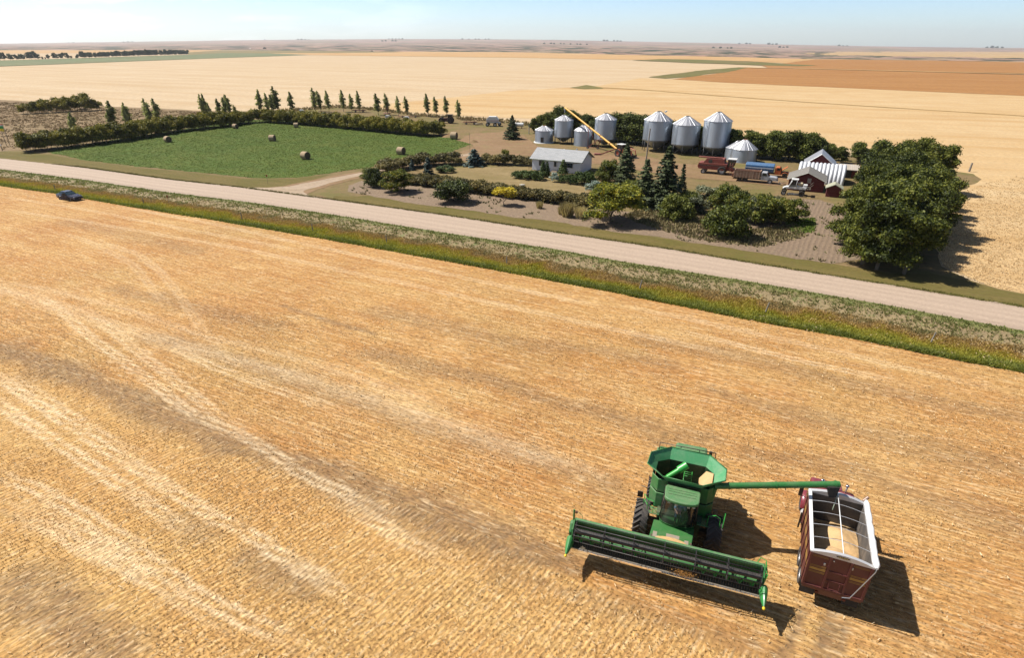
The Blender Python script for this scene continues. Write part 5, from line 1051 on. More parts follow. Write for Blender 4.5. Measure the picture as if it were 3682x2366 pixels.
def tractor(name, label, u, v, rot, paint, r1, r2, cabm, loader=False, L=3.2, dual=False):
    q = uvroot(name, label, 'tractor', u, v, rot)
    MB().prism([(-.4, .9), (L, .8), (L, 1.55), (1.0, 1.8), (-.4, 1.7)], -.42, .42, 'y').build('hood', paint, q, bev=.06); MB().box(-.3, L, -.3, .3, .55, .95).build('chassis', M_DK, q)
    c_ = MB().prism([(-.6, 1.4), (.95, 1.5), (.85, 2.75), (-.55, 2.75)], -.7, .7, 'y').build('cab', M_GLS, q); MB().box(-.8, 1.1, -.85, .85, 2.76, 2.9).build('cab_roof', cabm, c_, bev=.05); m = MB()
    for x in (-.6, .95):
        for s in (-.72, .72): m.tube([(x, s, 1.4), (x * .93, s, 2.76)], .05, 5)
    m.build('cab_posts', M_DK, c_)
    for s in (-1.05, 1.05): wheel(q, 0, s, r1, .48, paint if loader else M_DK, lug=True, seg=24); wheel(q, L - .5, s * .93, r2, .34 if loader else .48, M_DK, lug=not loader, seg=24)
    for s in (-1, 1): MB().at(Matrix.Translation((0, s * 1.0, r1))).lathe([(r1 * 1.08, -.22), (r1 * 1.08, .22)], 10, ax='y', a0=R(40), a1=R(150)).build('fender', paint, q)
    MB().tube([(1.9, .25, 1.6), (1.9, .25, 2.5)], .05, 6).build('exhaust', M_DK, q)
    if loader:
        m = MB()
        for s in (-.75, .75): m.tube([(1.3, s, 2.0), (2.6, s, 2.05), (L + .6, s, 1.75), (L + 1.0, s, .6)], .12, 6, smooth=False); m.tube([(1.3, s, .9), (1.3, s, 2.0)], .1, 6); m.tube([(1.5, s, 1.0), (L + .3, s, 1.7)], .06, 5)
        m.build('loader_arms', paint, q); MB().prism([(L + .9, .15), (L + 1.8, .12), (L + 1.75, .2), (L + 1.05, .3), (L + 1.1, .8), (L + .95, .8)], -.95, .95, 'y').build('bucket', M_DK, q)
    return q
tractor('loader_tractor', 'orange red loader tractor with white cab roof behind the spruces', -41.3, 143.3, R(-25), pm('tractor_red', (.42, .075, .03), .5, 0, .3), .85, .45, M_WHT, True)
q4 = tractor('articulated_tractor', 'large dark red tractor parked by the right poplars', -113.2, 181.6, R(180 + 22), pm('maroon_paint', (.10, .018, .02), .4, 0, .2), .95, .95, M_DK, False, 3.6)
# --- air seeder cart and implements
pc = P(1771, 455); q = root('air_seeder_cart', 'white air seeder cart on large tyres in the yard by the wheat', 'seeder cart', (pc.x, pc.y + 1.4, .03), R(-4))
m = MB(); m.prism([(-2.0, 1.35), (2.0, 1.35), (2.0, 2.2), (1.3, 3.1), (-1.2, 3.1), (-2.0, 2.2)], -1.1, 1.1, 'y'); tk = m.build('tank', M_WHT, q, bev=.06); MB().box(-1.95, 1.95, -1.14, -1.11, 1.75, 1.9).build('stripe', pm('red_stripe', (.5, .08, .05), .5), tk)
MB().box(-1.7, 2.6, -.7, .7, 1.0, 1.25).build('frame', M_GALV, q); MB().tube([(2.0, 0, 1.9), (3.6, 0, 1.3), (4.0, 0, .9)], .09, 6).build('hitch', M_DK, q)
for x, y, r_ in ((-1.6, -1.2, .62), (-1.6, 1.2, .62), (.9, -1.3, .62), (2.2, 1.2, .62)): wheel(q, x, y, r_, .5, M_WHT)
def implement(name, label, x, y, w_, d_, mat, seed, tall=1.0, bars=7, tyres=True):
    p = P(x, y); rr = random.Random(seed); q = root(name, label, 'farm implement', (p.x, p.y + d_ / 2, .03), R(rr.uniform(-12, 6))); m = MB()
    for k in range(3): yy = -d_ / 2 + d_ * k / 2; m.tube([(-w_ / 2, yy, .6 * tall), (w_ / 2, yy, .6 * tall)], .07, 5)
    for k in range(bars): xx = -w_ / 2 + w_ * k / (bars - 1); m.tube([(xx, -d_ / 2, .6 * tall), (xx, d_ / 2, .6 * tall)], .055, 5)
    m.build('frame', mat, q); m = MB()
    for k in range(bars * 2): xx = -w_ / 2 + w_ * k / (bars * 2 - 1); m.tube([(xx, -d_ / 2, .6 * tall), (xx, -d_ / 2 - .25, .35), (xx, -d_ / 2, .05)], .035, 4); m.tube([(xx, d_ / 2, .6 * tall), (xx, d_ / 2 - .25, .35), (xx, d_ / 2, .05)], .035, 4)
    m.build('tines', M_DK, q)
    if tall > 1: m = MB(); m.tube([(0, 0, .6 * tall), (.1, 0, 1.9 * tall)], .07, 5); m.tube([(-w_ * .3, 0, .6 * tall), (-w_ * .2, 0, 1.5 * tall), (w_ * .25, 0, 1.3 * tall), (w_ * .35, 0, .6 * tall)], .06, 5); m.build('mast', mat, q)
    if tyres:
        for s in (-.3, .3): wheel(q, w_ * s, 0, .36, .24, M_WHT)
    return q
implement('cultivator', 'rusty brown cultivator between dark red tractor and white cart', 1690, 449, 4.6, 2.2, M_RUST, 1, 1.4); implement('harrow', 'black harrow bars lying in front of the rusty cultivator', 1722, 450, 2.6, 1.2, M_DK, 2, .8, 6, False)
implement('swather_header', 'old header with white reel bars behind the hedge', 1290, 404, 5.2, 2.0, M_REDP, 3, 1.3); implement('old_rake', 'red upright hay rake behind the hedge under a poplar', 1392, 418, 2.6, 1.4, M_REDP, 4, 1.8, 5)
implement('flat_trailer', 'low brown flat trailer frame behind the hedge near the tractor', 1470, 423, 8.0, 1.2, M_RUST, 5, .8, 9)
for (x, y, lb) in [(1085, 405, 'small white trailer behind the hedge corner'), (1462, 430, 'white box lying beside the low trailer frame'), (1395, 426, 'white sheet covered box behind the hedge')]:
    p = P(x, y); q = root('white_trailer', lb, 'trailer', (p.x, p.y, .03), R(-8)); MB().prism([(-.9, .35), (.9, .35), (.95, .8), (.5, 1.15), (-.6, 1.15), (-.95, .8)], -.5, .5, 'y').build('box', M_WHT, q, bev=.05)
    for s in (-.5, .5): wheel(q, 0, s, .25, .15, M_DK)
p = P(1865, 462); q = root('fuel_tank', 'white fuel tank behind the dark lone spruce', 'tank', (p.x, p.y + .6, .03), R(-6)); MB().tube([(-1.6, 0, 1.15), (-1.5, 0, 1.15), (1.5, 0, 1.15), (1.6, 0, 1.15)], [.45, .62, .62, .45], 16).build('tank', M_WHT, q)
for s in (-1, 1): MB().box(s - .08, s + .08, -.5, .5, 0, .6).build('leg', M_DK, q)
# --- poles, posts, barrel, bales
M_POST = pm('grey_wood', (.30, .26, .21), .9, 0, .3, (.18, .15, .11), 6)
def pole(name, label, cat, x, y, ty, r, mat, lean=0, group=None, z=.0):
    p = P(x, y); h = hgt(p, ty); q = root(name, label, cat, (p.x, p.y, z), 0, group); MB().tube([(0, 0, 0), (lean * .5, 0, h * .5), (lean, 0, h)], [r, r * .92, r * .8], 8).build('shaft', mat, q); return q, h
pole('wooden_pole', 'bare brown wooden pole leaning right between the spruces', 'pole', 2322, 583, 461, .17, M_POST, .25)
q, h = pole('yard_lamp', 'thin tall yard lamp pole with silver lamp in front of a tall bin', 'lamp', 2369, 545, 405, .07, M_LEG, .1)
MB().tube([(.1, 0, h), (.3, 0, h + .3), (.9, 0, h + .35)], .05, 6).build('arm', M_GALV, q); MB().tube([(.5, 0, h + .25), (1.0, 0, h + .5)], [.28, .12], 10).build('lamp_head', M_WHT, q)
pole('antenna_mast', 'very thin dark mast beside the blue spruce at the driveway', 'mast', 1690, 552, 478, .035, M_LEG)
pole('pump_post', 'short grey post in the weeds left of the bins', 'post', 1902, 482, 449, .13, M_GALV)
pole('corner_post', 'thick grey corner post alone beside the wheat, far right', 'post', 3484, 617, 585, .22, M_POST, .1)
for i, (x, y, ty) in enumerate([(198, 678, 661), (516, 728, 708), (869, 785, 760), (1123, 825, 801), (1390, 866, 842), (1822, 942, 919), (2301, 1032, 1003), (2754, 1117, 1084), (3350, 1225, 1191)]):
    lab = ['grey fence post in the ditch behind the parked blue car', 'grey fence post in the ditch beside the reflector stake', 'grey fence post below the driveway mouth', 'grey fence post right of the driveway mouth', 'grey fence post in the ditch below the small yellow tree', 'pale fence post in the ditch below the big ash tree', 'leaning fence post in the ditch below the shrub group', 'fence post in the ditch below the garden end', 'thick fence post nearest to the camera, far right'][i]
    pole('fence_post', lab, 'fence post', x, y, ty, .075, M_POST, [.0, .02, 0, .03, -.03, 0, .15, .18, .12][i], 'fence posts along the ditch', -.12)
for (x, y, ty, lb) in [(607, 729, 702, 'thin stake with dark reflector in the ditch'), (964, 663, 628, 'thin stake with red reflector in front of the alfalfa')]:
    q, h = pole('reflector_stake', lb, 'marker stake', x, y, ty, .025, M_POST, 0, None, 0); MB().box(-.12, .12, -.03, .03, h - .35, h).build('reflector', pm('reflector_red', (.35, .03, .02), .3), q)
p = P(2608, 716); q = root('barrel', 'rusty burning barrel on the grass behind the shrub group', 'barrel', (p.x, p.y, .03)); MB().lathe([(.28, 0), (.30, .3), (.28, .32), (.30, .6), (.29, .9), (.26, .9), (.26, .1)], 16).build('drum', M_RUST, q)
M_STRAW, t, b = newmat('bale_straw'); v = coords(t, 0, (6, 25, 25)); n1 = noise(t, v, 1, 5, .7); n2 = noise(t, coords(t), 3, 4); c = mix(t, n1, (.20, .145, .085), (.38, .275, .165)); c = mix(t, ramp(t, n2, [(.4, 0), (.7, .6)]), c, (.28, .215, .15)); setc(t, b, c); b.inputs['Roughness'].default_value = .95; bump(t, b, n1, .8, .04)
M_BEND, t, b = newmat('bale_end'); v = coords(t); wv = N(t, 'TexWave'); wv.wave_type = 'RINGS'; wv.rings_direction = 'X'; wv.inputs['Scale'].default_value = 3; wv.inputs['Distortion'].default_value = 3; t.links.new(v, wv.inputs[0]); c = mix(t, wv.outputs[1], (.055, .038, .022), (.13, .09, .055)); setc(t, b, c); b.inputs['Roughness'].default_value = .95  # ends darker than the roll: their shade is put into the colour
bales = [(600, 512, -35, 1.0, 'round straw bale nearest the left corner of the alfalfa'), (844, 463, -20, .95, 'round bale close to the left hedge at the back'), (1063, 459, 10, .95, 'round bale close under the back hedge'), (977, 508, -5, 1.05, 'round bale near the middle of the alfalfa'), (1096, 574, -30, 1.12, 'sagging round bale nearest the road'), (1441, 557, -25, 1.1, 'round bale near the driveway side of the alfalfa'), (1632, 501, -15, 1.2, 'round bale at the right end of the back hedge')]
bp = None
for i, (x, y, rz, s, lb) in enumerate(bales):
    p = P(x, y)
    if bp is None:
        bp = root('hay_bale', lb, 'hay bale', (p.x, p.y + .7, .05), R(rz), 'round bales on the alfalfa'); m = MB(); rr = random.Random(3); prof = [(.74, -.72), (.80, -.66), (.81, -.3), (.80, 0), (.81, .3), (.80, .66), (.74, .72)]
        m.lathe([(r_, z_) for r_, z_ in prof], 28, (0, 0, .76), ax='x'); bo = m.build('roll', M_STRAW, bp)
        for k, vtx in enumerate(bo.data.vertices): c_ = vtx.co; f_ = 1 + .02 * math.sin(k * 2.3); c_.y *= f_ * 1.04; c_.z = max(.0, (c_.z - .76) * f_ + .76 - .02)
        for sx_ in (-.72, .72): m = MB(); m.lathe([(.74, 0), (.4, .03 * (1 if sx_ > 0 else -1)), (0, .03 * (1 if sx_ > 0 else -1))], 28, (sx_, 0, .76), ax='x'); m.build('end_face', M_BEND, bp)
        bp.scale = (s, s, s)
    else: dup(bp, (p.x, p.y + .7, .05), R(rz), s * random.uniform(.96, 1.04), lb)
# dirt mounds near the driveway
for (x, y, r_, lb) in [(1615, 492, 2.2, 'pale dirt mound beside the bale at the hedge end'), (1704, 512, 1.4, 'small pale heap at the right tip of the alfalfa')]:
    p = P(x, y); m = MB(); m.lathe([(r_ * k / 6, .42 * (math.cos(math.pi * k / 6) + 1) * (.9 + .1 * math.sin(k * 3))) for k in range(6, -1, -1)], 20); o = m.build('dirt_mound', M_DIRT); o.location = (p.x, p.y, .0); o.scale = (1.3, 1, 1); tag(o, lb, 'mound')
# stone birdbath on lawn
p = P(1878, 667); q = root('lawn_stone', 'pale flat stone on the lawn edge by the low hedge', 'stone', (p.x, p.y, .05)); MB().ball((0, 0, .1), .5, 6, (1.2, .8, .35)).build('slab', pm('pale_stone', (.5, .48, .42), .9), q)
# --- flag frame at the left edge
p = P(38, 528); q = root('flag_rack', 'two poles holding striped green and yellow flags at the left edge', 'flags', (p.x, p.y, 0), RA); h = hgt(p, 452)
for x in (0, -1.7): MB().tube([(x, 0, 0), (x, 0, h + (.1 if x == 0 else -.6))], .06, 6).build('pole', M_POST, q)
def flag(q, x0, z0, w_, hh_, cols, nm):
    m = MB(); n = 14
    for i, mt in enumerate(cols):
        m.m = i; vs = []; 
        for k in range(n + 1):
            xx = x0 - w_ * k / n; yy = .13 * math.sin(k * .9)
            for zz in (z0 - hh_ * i / len(cols), z0 - hh_ * (i + 1) / len(cols)):
                vs += [(xx, yy, zz - .12 * k / n), (xx, yy + .015, zz - .12 * k / n)]
        fs = []
        for k in range(n): a_ = 4 * k; fs += [(a_, a_ + 4, a_ + 6, a_ + 2), (a_ + 1, a_ + 3, a_ + 7, a_ + 5)]
        m.add(vs, fs, True)
    m.build(nm, cols, q)
MG, MY_, MW_, MR_ = pm('flag_green', (.02, .30, .06), .7, 0, 0), pm('flag_yellow', (.80, .62, .03), .7, 0, 0), M_WHT, pm('flag_red', (.6, .04, .03), .7, 0, 0)
flag(q, 0, h, 1.9, 1.3, [MG, MY_], 'flag'); flag(q, -.1, h + .45, 1.7, .45, [MR_, MW_], 'flag'); flag(q, -1.75, h, 2.4, 1.3, [MG, MY_], 'flag')
p = P(9, 541); q = root('mailbox', 'white mailbox on a wooden post at the left edge', 'mailbox', (p.x, p.y, 0)); MB().box(-.06, .06, -.06, .06, 0, 1.2).build('post', M_POST, q); MB().at(Matrix.Translation((-.35, 0, 1.2))).prism([(-.15, 0), (.15, 0), (.15, .15), (.08, .27), (-.08, .27), (-.15, .15)], -.5, .5, 'x').build('box', M_WHT, q)
# --- far machines, bins and groves
def fartractor(x, y, rz, s, lb):
    p = P(x, y); q = root('distant_tractor', lb, 'tractor', (p.x, p.y, .4), R(rz)); q.scale = (s, s, s); MB().box(-2.2, 2.4, -.6, .6, 1.0, 2.2).build('hood', M_GTRIM, q, bev=.1); MB().box(-.8, .9, -.9, .9, 2.2, 3.6).build('cab', M_DK, q, bev=.1)
    for a_, b_ in ((-1.5, -1.2), (1.6, -1.2), (-1.5, 1.2), (1.6, 1.2)): wheel(q, a_, b_, 1.0, .6, M_DK)
    MB().box(-6.5, -3.6, -6, 6, .3, .9).build('drill_frame', M_DK, q); MB().box(3.4, 6.4, -1.2, 1.2, .8, 2.2).build('cart', M_WHT, q, bev=.1)
fartractor(1338, 184.5, 5, 1.5, 'dark tractor pulling an implement on the far golden field'); fartractor(1462, 180.5, 8, 1.2, 'farthest small tractor raising dust beyond the golden field')
for (x, y, s, lb) in [(900, 178.5, 1.0, 'tiny white bin alone on the far olive field'), (1045, 178.5, 1.1, 'tiny white bin beside a dark shed on the far olive field'), (958, 148.5, 5.5, 'long pale farm shed on the distant rise')]:
    p = P(x, max(y, 172.5)); q = root('distant_bin', lb, 'grain bin', (p.x, p.y, .0))
    if y < 160: q.location = (p.x * 3.1, p.y * 3.1, 24 + .0065 * p.y * 3.1)
    q.scale = (s * 1.6, s * 1.6, s * 1.4); MB().lathe([(3, 0), (3, 5)], 16).build('wall', M_WHT, q); MB().lathe([(3.1, 5), (.2, 6.6)], 16).build('roof', M_WHT, q)
p = P(1039, 178.2); q = root('distant_shed', 'tiny dark red shed beside a white bin far away', 'shed', (p.x, p.y, 0)); MB().box(-5, 5, -4, 4, 0, 5).build('wall', M_RED, q); MB().prism([(-4.4, 5), (4.4, 5), (0, 7.5)], -5.3, 5.3, 'x').build('roof', M_DK, q)
KGR = kind('distant_tree', 'tree', 9, 2, mk(GF, lambda s: rb(s, 14, 5, 4.5, 1.8, 1.6, 2.6), 500, 1.0, 4, .3, seed=21, limbs=2))
def onhill(x, e_px):      # a point on the rising plain seen at photograph column x, e_px rows under the skyline
    a = (x - CX) / FPX; th_ = math.atan2(a * 1.0, cs + sn * ((CY - 150) / FPX)); i = int(round((th_ - th[0]) / (th[1] - th[0]))); i = max(0, min(len(th) - 1, i))
    col_y = [proj((W_[0], W_[1], W_[2]))[1] for W_ in HW[i]]; top_ = min(col_y); j = min(range(len(col_y)), key=lambda k: abs(col_y[k] - (top_ + e_px))); return Vector(HW[i][j])
HW = np.stack([RR * np.sin(TH), RR * np.cos(TH), HZ], -1)
p = at(953, 179); KGR.put((p.x, p.y, 0), 17, 'lone dark tree clump on the far olive field', None)
for (x0, x1, e, n, h) in [(1060, 1110, 1.5, 5, 26), (1390, 1450, 1.5, 5, 26), (1660, 1760, 2, 6, 30), (2160, 2230, 2, 5, 32), (2640, 2700, 2, 5, 30), (2755, 2790, 2, 4, 34), (2780, 2840, 12, 4, 20), (3000, 3050, 2, 3, 26), (3540, 3600, 2, 4, 34), (430, 470, 2, 3, 20), (230, 260, 2, 2, 18), (1950, 2110, 16, 9, 18), (2560, 2630, 19, 5, 16), (1370, 1420, 9, 4, 22)]:
    for k in range(n):
        q = onhill(x0 + (x1 - x0) * (k + random.random()) / n, e); KGR.put(tuple(q - Vector((0, 0, 1))), h * random.uniform(.7, 1.1), 'hazy tree of a grove on the distant plain', 'hazy trees of the distant plain', wide=1.3)
clean_unused(KGR)
# ================================================================== COMBINE HARVESTER
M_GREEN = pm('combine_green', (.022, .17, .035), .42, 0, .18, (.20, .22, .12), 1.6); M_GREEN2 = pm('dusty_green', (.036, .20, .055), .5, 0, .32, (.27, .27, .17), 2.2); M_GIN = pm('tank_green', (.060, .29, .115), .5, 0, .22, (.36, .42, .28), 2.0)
M_GDARK = pm('shaded_green', (.007, .048, .014), .6, 0, .2); M_BRT = pm('bright_green', (.03, .36, .05), .35, 0, .1); M_YTIP = pm('yellow_tip', (.85, .55, .01), .4, 0, 0); M_TYRE = pm('tyre_rubber', (.040, .036, .034), .8, 0, .32, (.16, .13, .10), 3)  # shaded_green: shade inside the tank is put into a darker green
M_REEL = pm('reel_black', (.022, .020, .022), .45, .1, .3, (.12, .10, .08), 4); M_CHAFF = pm('chaff', (.66, .42, .18), .9, 0, .4, (.45, .27, .10), 8, bmp=.03)
M_WEAR = pm('worn_patch', (.36, .31, .25), .6, .1, .3); M_CGL = glassmat('cab_glass', (.045, .040, .035), .38)
M_GRAIN, t, b = newmat('grain'); v = coords(t); n1 = noise(t, v, 24, 4, .7); n2 = noise(t, v, 1.3, 4, .6); c = mix(t, n1, (.36, .225, .10), (.56, .39, .205)); c = mix(t, ramp(t, n2, [(.4, 0), (.7, .5)]), c, (.40, .23, .09)); setc(t, b, c); b.inputs['Roughness'].default_value = .85; bump(t, b, n1, .5, .02)
C0 = root('combine_harvester', 'big green combine harvester with raised header unloading into the truck', 'combine harvester', (6.875, 19.68, .0), R(-19.0))
cx = .60
# --- hull
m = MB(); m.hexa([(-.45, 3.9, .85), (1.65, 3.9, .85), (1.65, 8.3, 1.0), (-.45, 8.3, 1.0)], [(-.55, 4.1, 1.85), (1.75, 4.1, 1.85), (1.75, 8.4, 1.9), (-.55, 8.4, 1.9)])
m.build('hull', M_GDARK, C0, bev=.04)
m = MB()   # left front cabinet with faceted corner (image left)
m.prism([(-1.08, 4.95), (-.72, 4.55), (-.18, 4.55), (-.18, 4.60), (-.70, 4.62), (-.98, 4.98), (-.98, 7.4), (-1.08, 7.4)], 1.72, 2.72, 'z'); m.prism([(-1.06, 5.03), (-.70, 4.63), (-.18, 4.63), (-.18, 4.68), (-.68, 4.69), (-.97, 5.02), (-.97, 7.4), (-1.06, 7.4)], 2.75, 3.57, 'z')
m.build('side_panel', M_GREEN2, C0, bev=.03)
m = MB(); m.prism([(1.42, 4.55), (1.85, 4.55), (2.18, 4.9), (2.18, 7.4), (2.10, 7.4), (2.10, 4.94), (1.82, 4.60), (1.42, 4.60)], 1.5, 2.55, 'z'); m.prism([(1.42, 4.62), (1.83, 4.62), (2.16, 4.95), (2.16, 7.4), (2.09, 7.4), (2.09, 4.98), (1.80, 4.67), (1.42, 4.67)], 2.59, 3.57, 'z'); m.build('side_panel', M_GREEN, C0, bev=.03)
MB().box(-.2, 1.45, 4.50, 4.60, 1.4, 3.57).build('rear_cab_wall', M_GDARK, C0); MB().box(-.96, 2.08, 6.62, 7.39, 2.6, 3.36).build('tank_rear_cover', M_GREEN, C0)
m = MB(); m.box(-.95, 2.05, 7.4, 8.05, 1.7, 3.22); m.build('engine_deck', M_GREEN, C0, bev=.05)
m = MB(); m.prism([(7.55, 1.9), (8.55, 1.9), (8.6, 3.1), (8.35, 3.5), (7.55, 3.5)], -.10, 1.65, 'x'); m.build('rear_hood', M_GREEN2, C0, bev=.14)
MB().box(-.96, 2.08, 4.62, 7.4, 1.74, 1.95).build('gap_blocker', M_DK, C0)  # added dark slab, stops sunlit ground showing through the gaps below the tank
m = MB()
for x in (-.95, .2, 1.2, 2.05): m.tube([(x, 7.35, 3.2), (x, 7.35, 3.95)], .022, 5)
m.tube([(-.95, 7.35, 3.95), (2.05, 7.35, 3.95)], .025, 5); m.tube([(-.95, 7.35, 3.6), (2.05, 7.35, 3.6)], .02, 5); m.build('deck_rail', M_DK, C0)
m = MB(); m.lathe([(.16, 3.2), (.16, 3.55), (.05, 3.6)], 12, (1.45, 7.55, 0)); m.lathe([(.09, 3.2), (.09, 3.8), (.0, 3.8)], 10, (1.8, 7.6, 0)); m.build('air_intake', M_DK, C0)
# --- grain tank: octagonal flared rim
rim_ = [(-.48, 4.30), (1.47, 4.22), (2.56, 5.02), (2.61, 5.98), (1.72, 6.86), (-.29, 6.91), (-1.30, 6.15), (-1.38, 5.13)]
oc = (.62, 5.62); low = [(-.25, 4.64), (1.40, 4.60), (2.04, 5.20), (2.07, 5.98), (1.62, 6.46), (-.29, 6.50), (-.88, 6.10), (-.91, 5.36)]
zr, zl = [4.05, 4.05, 4.03, 4.06, 4.10, 4.10, 4.06, 4.03], 3.57
m = MB(); n = 8
def off(p, k): d = Vector((p[0] - oc[0], p[1] - oc[1])); d = d * (1 + k / d.length); return (oc[0] + d.x, oc[1] + d.y)
vs = [(*off(low[i], 0), zl) for i in range(8)] + [(*off(rim_[i], 0), zr[i]) for i in range(8)] + [(*off(low[i], .035), zl - .01) for i in range(8)] + [(*off(rim_[i], .035), zr[i]) for i in range(8)]
fs = []
for i in range(8):
    j = (i + 1) % 8; fs += [(i, i + 8, j + 8, j), (16 + i, 16 + j, 24 + j, 24 + i), (8 + i, 24 + i, 24 + j, 8 + j)]
m.add(vs, fs); ext = m.build('tank_extension', M_GIN, C0)
m = MB()
for i in range(8): m.tube([(*rim_[i], zr[i] + .01), (*rim_[(i + 1) % 8], zr[(i + 1) % 8] + .01)], .028, 5)
m.build('rim', M_GREEN, ext)
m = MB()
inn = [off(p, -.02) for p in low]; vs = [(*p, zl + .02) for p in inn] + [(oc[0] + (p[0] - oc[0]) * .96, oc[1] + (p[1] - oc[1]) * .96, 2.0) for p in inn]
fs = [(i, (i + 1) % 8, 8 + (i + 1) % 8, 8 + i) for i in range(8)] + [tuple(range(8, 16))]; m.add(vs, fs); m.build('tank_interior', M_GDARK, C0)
m = MB(); gp = [(1.36, 5.02, 3.1), (1.42, 4.78, 3.40), (1.98, 5.24, 3.52), (2.02, 5.96, 3.62), (1.66, 6.20, 3.50), (1.34, 6.0, 3.1)]; gc = (1.74, 5.52, 3.60)
m.add(gp + [gc] + [(p[0] * .9 + .17, p[1], 2.4) for p in gp], [(i, (i + 1) % 6, 6) for i in range(6)] + [(i, 7 + i, 7 + (i + 1) % 6, (i + 1) % 6) for i in range(6)], True)
o = m.build('grain_heap', M_GRAIN); o.location = C0.location; o.rotation_euler = C0.rotation_euler; tag(o, 'small tan grain heap in the right corner of the combine tank', 'grain')
m = MB(); m.tube([(-.42, 5.35, 2.6), (-.38, 5.2, 3.2), (-.25, 5.15, 3.42), (.35, 5.5, 3.86)], .14, 12); m.build('loading_auger', M_BRT, C0)
MB().tube([(.24, 5.44, 3.78), (.62, 5.66, 4.06)], .21, 12).build('auger_head', M_BRT, C0)
m = MB()
for x in (.55, .95): m.tube([(x, 5.0, 2.7), (x, 5.95, 3.45)], .02, 5)
for k in range(5): y = 5.55 + k * .09; z = 3.13 + k * .07; m.tube([(.55, y, z), (.95, y, z)], .016, 4)
m.build('tank_ladder', M_BRT, C0); m = MB(); m.tube([(.05, 5.25, 3.0), (1.35, 5.45, 3.05)], .03, 6); m.tube([(1.05, 4.75, 3.0), (1.4, 5.1, 3.2), (1.4, 4.8, 3.35)], .025, 6); m.build('cross_rod', M_GIN, C0)
# --- cab
fa = []
def front(z, f0, bul, n=10, x0=-.36, x1=1.42, yb=4.35):
    c_ = (x0 + x1) / 2; h_ = (x1 - x0) / 2; return [(c_ + h_ * -math.cos(math.pi * k / n), f0 - bul * math.sin(math.pi * k / n) ** .8, z) for k in range(n + 1)]
gb, gt = front(1.72, 3.95, .48), front(3.38, 3.55, .42, x0=-.24, x1=1.38)
m = MB(); m.add(gb + gt, [(i, i + 1, 12 + i, 11 + i) for i in range(10)], True); cabg = m.build('windshield', M_CGL, C0)
m = MB()
for s, x in ((0, -.36), (1, 1.42)):
    xt = -.24 if s == 0 else 1.38; m.add([(x, 3.95, 1.72), (x, 4.5, 1.72), (xt, 4.5, 3.38), (xt, 3.55, 3.38)], [(0, 1, 2, 3)])
m.build('side_window', M_CGL, C0)
m = MB(); lo_ = front(1.38, 4.0, .40); up_ = front(1.72, 3.95, .50); k_ = len(lo_)
m.add(lo_ + up_ + [(1.42, 4.5, 1.38), (-.36, 4.5, 1.38), (1.42, 4.5, 1.72), (-.36, 4.5, 1.72)], [(i, i + 1, k_ + i + 1, k_ + i) for i in range(k_ - 1)] + [tuple(range(k_, 2 * k_)) + (2 * k_ + 2, 2 * k_ + 3), tuple(range(k_))[::-1] + (2 * k_ + 1, 2 * k_), (k_ - 1, 2 * k_, 2 * k_ + 2, 2 * k_ - 1), (0, k_, 2 * k_ + 3, 2 * k_ + 1)], False); m.build('cab_base', M_GREEN, C0)
m = MB(); pl = [(x, y) for x, y, z in front(0, 3.42, .34, x0=-.25, x1=1.43)]
m.prism(pl + [(1.46, 4.12), (1.40, 4.28), (-.20, 4.34), (-.28, 4.15)], 3.44, 3.62, 'z'); rf = m.build('cab_roof', M_GREEN2, C0, bev=.05)
m = MB(); 
for y in (4.0, 3.82, 3.62): m.box(-.1, 1.28, y - .008, y + .008, 3.615, 3.632)
m.build('roof_groove', M_GDARK, rf)
m = MB()
for y0, z0, y1, z1, xa, xb in ((3.98, 1.72, 3.58, 3.42, -.36, -.24), (3.98, 1.72, 3.58, 3.42, 1.42, 1.38), (4.48, 1.72, 4.48, 3.42, -.36, -.24), (4.48, 1.72, 4.48, 3.42, 1.42, 1.38)): m.tube([(xa, y0, z0), (xb, y1, z1)], .045, 6)
m.build('cab_post', M_DK, C0)
m = MB(); m.box(.35, .85, 4.05, 4.4, 1.75, 2.1); m.box(.35, .85, 4.36, 4.46, 2.1, 2.75); m.build('seat', M_DK, C0, bev=.04); m = MB(); m.box(1.02, 1.25, 3.75, 4.3, 1.75, 2.3); m.build('console', pm('cab_interior', (.16, .10, .06), .7), C0, bev=.04)
m = MB(); m.tube([(.6, 3.62, 1.72), (.6, 3.72, 2.28)], .045, 6); T = Matrix.Translation((.6, 3.74, 2.33)) @ Matrix.Rotation(R(-35), 4, 'X'); m.at(T); m.lathe([(.19, 0), (.205, .015), (.22, 0), (.205, -.015), (.19, 0)], 20); m.build('steering_wheel', M_BLK, C0)
for x, lb in ((.0, 0), (.35, 0), (.95, 0), (1.2, 0)): MB().box(x - .07, x + .07, 3.02 + abs(x - .6) * .28, 3.09 + abs(x - .6) * .28, 3.36, 3.46).build('work_light', M_GALV, C0)
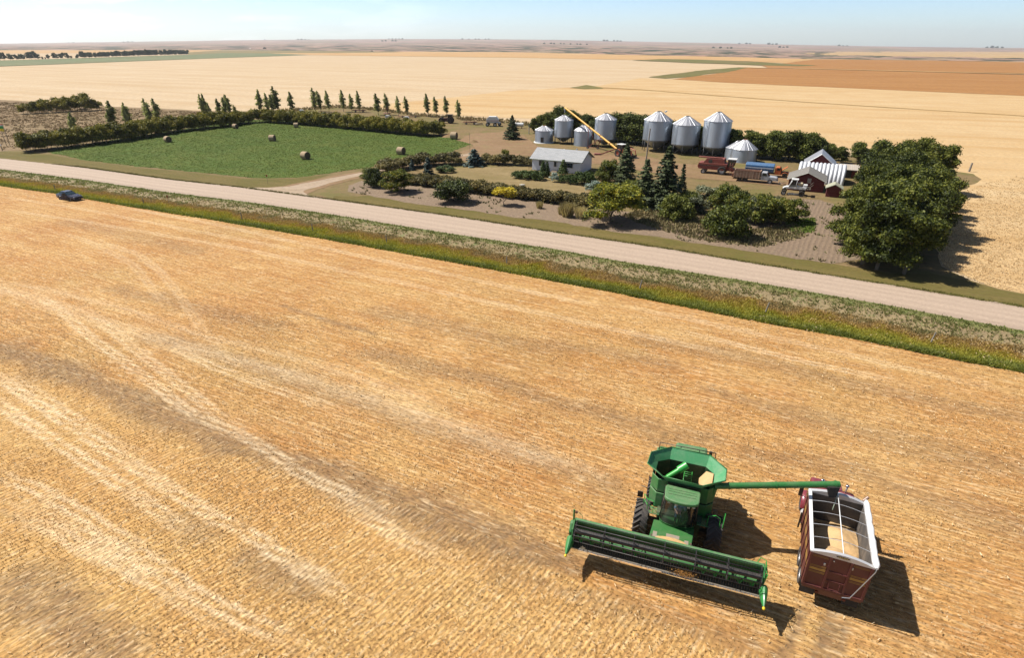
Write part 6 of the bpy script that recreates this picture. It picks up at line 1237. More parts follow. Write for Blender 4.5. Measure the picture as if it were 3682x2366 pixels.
# --- platforms, rails, mirrors
def mesh_deck(name, x0, x1, y0, y1, z):
    m = MB(); st = .09; x = x0
    while x <= x1 + .001: m.box(x - .016, x + .016, y0, y1, z - .02, z); x += st
    y = y0
    while y <= y1 + .001: m.box(x0, x1, y - .016, y + .016, z - .023, z - .003); y += st
    m.tube([(x0, y0, z - .03), (x1, y0, z - .03), (x1, y1, z - .03), (x0, y1, z - .03), (x0, y0, z - .03)], .035, 5); return m.build(name, M_GREEN2, C0)
mesh_deck('platform', -1.30, -.42, 3.98, 4.42, 1.80); mesh_deck('platform', 1.55, 2.60, 3.95, 4.5, 1.78)
m = MB(); m.tube([(-1.28, 4.42, 1.8), (-1.28, 4.45, 2.55), (-1.1, 4.05, 2.6), (-.75, 4.0, 2.55), (-.75, 4.0, 1.8)], .02, 6); m.tube([(-1.28, 4.44, 2.2), (-1.05, 4.02, 2.22), (-.75, 4.0, 2.2)], .018, 6); m.tube([(-1.05, 4.02, 1.8), (-1.05, 4.02, 2.58)], .018, 6); m.build('handrail', M_BRT, C0)
m = MB(); m.tube([(2.0, 4.0, 1.78), (2.02, 3.95, 2.45), (2.35, 3.95, 2.6), (2.6, 4.0, 2.4), (2.62, 4.0, 1.78)], .022, 6); m.tube([(2.75, 4.1, .6), (2.78, 4.05, 2.3), (2.82, 4.3, 2.55), (2.78, 4.6, 2.3), (2.75, 4.6, .6)], .022, 6); m.build('handrail', M_BRT, C0)
m = MB()
for k in range(5): m.tube([(2.75, 4.1, .65 + .27 * k), (2.75, 4.6, .65 + .27 * k)], .025, 5)
for y in (4.1, 4.6): m.tube([(2.75, y, .5), (2.7, y, 1.8)], .03, 5)
m.build('ladder', M_GDARK, C0)
m = MB(); m.tube([(2.18, 4.6, 2.4), (2.3, 4.3, 2.6), (2.3, 4.25, 2.7)], .02, 5); m.box(2.2, 2.42, 4.2, 4.24, 2.35, 2.75); m.build('mirror', M_DK, C0); m = MB(); m.tube([(-1.08, 5.3, 2.2), (-1.5, 5.35, 2.3)], .025, 5); m.box(-1.72, -1.42, 5.5, 5.55, 1.35, 1.75); m.build('mirror', M_DK, C0)
MB().box(-1.3, -1.18, 3.9, 3.95, 1.62, 1.72).build('marker_light', pm('amber', (.7, .2, .01), .3, 0, 0), C0)
# --- wheels
def bwheel(x, y, r_, w_, lug=True): o_ = wheel(C0, x, y, r_, w_, M_YTIP, ax='x', lug=lug, seg=36); o_.data.materials[0] = M_TYRE; return o_
bwheel(-1.30, 4.35, .95, .74); bwheel(2.42, 4.35, .95, .74); bwheel(-1.05, 7.3, .62, .5); bwheel(2.1, 7.3, .62, .5)
MB().box(-.95, 2.1, 4.2, 4.5, .75, 1.1).build('front_axle', M_DK, C0); MB().box(-.8, 1.9, 7.2, 7.4, .5, .75).build('rear_axle', M_DK, C0)
# --- feeder house
m = MB(); m.hexa([(-.62, 3.85, .75), (1.45, 3.85, .75), (1.32, 1.85, 1.15), (-.72, 1.85, 1.15)], [(-.62, 3.85, 1.52), (1.45, 3.85, 1.52), (1.32, 1.85, 1.95), (-.72, 1.85, 1.95)]); fh = m.build('feeder_house', M_GREEN, C0, bev=.03)
m = MB(); sl = lambda y: 1.52 + (3.85 - y) * .215
def patch(m, x0, x1, y0, y1, dz): m.add([(x0, y0, sl(y0) + dz), (x1, y0, sl(y0) + dz), (x1, y1, sl(y1) + dz), (x0, y1, sl(y1) + dz)], [(0, 1, 2, 3)])
patch(m, -.55, -.35, 2.25, 2.75, .006); patch(m, -.35, 1.0, 2.15, 2.4, .006); patch(m, .1, .75, 2.5, 2.8, .006); patch(m, 1.0, 1.2, 2.1, 2.55, .006); m.build('worn_patch', M_WEAR, fh)
m = MB(); m.lathe([(.0, .07), (.5, .05), (.85, .0)], 18); o = m.build('chaff_pile', M_CHAFF); o.scale = (.95, .30, 1); o.parent = None
T = Matrix.Translation(C0.location) @ Matrix.Rotation(R(-19), 4, 'Z'); o.location = T @ Vector((.35, 2.12, sl(2.12) + .01)); o.rotation_euler = (R(12), 0, R(-19)); tag(o, 'tan chaff lying on the feeder house behind the header beam', 'chaff')
m = MB()
for x in (-.60, 1.30): m.box(x - .04, x + .04, 1.95, 2.25, 1.9, 2.02)
m.build('latch', M_DK, fh)
for x in (-.35, 1.1): MB().tube([(x, 3.9, .8), (x, 2.2, 1.2)], .06, 8).build('lift_cylinder', M_DK, C0)
# --- header
HX0, HX1 = -4.38, 4.62
m = MB(); m.prism([(1.66, 1.30), (1.74, 1.30), (1.74, 2.16), (1.66, 2.16)], HX0, -.70, 'x'); m.prism([(1.66, 1.30), (1.74, 1.30), (1.74, 2.16), (1.66, 2.16)], 1.30, HX1, 'x'); m.box(-.70, 1.30, 1.66, 1.74, 1.78, 2.16); bs = m.build('header_back', M_GREEN, C0)
m = MB(); m.box(HX0, HX1, 1.58, 1.80, 2.16, 2.30); m.build('top_beam', M_GREEN2, C0, bev=.03)
m = MB(); m.prism([(1.70, 1.22), (1.72, 1.30), (1.3, 1.14), (.92, 1.13), (.92, 1.09), (1.3, 1.08)], HX0, HX1, 'x'); m.build('header_floor', M_DK, C0)
m = MB(); N_ = 118
for k in range(N_):
    x = HX0 + .05 + (HX1 - HX0 - .1) * k / (N_ - 1); m.add([(x - .026, .92, 1.12), (x + .026, .92, 1.12), (x, .78, 1.10), (x, .92, 1.07)], [(0, 1, 2), (0, 2, 3), (1, 3, 2)])
m.build('knife_guards', M_GALV, C0); MB().box(HX0, HX1, .88, .93, 1.10, 1.15).build('cutter_bar', pm('bar_grey', (.3, .29, .27), .5, .4), C0)
m = MB(); m.tube([(HX0 + .1, 1.38, 1.52), (HX1 - .1, 1.38, 1.52)], .16, 14); sc_ = m.build('header_auger', M_GREEN, C0)
m = MB()
for x0, x1, hand in ((HX0 + .1, -.65, 1), (1.25, HX1 - .1, -1)):
    turns = (x1 - x0) / .55; n = int(turns * 20); vs = []
    for k in range(n + 1):
        a = hand * 2 * math.pi * turns * k / n; x = x0 + (x1 - x0) * k / n
        for r_ in (.15, .30): vs.append((x, 1.38 + r_ * math.cos(a), 1.52 + r_ * math.sin(a)))
    m.add(vs, [(2 * k, 2 * k + 2, 2 * k + 3, 2 * k + 1) for k in range(n)], True)
m.build('flighting', M_BRT, sc_)
m = MB()
for k in range(12): a = k * 2.4; x = -.55 + k * .15; m.tube([(x, 1.38, 1.52), (x, 1.38 + .34 * math.cos(a), 1.52 + .34 * math.sin(a))], .012, 4)
m.build('finger', M_GALV, sc_)
# reel
RY, RZ, RR_ = 1.12, 2.08, .50; RX0, RX1 = HX0 + .12, HX1 - .12
rl = MB().tube([(RX0, RY, RZ), (RX1, RY, RZ)], .135, 16).build('reel_tube', M_REEL, C0); batA = [R(16 + 60 * k) for k in range(6)]
m = MB(); tn = MB()
for a in batA:
    y, z = RY - RR_ * math.cos(a), RZ + RR_ * math.sin(a); bt_ = MB().tube([(RX0, y, z), (RX1, y, z)], .022, 6).build('reel_bat', M_REEL, C0); tn = MB()
    x = RX0 + .05
    while x < RX1: tn.tube([(x, y, z), (x + .01, y - .05, z - .26)], .0085, 3, cap=False, smooth=False); x += .115
    tn.build('tines', M_REEL, bt_)
for i in range(7):
    x = RX0 + .02 + (RX1 - RX0 - .04) * i / 6; m = MB()
    for a in batA: m.tube([(x, RY, RZ), (x, RY - RR_ * math.cos(a), RZ + RR_ * math.sin(a))], .024, 4, smooth=False)
    m.tube([(x, RY - RR_ * math.cos(a), RZ + RR_ * math.sin(a)) for a in [R(16 + 60 * k) for k in range(7)]], .010, 4); m.build('reel_spider', M_REEL, C0)
# end sheets, dividers, drive
for s, x in ((-1, HX0), (1, HX1)):
    m = MB(); m.prism([(1.85, 1.15), (1.85, 2.2), (1.55, 2.28), (1.0, 1.75), (.75, 1.5), (.75, 1.05), (1.3, 1.0)], x - .03 * (s < 0) , x + .03 * (s > 0), 'x'); m.build('end_sheet', M_GREEN, C0)
    xx = x + s * .05; m = MB(); nn_ = 12; vs = []; 
    prof = [(1.05, 1.44, .20, .32), (.78, 1.42, .18, .28), (.45, 1.38, .125, .20), (.12, 1.35, .035, .06)]
    for (y, z, rx_, rz_) in prof:
        for k in range(nn_): a = 2 * math.pi * k / nn_; vs.append((xx + s * .02 + rx_ * math.cos(a), y, z + rz_ * math.sin(a)))
    fs = [(i * nn_ + k, i * nn_ + (k + 1) % nn_, (i + 1) * nn_ + (k + 1) % nn_, (i + 1) * nn_ + k) for i in range(3) for k in range(nn_)] + [tuple(range(nn_))]
    m.add(vs, fs, True); dv = m.build('divider', pm('divider_green', (.035, .24, .06), .3, 0, .1), C0, bev=0); MB().ball((xx + s * .02, .06, 1.35), .07, 8, (1, 1.2, 1)).build('tip', M_YTIP, dv)
    m = MB(); m.tube([(x, 1.85, 2.2), (x, 1.5, 2.35), (x, RY, RZ)], .045, 6, smooth=False); m.tube([(x + s * .04, 1.7, 1.6), (x + s * .04, 1.2, 2.05)], .035, 6); m.build('reel_arm', M_GREEN, C0)
MB().prism([(1.25, 1.5), (1.5, 1.45), (1.8, 1.9), (1.7, 2.2), (1.45, 2.2), (1.2, 1.8)], HX0 - .22, HX0 - .04, 'x').build('drive_shield', M_GREEN2, C0, bev=.05)
m = MB(); rr = random.Random(8)
for k in range(7): y = 1.1 + k * .1; m.tube([(HX1 + .03, y, 1.7), (HX1 + .12 + .03 * rr.random(), y + .08, 2.1 + .15 * rr.random()), (HX1 + .05, y + .2, 2.3)], .018, 5)
m.tube([(HX1 - .3, 1.8, 2.28), (HX1 - .2, 1.85, 2.55), (HX1 + .05, 1.8, 2.5), (HX1 + .1, 1.6, 2.2)], .022, 6); m.build('hydraulic_hose', M_BRT, C0)
m = MB(); m.tube([(HX0 - .1, 1.78, 2.05), (HX0 - .13, 1.86, 2.72)], .05, 6, smooth=False); m.tube([(HX0 - .12, 1.86, 2.66), (HX0 + .1, 1.86, 2.62), (HX0 + .32, 1.84, 2.45), (HX0 + .34, 1.8, 2.28)], .014, 5); m.build('marker_post', M_GREEN, C0); MB().box(HX0 - .06, HX0 + .06, 1.82, 1.9, 2.56, 2.66).build('marker_lamp', M_RUST, C0)
# straw lump caught on the knife
v_, f_ = None, None
r_ = np.random.default_rng(4); n = 900; q_ = np.c_[r_.normal(1.15, .26, n), r_.normal(.98, .10, n), r_.normal(1.28, .08, n)]; D_ = r_.normal(size=(n, 3)); V_, F_ = leaves(q_, D_, .055, r_, .12, 1.0)
o = link('straw_clump', npmesh('straw_clump', V_, F_, 4), pm('orange_straw', (.55, .27, .06), .8, 0, .3, (.4, .2, .05), 6)); o.location = C0.location; o.rotation_euler = C0.rotation_euler; tag(o, 'rusty orange straw clump caught on the cutter bar', 'straw')
# --- unloading auger
ua, ub = Vector((2.10, 5.05, 3.55)), Vector((8.02, 6.62, 4.08)); MB().tube([(2.0, 5.1, 2.6), (2.05, 5.05, 3.3), ua], .2, 12).build('auger_elbow', M_GREEN, C0)
ut = MB().tube([ua, ub], .165, 18).build('unloading_auger', M_GREEN, C0); m = MB(); d_ = (ub - ua).normalized()
for k in (.12, .5, .97): c_ = ua + (ub - ua) * k; m.tube([c_ - d_ * .04, c_ + d_ * .04], .185, 18)
m.build('flange', M_GREEN, ut); c_ = ub - d_ * .30
m = MB(); m.hexa([(7.62, 6.22, 3.42), (7.98, 6.30, 3.42), (7.94, 6.52, 3.50), (7.58, 6.44, 3.50)], [(7.42, 6.26, 4.02), (8.05, 6.40, 4.05), (8.02, 6.80, 4.05), (7.40, 6.66, 4.02)]); m.build('rubber_spout', M_BLK, ut, bev=.04)
# --- operator
def skin_body(name, chains, mat, parent, sub=1):
    """chains: lists of (x,y,z,r) ; first chain starts at the pelvis; later ones start on an existing joint"""
    bm = bmesh.new(); vs = {}; rad = []
    def gv(p):
        k = tuple(round(c_, 4) for c_ in p[:3])
        if k not in vs: vs[k] = bm.verts.new(p[:3]); rad.append((k, p[3]))
        return vs[k]
    for ch in chains:
        for a_, b_ in zip(ch[:-1], ch[1:]):
            A_, B_ = gv(a_), gv(b_)
            if not bm.edges.get((A_, B_)): bm.edges.new((A_, B_))
    me = bpy.data.meshes.new(name); bm.verts.index_update(); bm.to_mesh(me); bm.free(); o = link(name, me, mat, parent)
    md = o.modifiers.new('skin', 'SKIN'); md.use_smooth_shade = True; sv = me.skin_vertices[0].data
    for i, (k, r__) in enumerate(rad): sv[i].radius = (r__, r__); sv[i].use_root = (i == 0)
    s_ = o.modifiers.new('sub', 'SUBSURF'); s_.levels = sub; s_.render_levels = sub; return o
def hand(w_, s, fwd):    # wrist point, side sign, forward dir; returns chains for palm, fingers and thumb
    W_ = Vector(w_[:3]); f_ = Vector(fwd).normalized(); up = Vector((0, 0, 1)); sd = f_.cross(up).normalized(); pc = W_ + f_ * .06; ch = [[w_, (*pc, .028)]]
    for k, L_ in enumerate((.062, .075, .070, .055)):
        b0 = pc + sd * (.026 - .0175 * k) + f_ * .028; p1 = b0 + f_ * L_ * .5 - up * .012; p2 = p1 + f_ * L_ * .3 - up * .028; ch.append([(*pc, .028), (*b0, .0095), (*p1, .009), (*p2, .008)])
    t0 = W_ + f_ * .03 + sd * .03 * s; ch.append([(*pc, .028), (*t0, .012), (*(t0 + sd * .03 * s + f_ * .03 - up * .01), .009)]); return ch
DR = root('person', 'operator in a pale blue shirt and cap sitting in the combine cab', 'person', C0.location, R(-19))
sk = pm('skin', (.50, .30, .21), .55, 0, 0); bs_ = Vector((.60, 4.20, 2.14))
pel = (.60, 4.20, 2.16, .14); sp1 = (.60, 4.17, 2.38, .13); ch_ = (.60, 4.14, 2.60, .155); nk = (.60, 4.12, 2.74, .06); hd0 = (.60, 4.10, 2.84, .075); hd1 = (.60, 4.09, 2.94, .088); hd2 = (.60, 4.10, 3.02, .06)
chs = [[pel, sp1, ch_, nk, hd0, hd1, hd2]]; sleeves = [[pel, sp1, ch_, (.60, 4.13, 2.70, .09)]]; legs_ = []
for s in (-1, 1):
    sh = (.60 + s * .19, 4.13, 2.62, .065); el = (.60 + s * .27, 3.98, 2.40, .045); wr = (.60 + s * .15, 3.80, 2.40, .028); chs.append([ch_, sh, el, wr]); chs += hand(wr, -s, (-s * .2, -1, -.1))
    sleeves.append([ch_, (sh[0], sh[1], sh[2], .08), (el[0], el[1], el[2], .06)]); kn = (.60 + s * .16, 3.78, 2.14, .065); an = (.60 + s * .16, 3.70, 1.82, .045); ft = (.60 + s * .17, 3.60, 1.77, .035)
    hp = (.60 + s * .1, 4.16, 2.13, .10); chs.append([pel, hp, kn, an, ft]); legs_.append([(.60, 4.2, 2.15, .15), (hp[0], hp[1], hp[2], .115), (kn[0], kn[1], kn[2], .082), (an[0], an[1], an[2], .06)])
chs.append([hd1, (.60, 3.985, 2.925, .013)])
body = skin_body('body', chs, sk, DR); skin_body('shirt', [[(p[0], p[1], p[2], p[3] + .018) for p in c__] for c__ in sleeves], pm('blue_shirt', (.30, .45, .62), .8, 0, 0), DR); skin_body('trousers', legs_, pm('dark_jeans', (.03, .05, .10), .8, 0, 0), DR)
m = MB(); m.ball((.60, 4.11, 2.985), .108, 8, (1, 1.05, .72)); m.box(.52, .68, 3.91, 4.03, 2.965, 2.98); m.build('cap', pm('cap_cloth', (.10, .14, .20), .8, 0, 0), DR); m = MB()
for s in (-1, 1): m.ball((.60 + s * .032, 4.012, 2.945), .011, 5)
m.build('eyes', M_BLK, DR); MB().box(.575, .625, 4.005, 4.012, 2.875, 2.882).build('mouth', pm('lips', (.3, .1, .08), .6, 0, 0), DR); m = MB()
for s in (-1, 1): m.ball((.60 + s * .088, 4.10, 2.93), .022, 5, (.5, 1, 1.4))
m.build('ears', sk, DR)

# ================================================================== GRAIN TRUCK IN THE FIELD
TR_ = root('tandem_grain_truck', 'maroon grain truck with open box being filled beside the combine', 'truck', (14.945, 19.295, 0), R(-23.5))
M_MAR = pm('maroon_box', (.105, .018, .020), .5, 0, .22, (.16, .08, .055), 2.0); M_MARC = pm('maroon_cab', (.22, .025, .045), .3, 0, .1); M_ALU = pm('aluminium_rail', (.62, .62, .64), .42, .3, .2, (.45, .42, .38), 3); M_TARP = pm('white_tarp', (.88, .88, .86), .5, 0, .05); M_DKIN = pm('box_inside', (.085, .08, .078), .65, 0, .4, (.30, .24, .18), 1.5); M_GST = pm('gold_stripe', (.42, .25, .05), .5, 0, .3, (.2, .08, .04))
Wd, Lb, z0, z1 = 1.28, 4.52, 1.12, 3.20
m = MB(); m.box(-Wd, Wd, 0, .06, z0, z1); m.build('tailgate', M_MAR, TR_); tg = TR_.children[-1]
m = MB(); m.box(-Wd - .002, -Wd + .05, .06, Lb, z0, z1); m.build('side_wall', M_MAR, TR_); m = MB(); m.box(Wd - .05, Wd + .002, .06, Lb, z0, z1); m.build('side_wall', M_MAR, TR_); MB().box(-Wd + .05, Wd - .05, Lb - .06, Lb, z0, z1).build('front_wall', M_MAR, TR_)
m = MB(); m.box(-Wd + .052, -Wd + .062, .075, Lb - .075, z0 + .08, z1 - .01); m.box(Wd - .062, Wd - .052, .075, Lb - .075, z0 + .08, z1 - .01); m.box(-Wd + .06, Wd - .06, Lb - .075, Lb - .065, z0 + .08, z1 - .01); m.box(-Wd + .06, Wd - .06, .065, .075, z0 + .08, z1 - .01); m.build('lining', M_DKIN, TR_); MB().box(-Wd + .05, Wd - .05, .06, Lb - .06, z0, z0 + .08).build('floor', M_WEAR, TR_)
def arc(x, h_): return h_ * (1 - (x / Wd) ** 2)
for y0, y1, nm in ((-.03, .13, 'rear_cap'), (Lb - .15, Lb + .04, 'front_cap')):
    n = 14; vs = []; fs = []
    for k in range(n + 1):
        x = -Wd - .02 + (2 * Wd + .04) * k / n; zt = z1 + .03 + arc(max(-Wd, min(Wd, x)), .22)
        vs += [(x, y0, z1 - .03), (x, y0, zt), (x, y1, zt), (x, y1, z1 - .03)]
    for k in range(n):
        a = 4 * k; fs += [(a, a + 4, a + 5, a + 1), (a + 1, a + 5, a + 6, a + 2), (a + 2, a + 6, a + 7, a + 3), (a + 3, a + 7, a + 4, a)]
    fs += [(0, 1, 2, 3), (4 * n, 4 * n + 3, 4 * n + 2, 4 * n + 1)]; MB().add(vs, fs).build(nm, M_ALU, TR_)
MB().box(-Wd - .04, -Wd + .11, .0, Lb, z1 - .02, z1 + .05).build('top_rail', M_TARP, TR_); MB().box(Wd - .08, Wd + .03, .0, Lb, z1 - .02, z1 + .04).build('top_rail', M_ALU, TR_)
m = MB(); rr = random.Random(2); m.tube([(Wd + .04 + .012 * math.sin(k * 1.7), -.12 + (Lb + .15) * k / 22, z1 + .14 + .01 * math.sin(k * 2.6)) for k in range(23)], [.06] + [.125 + .012 * math.sin(k * 1.3) + .008 * rr.random() for k in range(21)] + [.07], 12); m.build('rolled_tarp', M_TARP, TR_)
for y in (.95, 1.85, 2.75, 3.62): MB().tube([(-Wd + .04 + (2 * Wd - .08) * k / 12, y, z1 + .02 + arc(-Wd + .04 + (2 * Wd - .08) * k / 12, .20)) for k in range(13)], .012, 6).build('tarp_bow', M_ALU, TR_)
MB().tube([(.0, .1, z1 + .25), (.0, Lb - .1, z1 + .25)], .022, 6).build('ridge_pole', M_TARP, TR_); MB().tube([(-.01, Lb - .15, z1 + .24), (-.16, Lb - .75, z1 - .35)], .022, 6).build('pull_rod', pm('pale_green_rod', (.4, .5, .38), .5), TR_)
m = MB(); m.tube([(Wd + .04, -.14, z1 + .12), (Wd + .02, -.2, z1 - .02), (.72, -.16, z0 + .12), (.42, -.16, z0 + .02)], .022, 6); m.build('tarp_crank', M_GALV, TR_)
# tailgate framing, stripes and the oval badge
m = MB()
for x in (-.42, .42): m.box(x - .045, x + .045, -.055, -.003, z0, z1 - .05)
m.box(-.42, .42, -.045, -.003, 2.28, 2.34); m.box(-.42, .42, -.045, -.003, 1.75, 1.80)
for x in (-Wd + .05, Wd - .05): m.box(x - .05, x + .05, -.05, -.003, z0, z1 - .03)
m.box(-Wd, Wd, -.06, -.004, z0, z0 + .12); m.build('gate_frame', M_MAR, tg)
for xa, xb in ((-Wd + .12, -.5), (.5, Wd - .12)):
    m = MB(); m.box(xa, xb, -.008, -.001, 2.18, 2.32)
    for z_ in (2.38, 2.44, 2.08, 2.02): m.box(xa, xb, -.007, -.001, z_, z_ + .022)
    for z_ in (2.98, 3.04): m.box(xa, xb, -.007, -.001, z_, z_ + .015)
    m.build('gold_stripe', M_GST, tg)
m = MB()
for x in (-.02,): m.tube([(-.22, -.03, 1.72), (-.22, -.09, 1.35), (.22, -.09, 1.35), (.22, -.03, 1.72)], .022, 6)
m.box(-.25, .25, -.03, -.003, 1.4, 1.72); m.build('grain_chute', M_MAR, tg); MB().box(-.65, -.58, -.07, -.02, 2.62, 2.72).build('latch', M_GALV, tg); MB().box(-.32, -.27, -.07, -.02, 2.98, 3.02).build('latch', M_GALV, tg); MB().box(.47, .51, -.07, -.02, 2.8, 2.92).build('latch', M_GALV, tg)
bd = MB(); n = 24; bd.prism([(.28 * math.cos(2 * math.pi * k / n), 3.33 + .052 * math.sin(2 * math.pi * k / n)) for k in range(n)], -.045, -.031, 'y'); bdo = bd.build('oval_badge', pm('badge_dark', (.02, .02, .035), .4, 0, 0), TR_); m = MB()
for k, x in enumerate((-.17, -.10, -.03, .04, .11, .18)): m.box(x - .022, x + .018, -.050, -.046, 3.312, 3.348 if k % 2 else 3.342)
m.build('badge_mark', pm('badge_gold', (.65, .45, .08), .4, 0, 0), bdo)
for s in (-1, 1):
    m = MB(); X_ = s * (Wd + .004)
    for z_, h_ in ((2.2, .13), (2.4, .03), (2.06, .03)): m.box(X_ - .004, X_ + .004, .1, Lb, z_, z_ + h_)
    m.build('side_stripe', M_GST, TR_)
    m = MB()
    for k in range(6): y = .25 + k * .82; m.box(X_ - .035, X_ + .035, y - .04, y + .04, z0, z1 - .05)
    m.build('side_stake', M_MAR, TR_)
# chassis, rear gear
m = MB(); m.box(-.42, -.30, .1, 8.2, .75, 1.0); m.box(.30, .42, .1, 8.2, .75, 1.0); m.build('chassis_rail', M_DK, TR_); m = MB(); m.box(-Wd + .05, Wd - .05, .02, .14, .95, 1.12); m.box(-.5, .5, .05, .2, .72, .95); m.build('rear_bumper', M_RUST, TR_)
for x in (-.92, .92): MB().box(x - .33, x + .33, .32, .345, .28, .98).build('mud_flap', M_BLK, TR_)
for x in (-1.05, 1.05): MB().lathe([(0, 0), (.07, 0), (.08, .04)], 12, (x * .55, .0, .84), ax='y').build('tail_lamp', pm('tail_red', (.12, .01, .01), .3, 0, 0), TR_)
def twheel(x, y, rim=M_ALU, w_=.28): o_ = wheel(TR_, x, y, .52, w_, rim, ax='x', seg=30); o_.data.materials[0] = M_TYRE; return o_
for y in (1.25, 2.42):
    for x in (-1.13, -.80, .80, 1.13): twheel(x, y)
MB().box(-.9, .9, 1.18, 1.32, .45, .6).build('axle', M_DK, TR_); MB().box(-.9, .9, 2.35, 2.49, .45, .6).build('axle', M_DK, TR_)
for x in (-1.02, 1.02): twheel(x, 6.85, M_ALU, .3)
# cab and hood
cb = MB().prism([(4.75, .85), (6.25, .85), (6.25, 1.75), (6.0, 2.55), (4.75, 2.6)], -1.08, 1.08, 'x').build('cab', M_MARC, TR_, bev=.12); MB().prism([(6.27, .7), (8.1, .7), (8.15, 1.45), (7.9, 1.6), (6.27, 1.85)], -.8, .8, 'x').build('hood', M_MARC, TR_, bev=.12)
MB().prism([(6.28, 1.85), (6.31, 1.85), (6.08, 2.48), (6.05, 2.48)], -.95, .95, 'x').build('windshield', M_GLS, cb)
for s in (-1, 1):
    MB().prism([(5.2, 1.7), (6.1, 1.7), (5.95, 2.4), (5.2, 2.4)], s * 1.09 - .01, s * 1.09 + .01, 'x').build('side_window', M_GLS, cb)
    MB().at(Matrix.Translation((s * 1.02, 6.85, .52))).lathe([(.60, -.2), (.68, -.12), (.70, .1), (.66, .2)], 16, ax='x', a0=R(5), a1=R(175)).build('fender', M_MARC, TR_)
    MB().lathe([(0, 0), (.1, 0), (.12, -.06)], 14, (s * .62, 8.16, 1.1), ax='y').build('headlight', M_WHT, TR_)
    m = MB(); m.tube([(s * 1.1, 6.0, 1.5), (s * 1.42, 5.9, 1.7), (s * 1.42, 5.9, 2.3), (s * 1.1, 6.0, 2.4)], .02, 5); m.box(s * 1.42 - .10, s * 1.42 + .10, 5.84, 5.88, 1.65, 2.25); m.build('side_mirror', M_DK, TR_)
    MB().lathe([(.22, -.5), (.25, -.45), (.25, .45), (.22, .5)], 16, (s * .95, 5.4, .62), ax='y').build('fuel_tank', M_ALU, TR_)
for x in (-.55, .62):
    m = MB(); m.tube([(x, 5.85, 2.5), (x, 5.85, 2.95)], .035, 8); m.build('chrome_horn', M_GALV, TR_); m = MB(); m.ball((x, 5.85, 3.02), .10, 8, (1, 1, .8)); m.build('horn_bell', pm('chrome', (.75, .75, .78), .1, 1, 0), TR_.children[-1])
MB().tube([(1.22, 4.85, .9), (1.22, 4.85, 2.9), (1.28, 4.85, 3.1), (1.45, 4.95, 3.32)], [.09, .09, .08, .075], 10).build('exhaust_stack', pm('stack_brown', (.42, .30, .24), .45, .5, .3), TR_); MB().box(1.28, 1.55, 4.72, 4.98, 2.55, 2.95).build('air_cleaner', M_DK, TR_)
m = MB(); m.box(-1.22, -1.14, 4.65, 4.75, .9, 2.2); m.box(-1.42, -1.34, 4.1, 4.16, .9, 1.9); m.tube([(-1.28, 4.3, 1.1), (-1.38, 3.7, 1.6)], .03, 5); m.build('step_bracket', M_DK, TR_)
# grain in the box
gx, gy = np.meshgrid(np.linspace(-Wd + .066, Wd - .066, 60), np.linspace(.08, Lb - .08, 100), indexing='ij')
gz = z0 + .42 + .10 * wob(gx, gy, 1.3, 3) + .02 * wob(gx, gy, 7, 1)
for mx, my, rr_, hh_ in ((.05, 1.05, 1.75, 1.12), (.35, 3.25, 1.35, .62), (-.5, 2.3, 1.0, .15)): gz = np.maximum(gz, z0 + .36 + hh_ * (1 - np.hypot(gx - mx, (gy - my)) * (1 + .07 * wob(gx, gy, 2.4, 5)) / rr_) + .018 * wob(gx, gy, 5, 2))
o = link('grain_load', npmesh('grain_load', np.stack([gx, gy, gz], -1), grid(gx, gy), 4, True), M_GRAIN); o.location = TR_.location; o.rotation_euler = TR_.rotation_euler; tag(o, 'pale tan grain in two mounds filling the bottom of the truck box', 'grain')

# ================================================================== CAR
pc = uvw(-112.4, 56.4); CR = root('parked_car', 'dark blue sedan with an open front door parked at the field edge', 'car', (float(pc[0]), float(pc[1]), .04), RA + R(4))
M_CARP = pm('car_paint', (.055, .058, .095), .25, .3, .06); M_CGL2 = glassmat('car_glass', (.02, .035, .045), .8)
def loft(m, secs):
    n = len(secs[0]); vs = [p for s_ in secs for p in s_]; fs = [(i * n + k, i * n + (k + 1) % n, (i + 1) * n + (k + 1) % n, (i + 1) * n + k) for i in range(len(secs) - 1) for k in range(n)] + [tuple(range(n))[::-1], tuple(range((len(secs) - 1) * n, len(secs) * n))]; return m.add(vs, fs, True)
def sec(x, hw, zb_, zm, zt, tw): return [(x, -hw, zb_ + .08), (x, -hw * .92, zb_), (x, hw * .92, zb_), (x, hw, zb_ + .08), (x, hw, zm), (x, hw * tw, zt), (x, -hw * tw, zt), (x, -hw, zm)]
m = MB(); loft(m, [sec(-2.3, .72, .38, .66, .80, .9), sec(-2.15, .84, .26, .76, .92, .9), sec(-1.4, .88, .24, .80, .95, .9), sec(0, .89, .22, .82, .94, .92), sec(1.0, .88, .24, .78, .90, .9), sec(1.9, .84, .26, .66, .78, .88), sec(2.25, .72, .34, .56, .64, .88)]); m.build('body', M_CARP, CR)
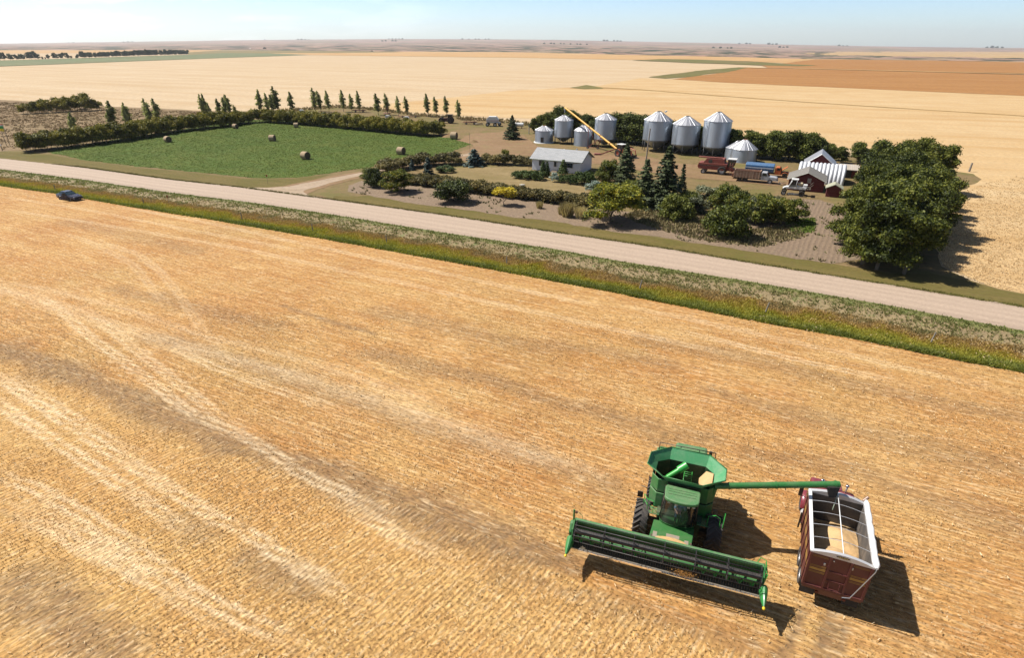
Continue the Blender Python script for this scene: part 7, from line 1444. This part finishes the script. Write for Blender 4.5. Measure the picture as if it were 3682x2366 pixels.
m = MB(); loft(m, [[(-1.75, -.70, .90), (-1.75, .70, .90), (-1.7, .66, .93), (-1.7, -.66, .93)], [(-1.0, -.78, .92), (-1.0, .78, .92), (-1.0, .58, 1.36), (-1.0, -.58, 1.36)], [(.15, -.80, .92), (.15, .80, .92), (.15, .58, 1.38), (.15, -.58, 1.38)], [(1.05, -.72, .88), (1.05, .72, .88), (1.0, .68, .91), (1.0, -.68, .91)]]); m.build('window_band', M_CGL2, CR)
MB().box(-1.02, .22, -.60, .60, 1.365, 1.40).build('roof', M_CARP, CR, bev=.03)
m = MB(); m.prism([(-.02, .28), (1.0, .28), (1.0, .86), (.85, .90), (.0, .90)], -.03, .03, 'y'); dr = m.build('open_door', M_CARP, CR, bev=.02); dr.location = (.85, -.90, .02); dr.rotation_euler = (0, 0, R(180 + 55)); MB().prism([(.1, .92), (.75, .92), (.6, 1.3), (.15, 1.32)], -.01, .01, 'y').build('door_window', M_CGL2, dr)
MB().box(-.15, .85, -.905, -.80, .3, .88).build('door_opening', M_BLK, CR); MB().box(2.22, 2.27, -.42, .42, .45, .6).build('grille', M_BLK, CR); MB().box(2.26, 2.30, -.2, .2, .3, .42).build('number_plate', M_WHT, CR); MB().box(2.1, 2.36, -.78, .78, .28, .44).build('bumper', M_CARP, CR, bev=.05)
for s in (-1, 1): MB().box(2.12, 2.24, s * .6 - .14, s * .6 + .14, .54, .66).build('headlight', M_GALV, CR, bev=.03); MB().box(-2.3, -2.22, s * .6 - .12, s * .6 + .12, .6, .74).build('tail_light', pm('tail_red', (.12, .01, .01), .3, 0, 0), CR); MB().box(.75, .85, s * .98 - .06, s * .98 + .06, .92, 1.04).build('wing_mirror', M_CARP, CR, bev=.02)
for x in (-1.35, 1.42):
    for y in (-.80, .80): wheel(CR, x, y, .31, .2, M_GALV)
# ================================================================== AIR
m, t, b = newmat('haze'); t.nodes.remove(b); pv = N(t, 'VolumePrincipled'); pv.inputs['Color'].default_value = (.93, .95, .98, 1); pv.inputs['Density'].default_value = 5.0e-5; pv.inputs['Anisotropy'].default_value = .3
t.links.new(pv.outputs[0], t.nodes['Material Output'].inputs['Volume'])
hz = MB().box(-15500, 15500, -400, 15500, -2, 420).build('haze', m); hz.visible_shadow = True; tag(hz, 'pale dry summer haze over the plain', 'haze', kind='stuff')
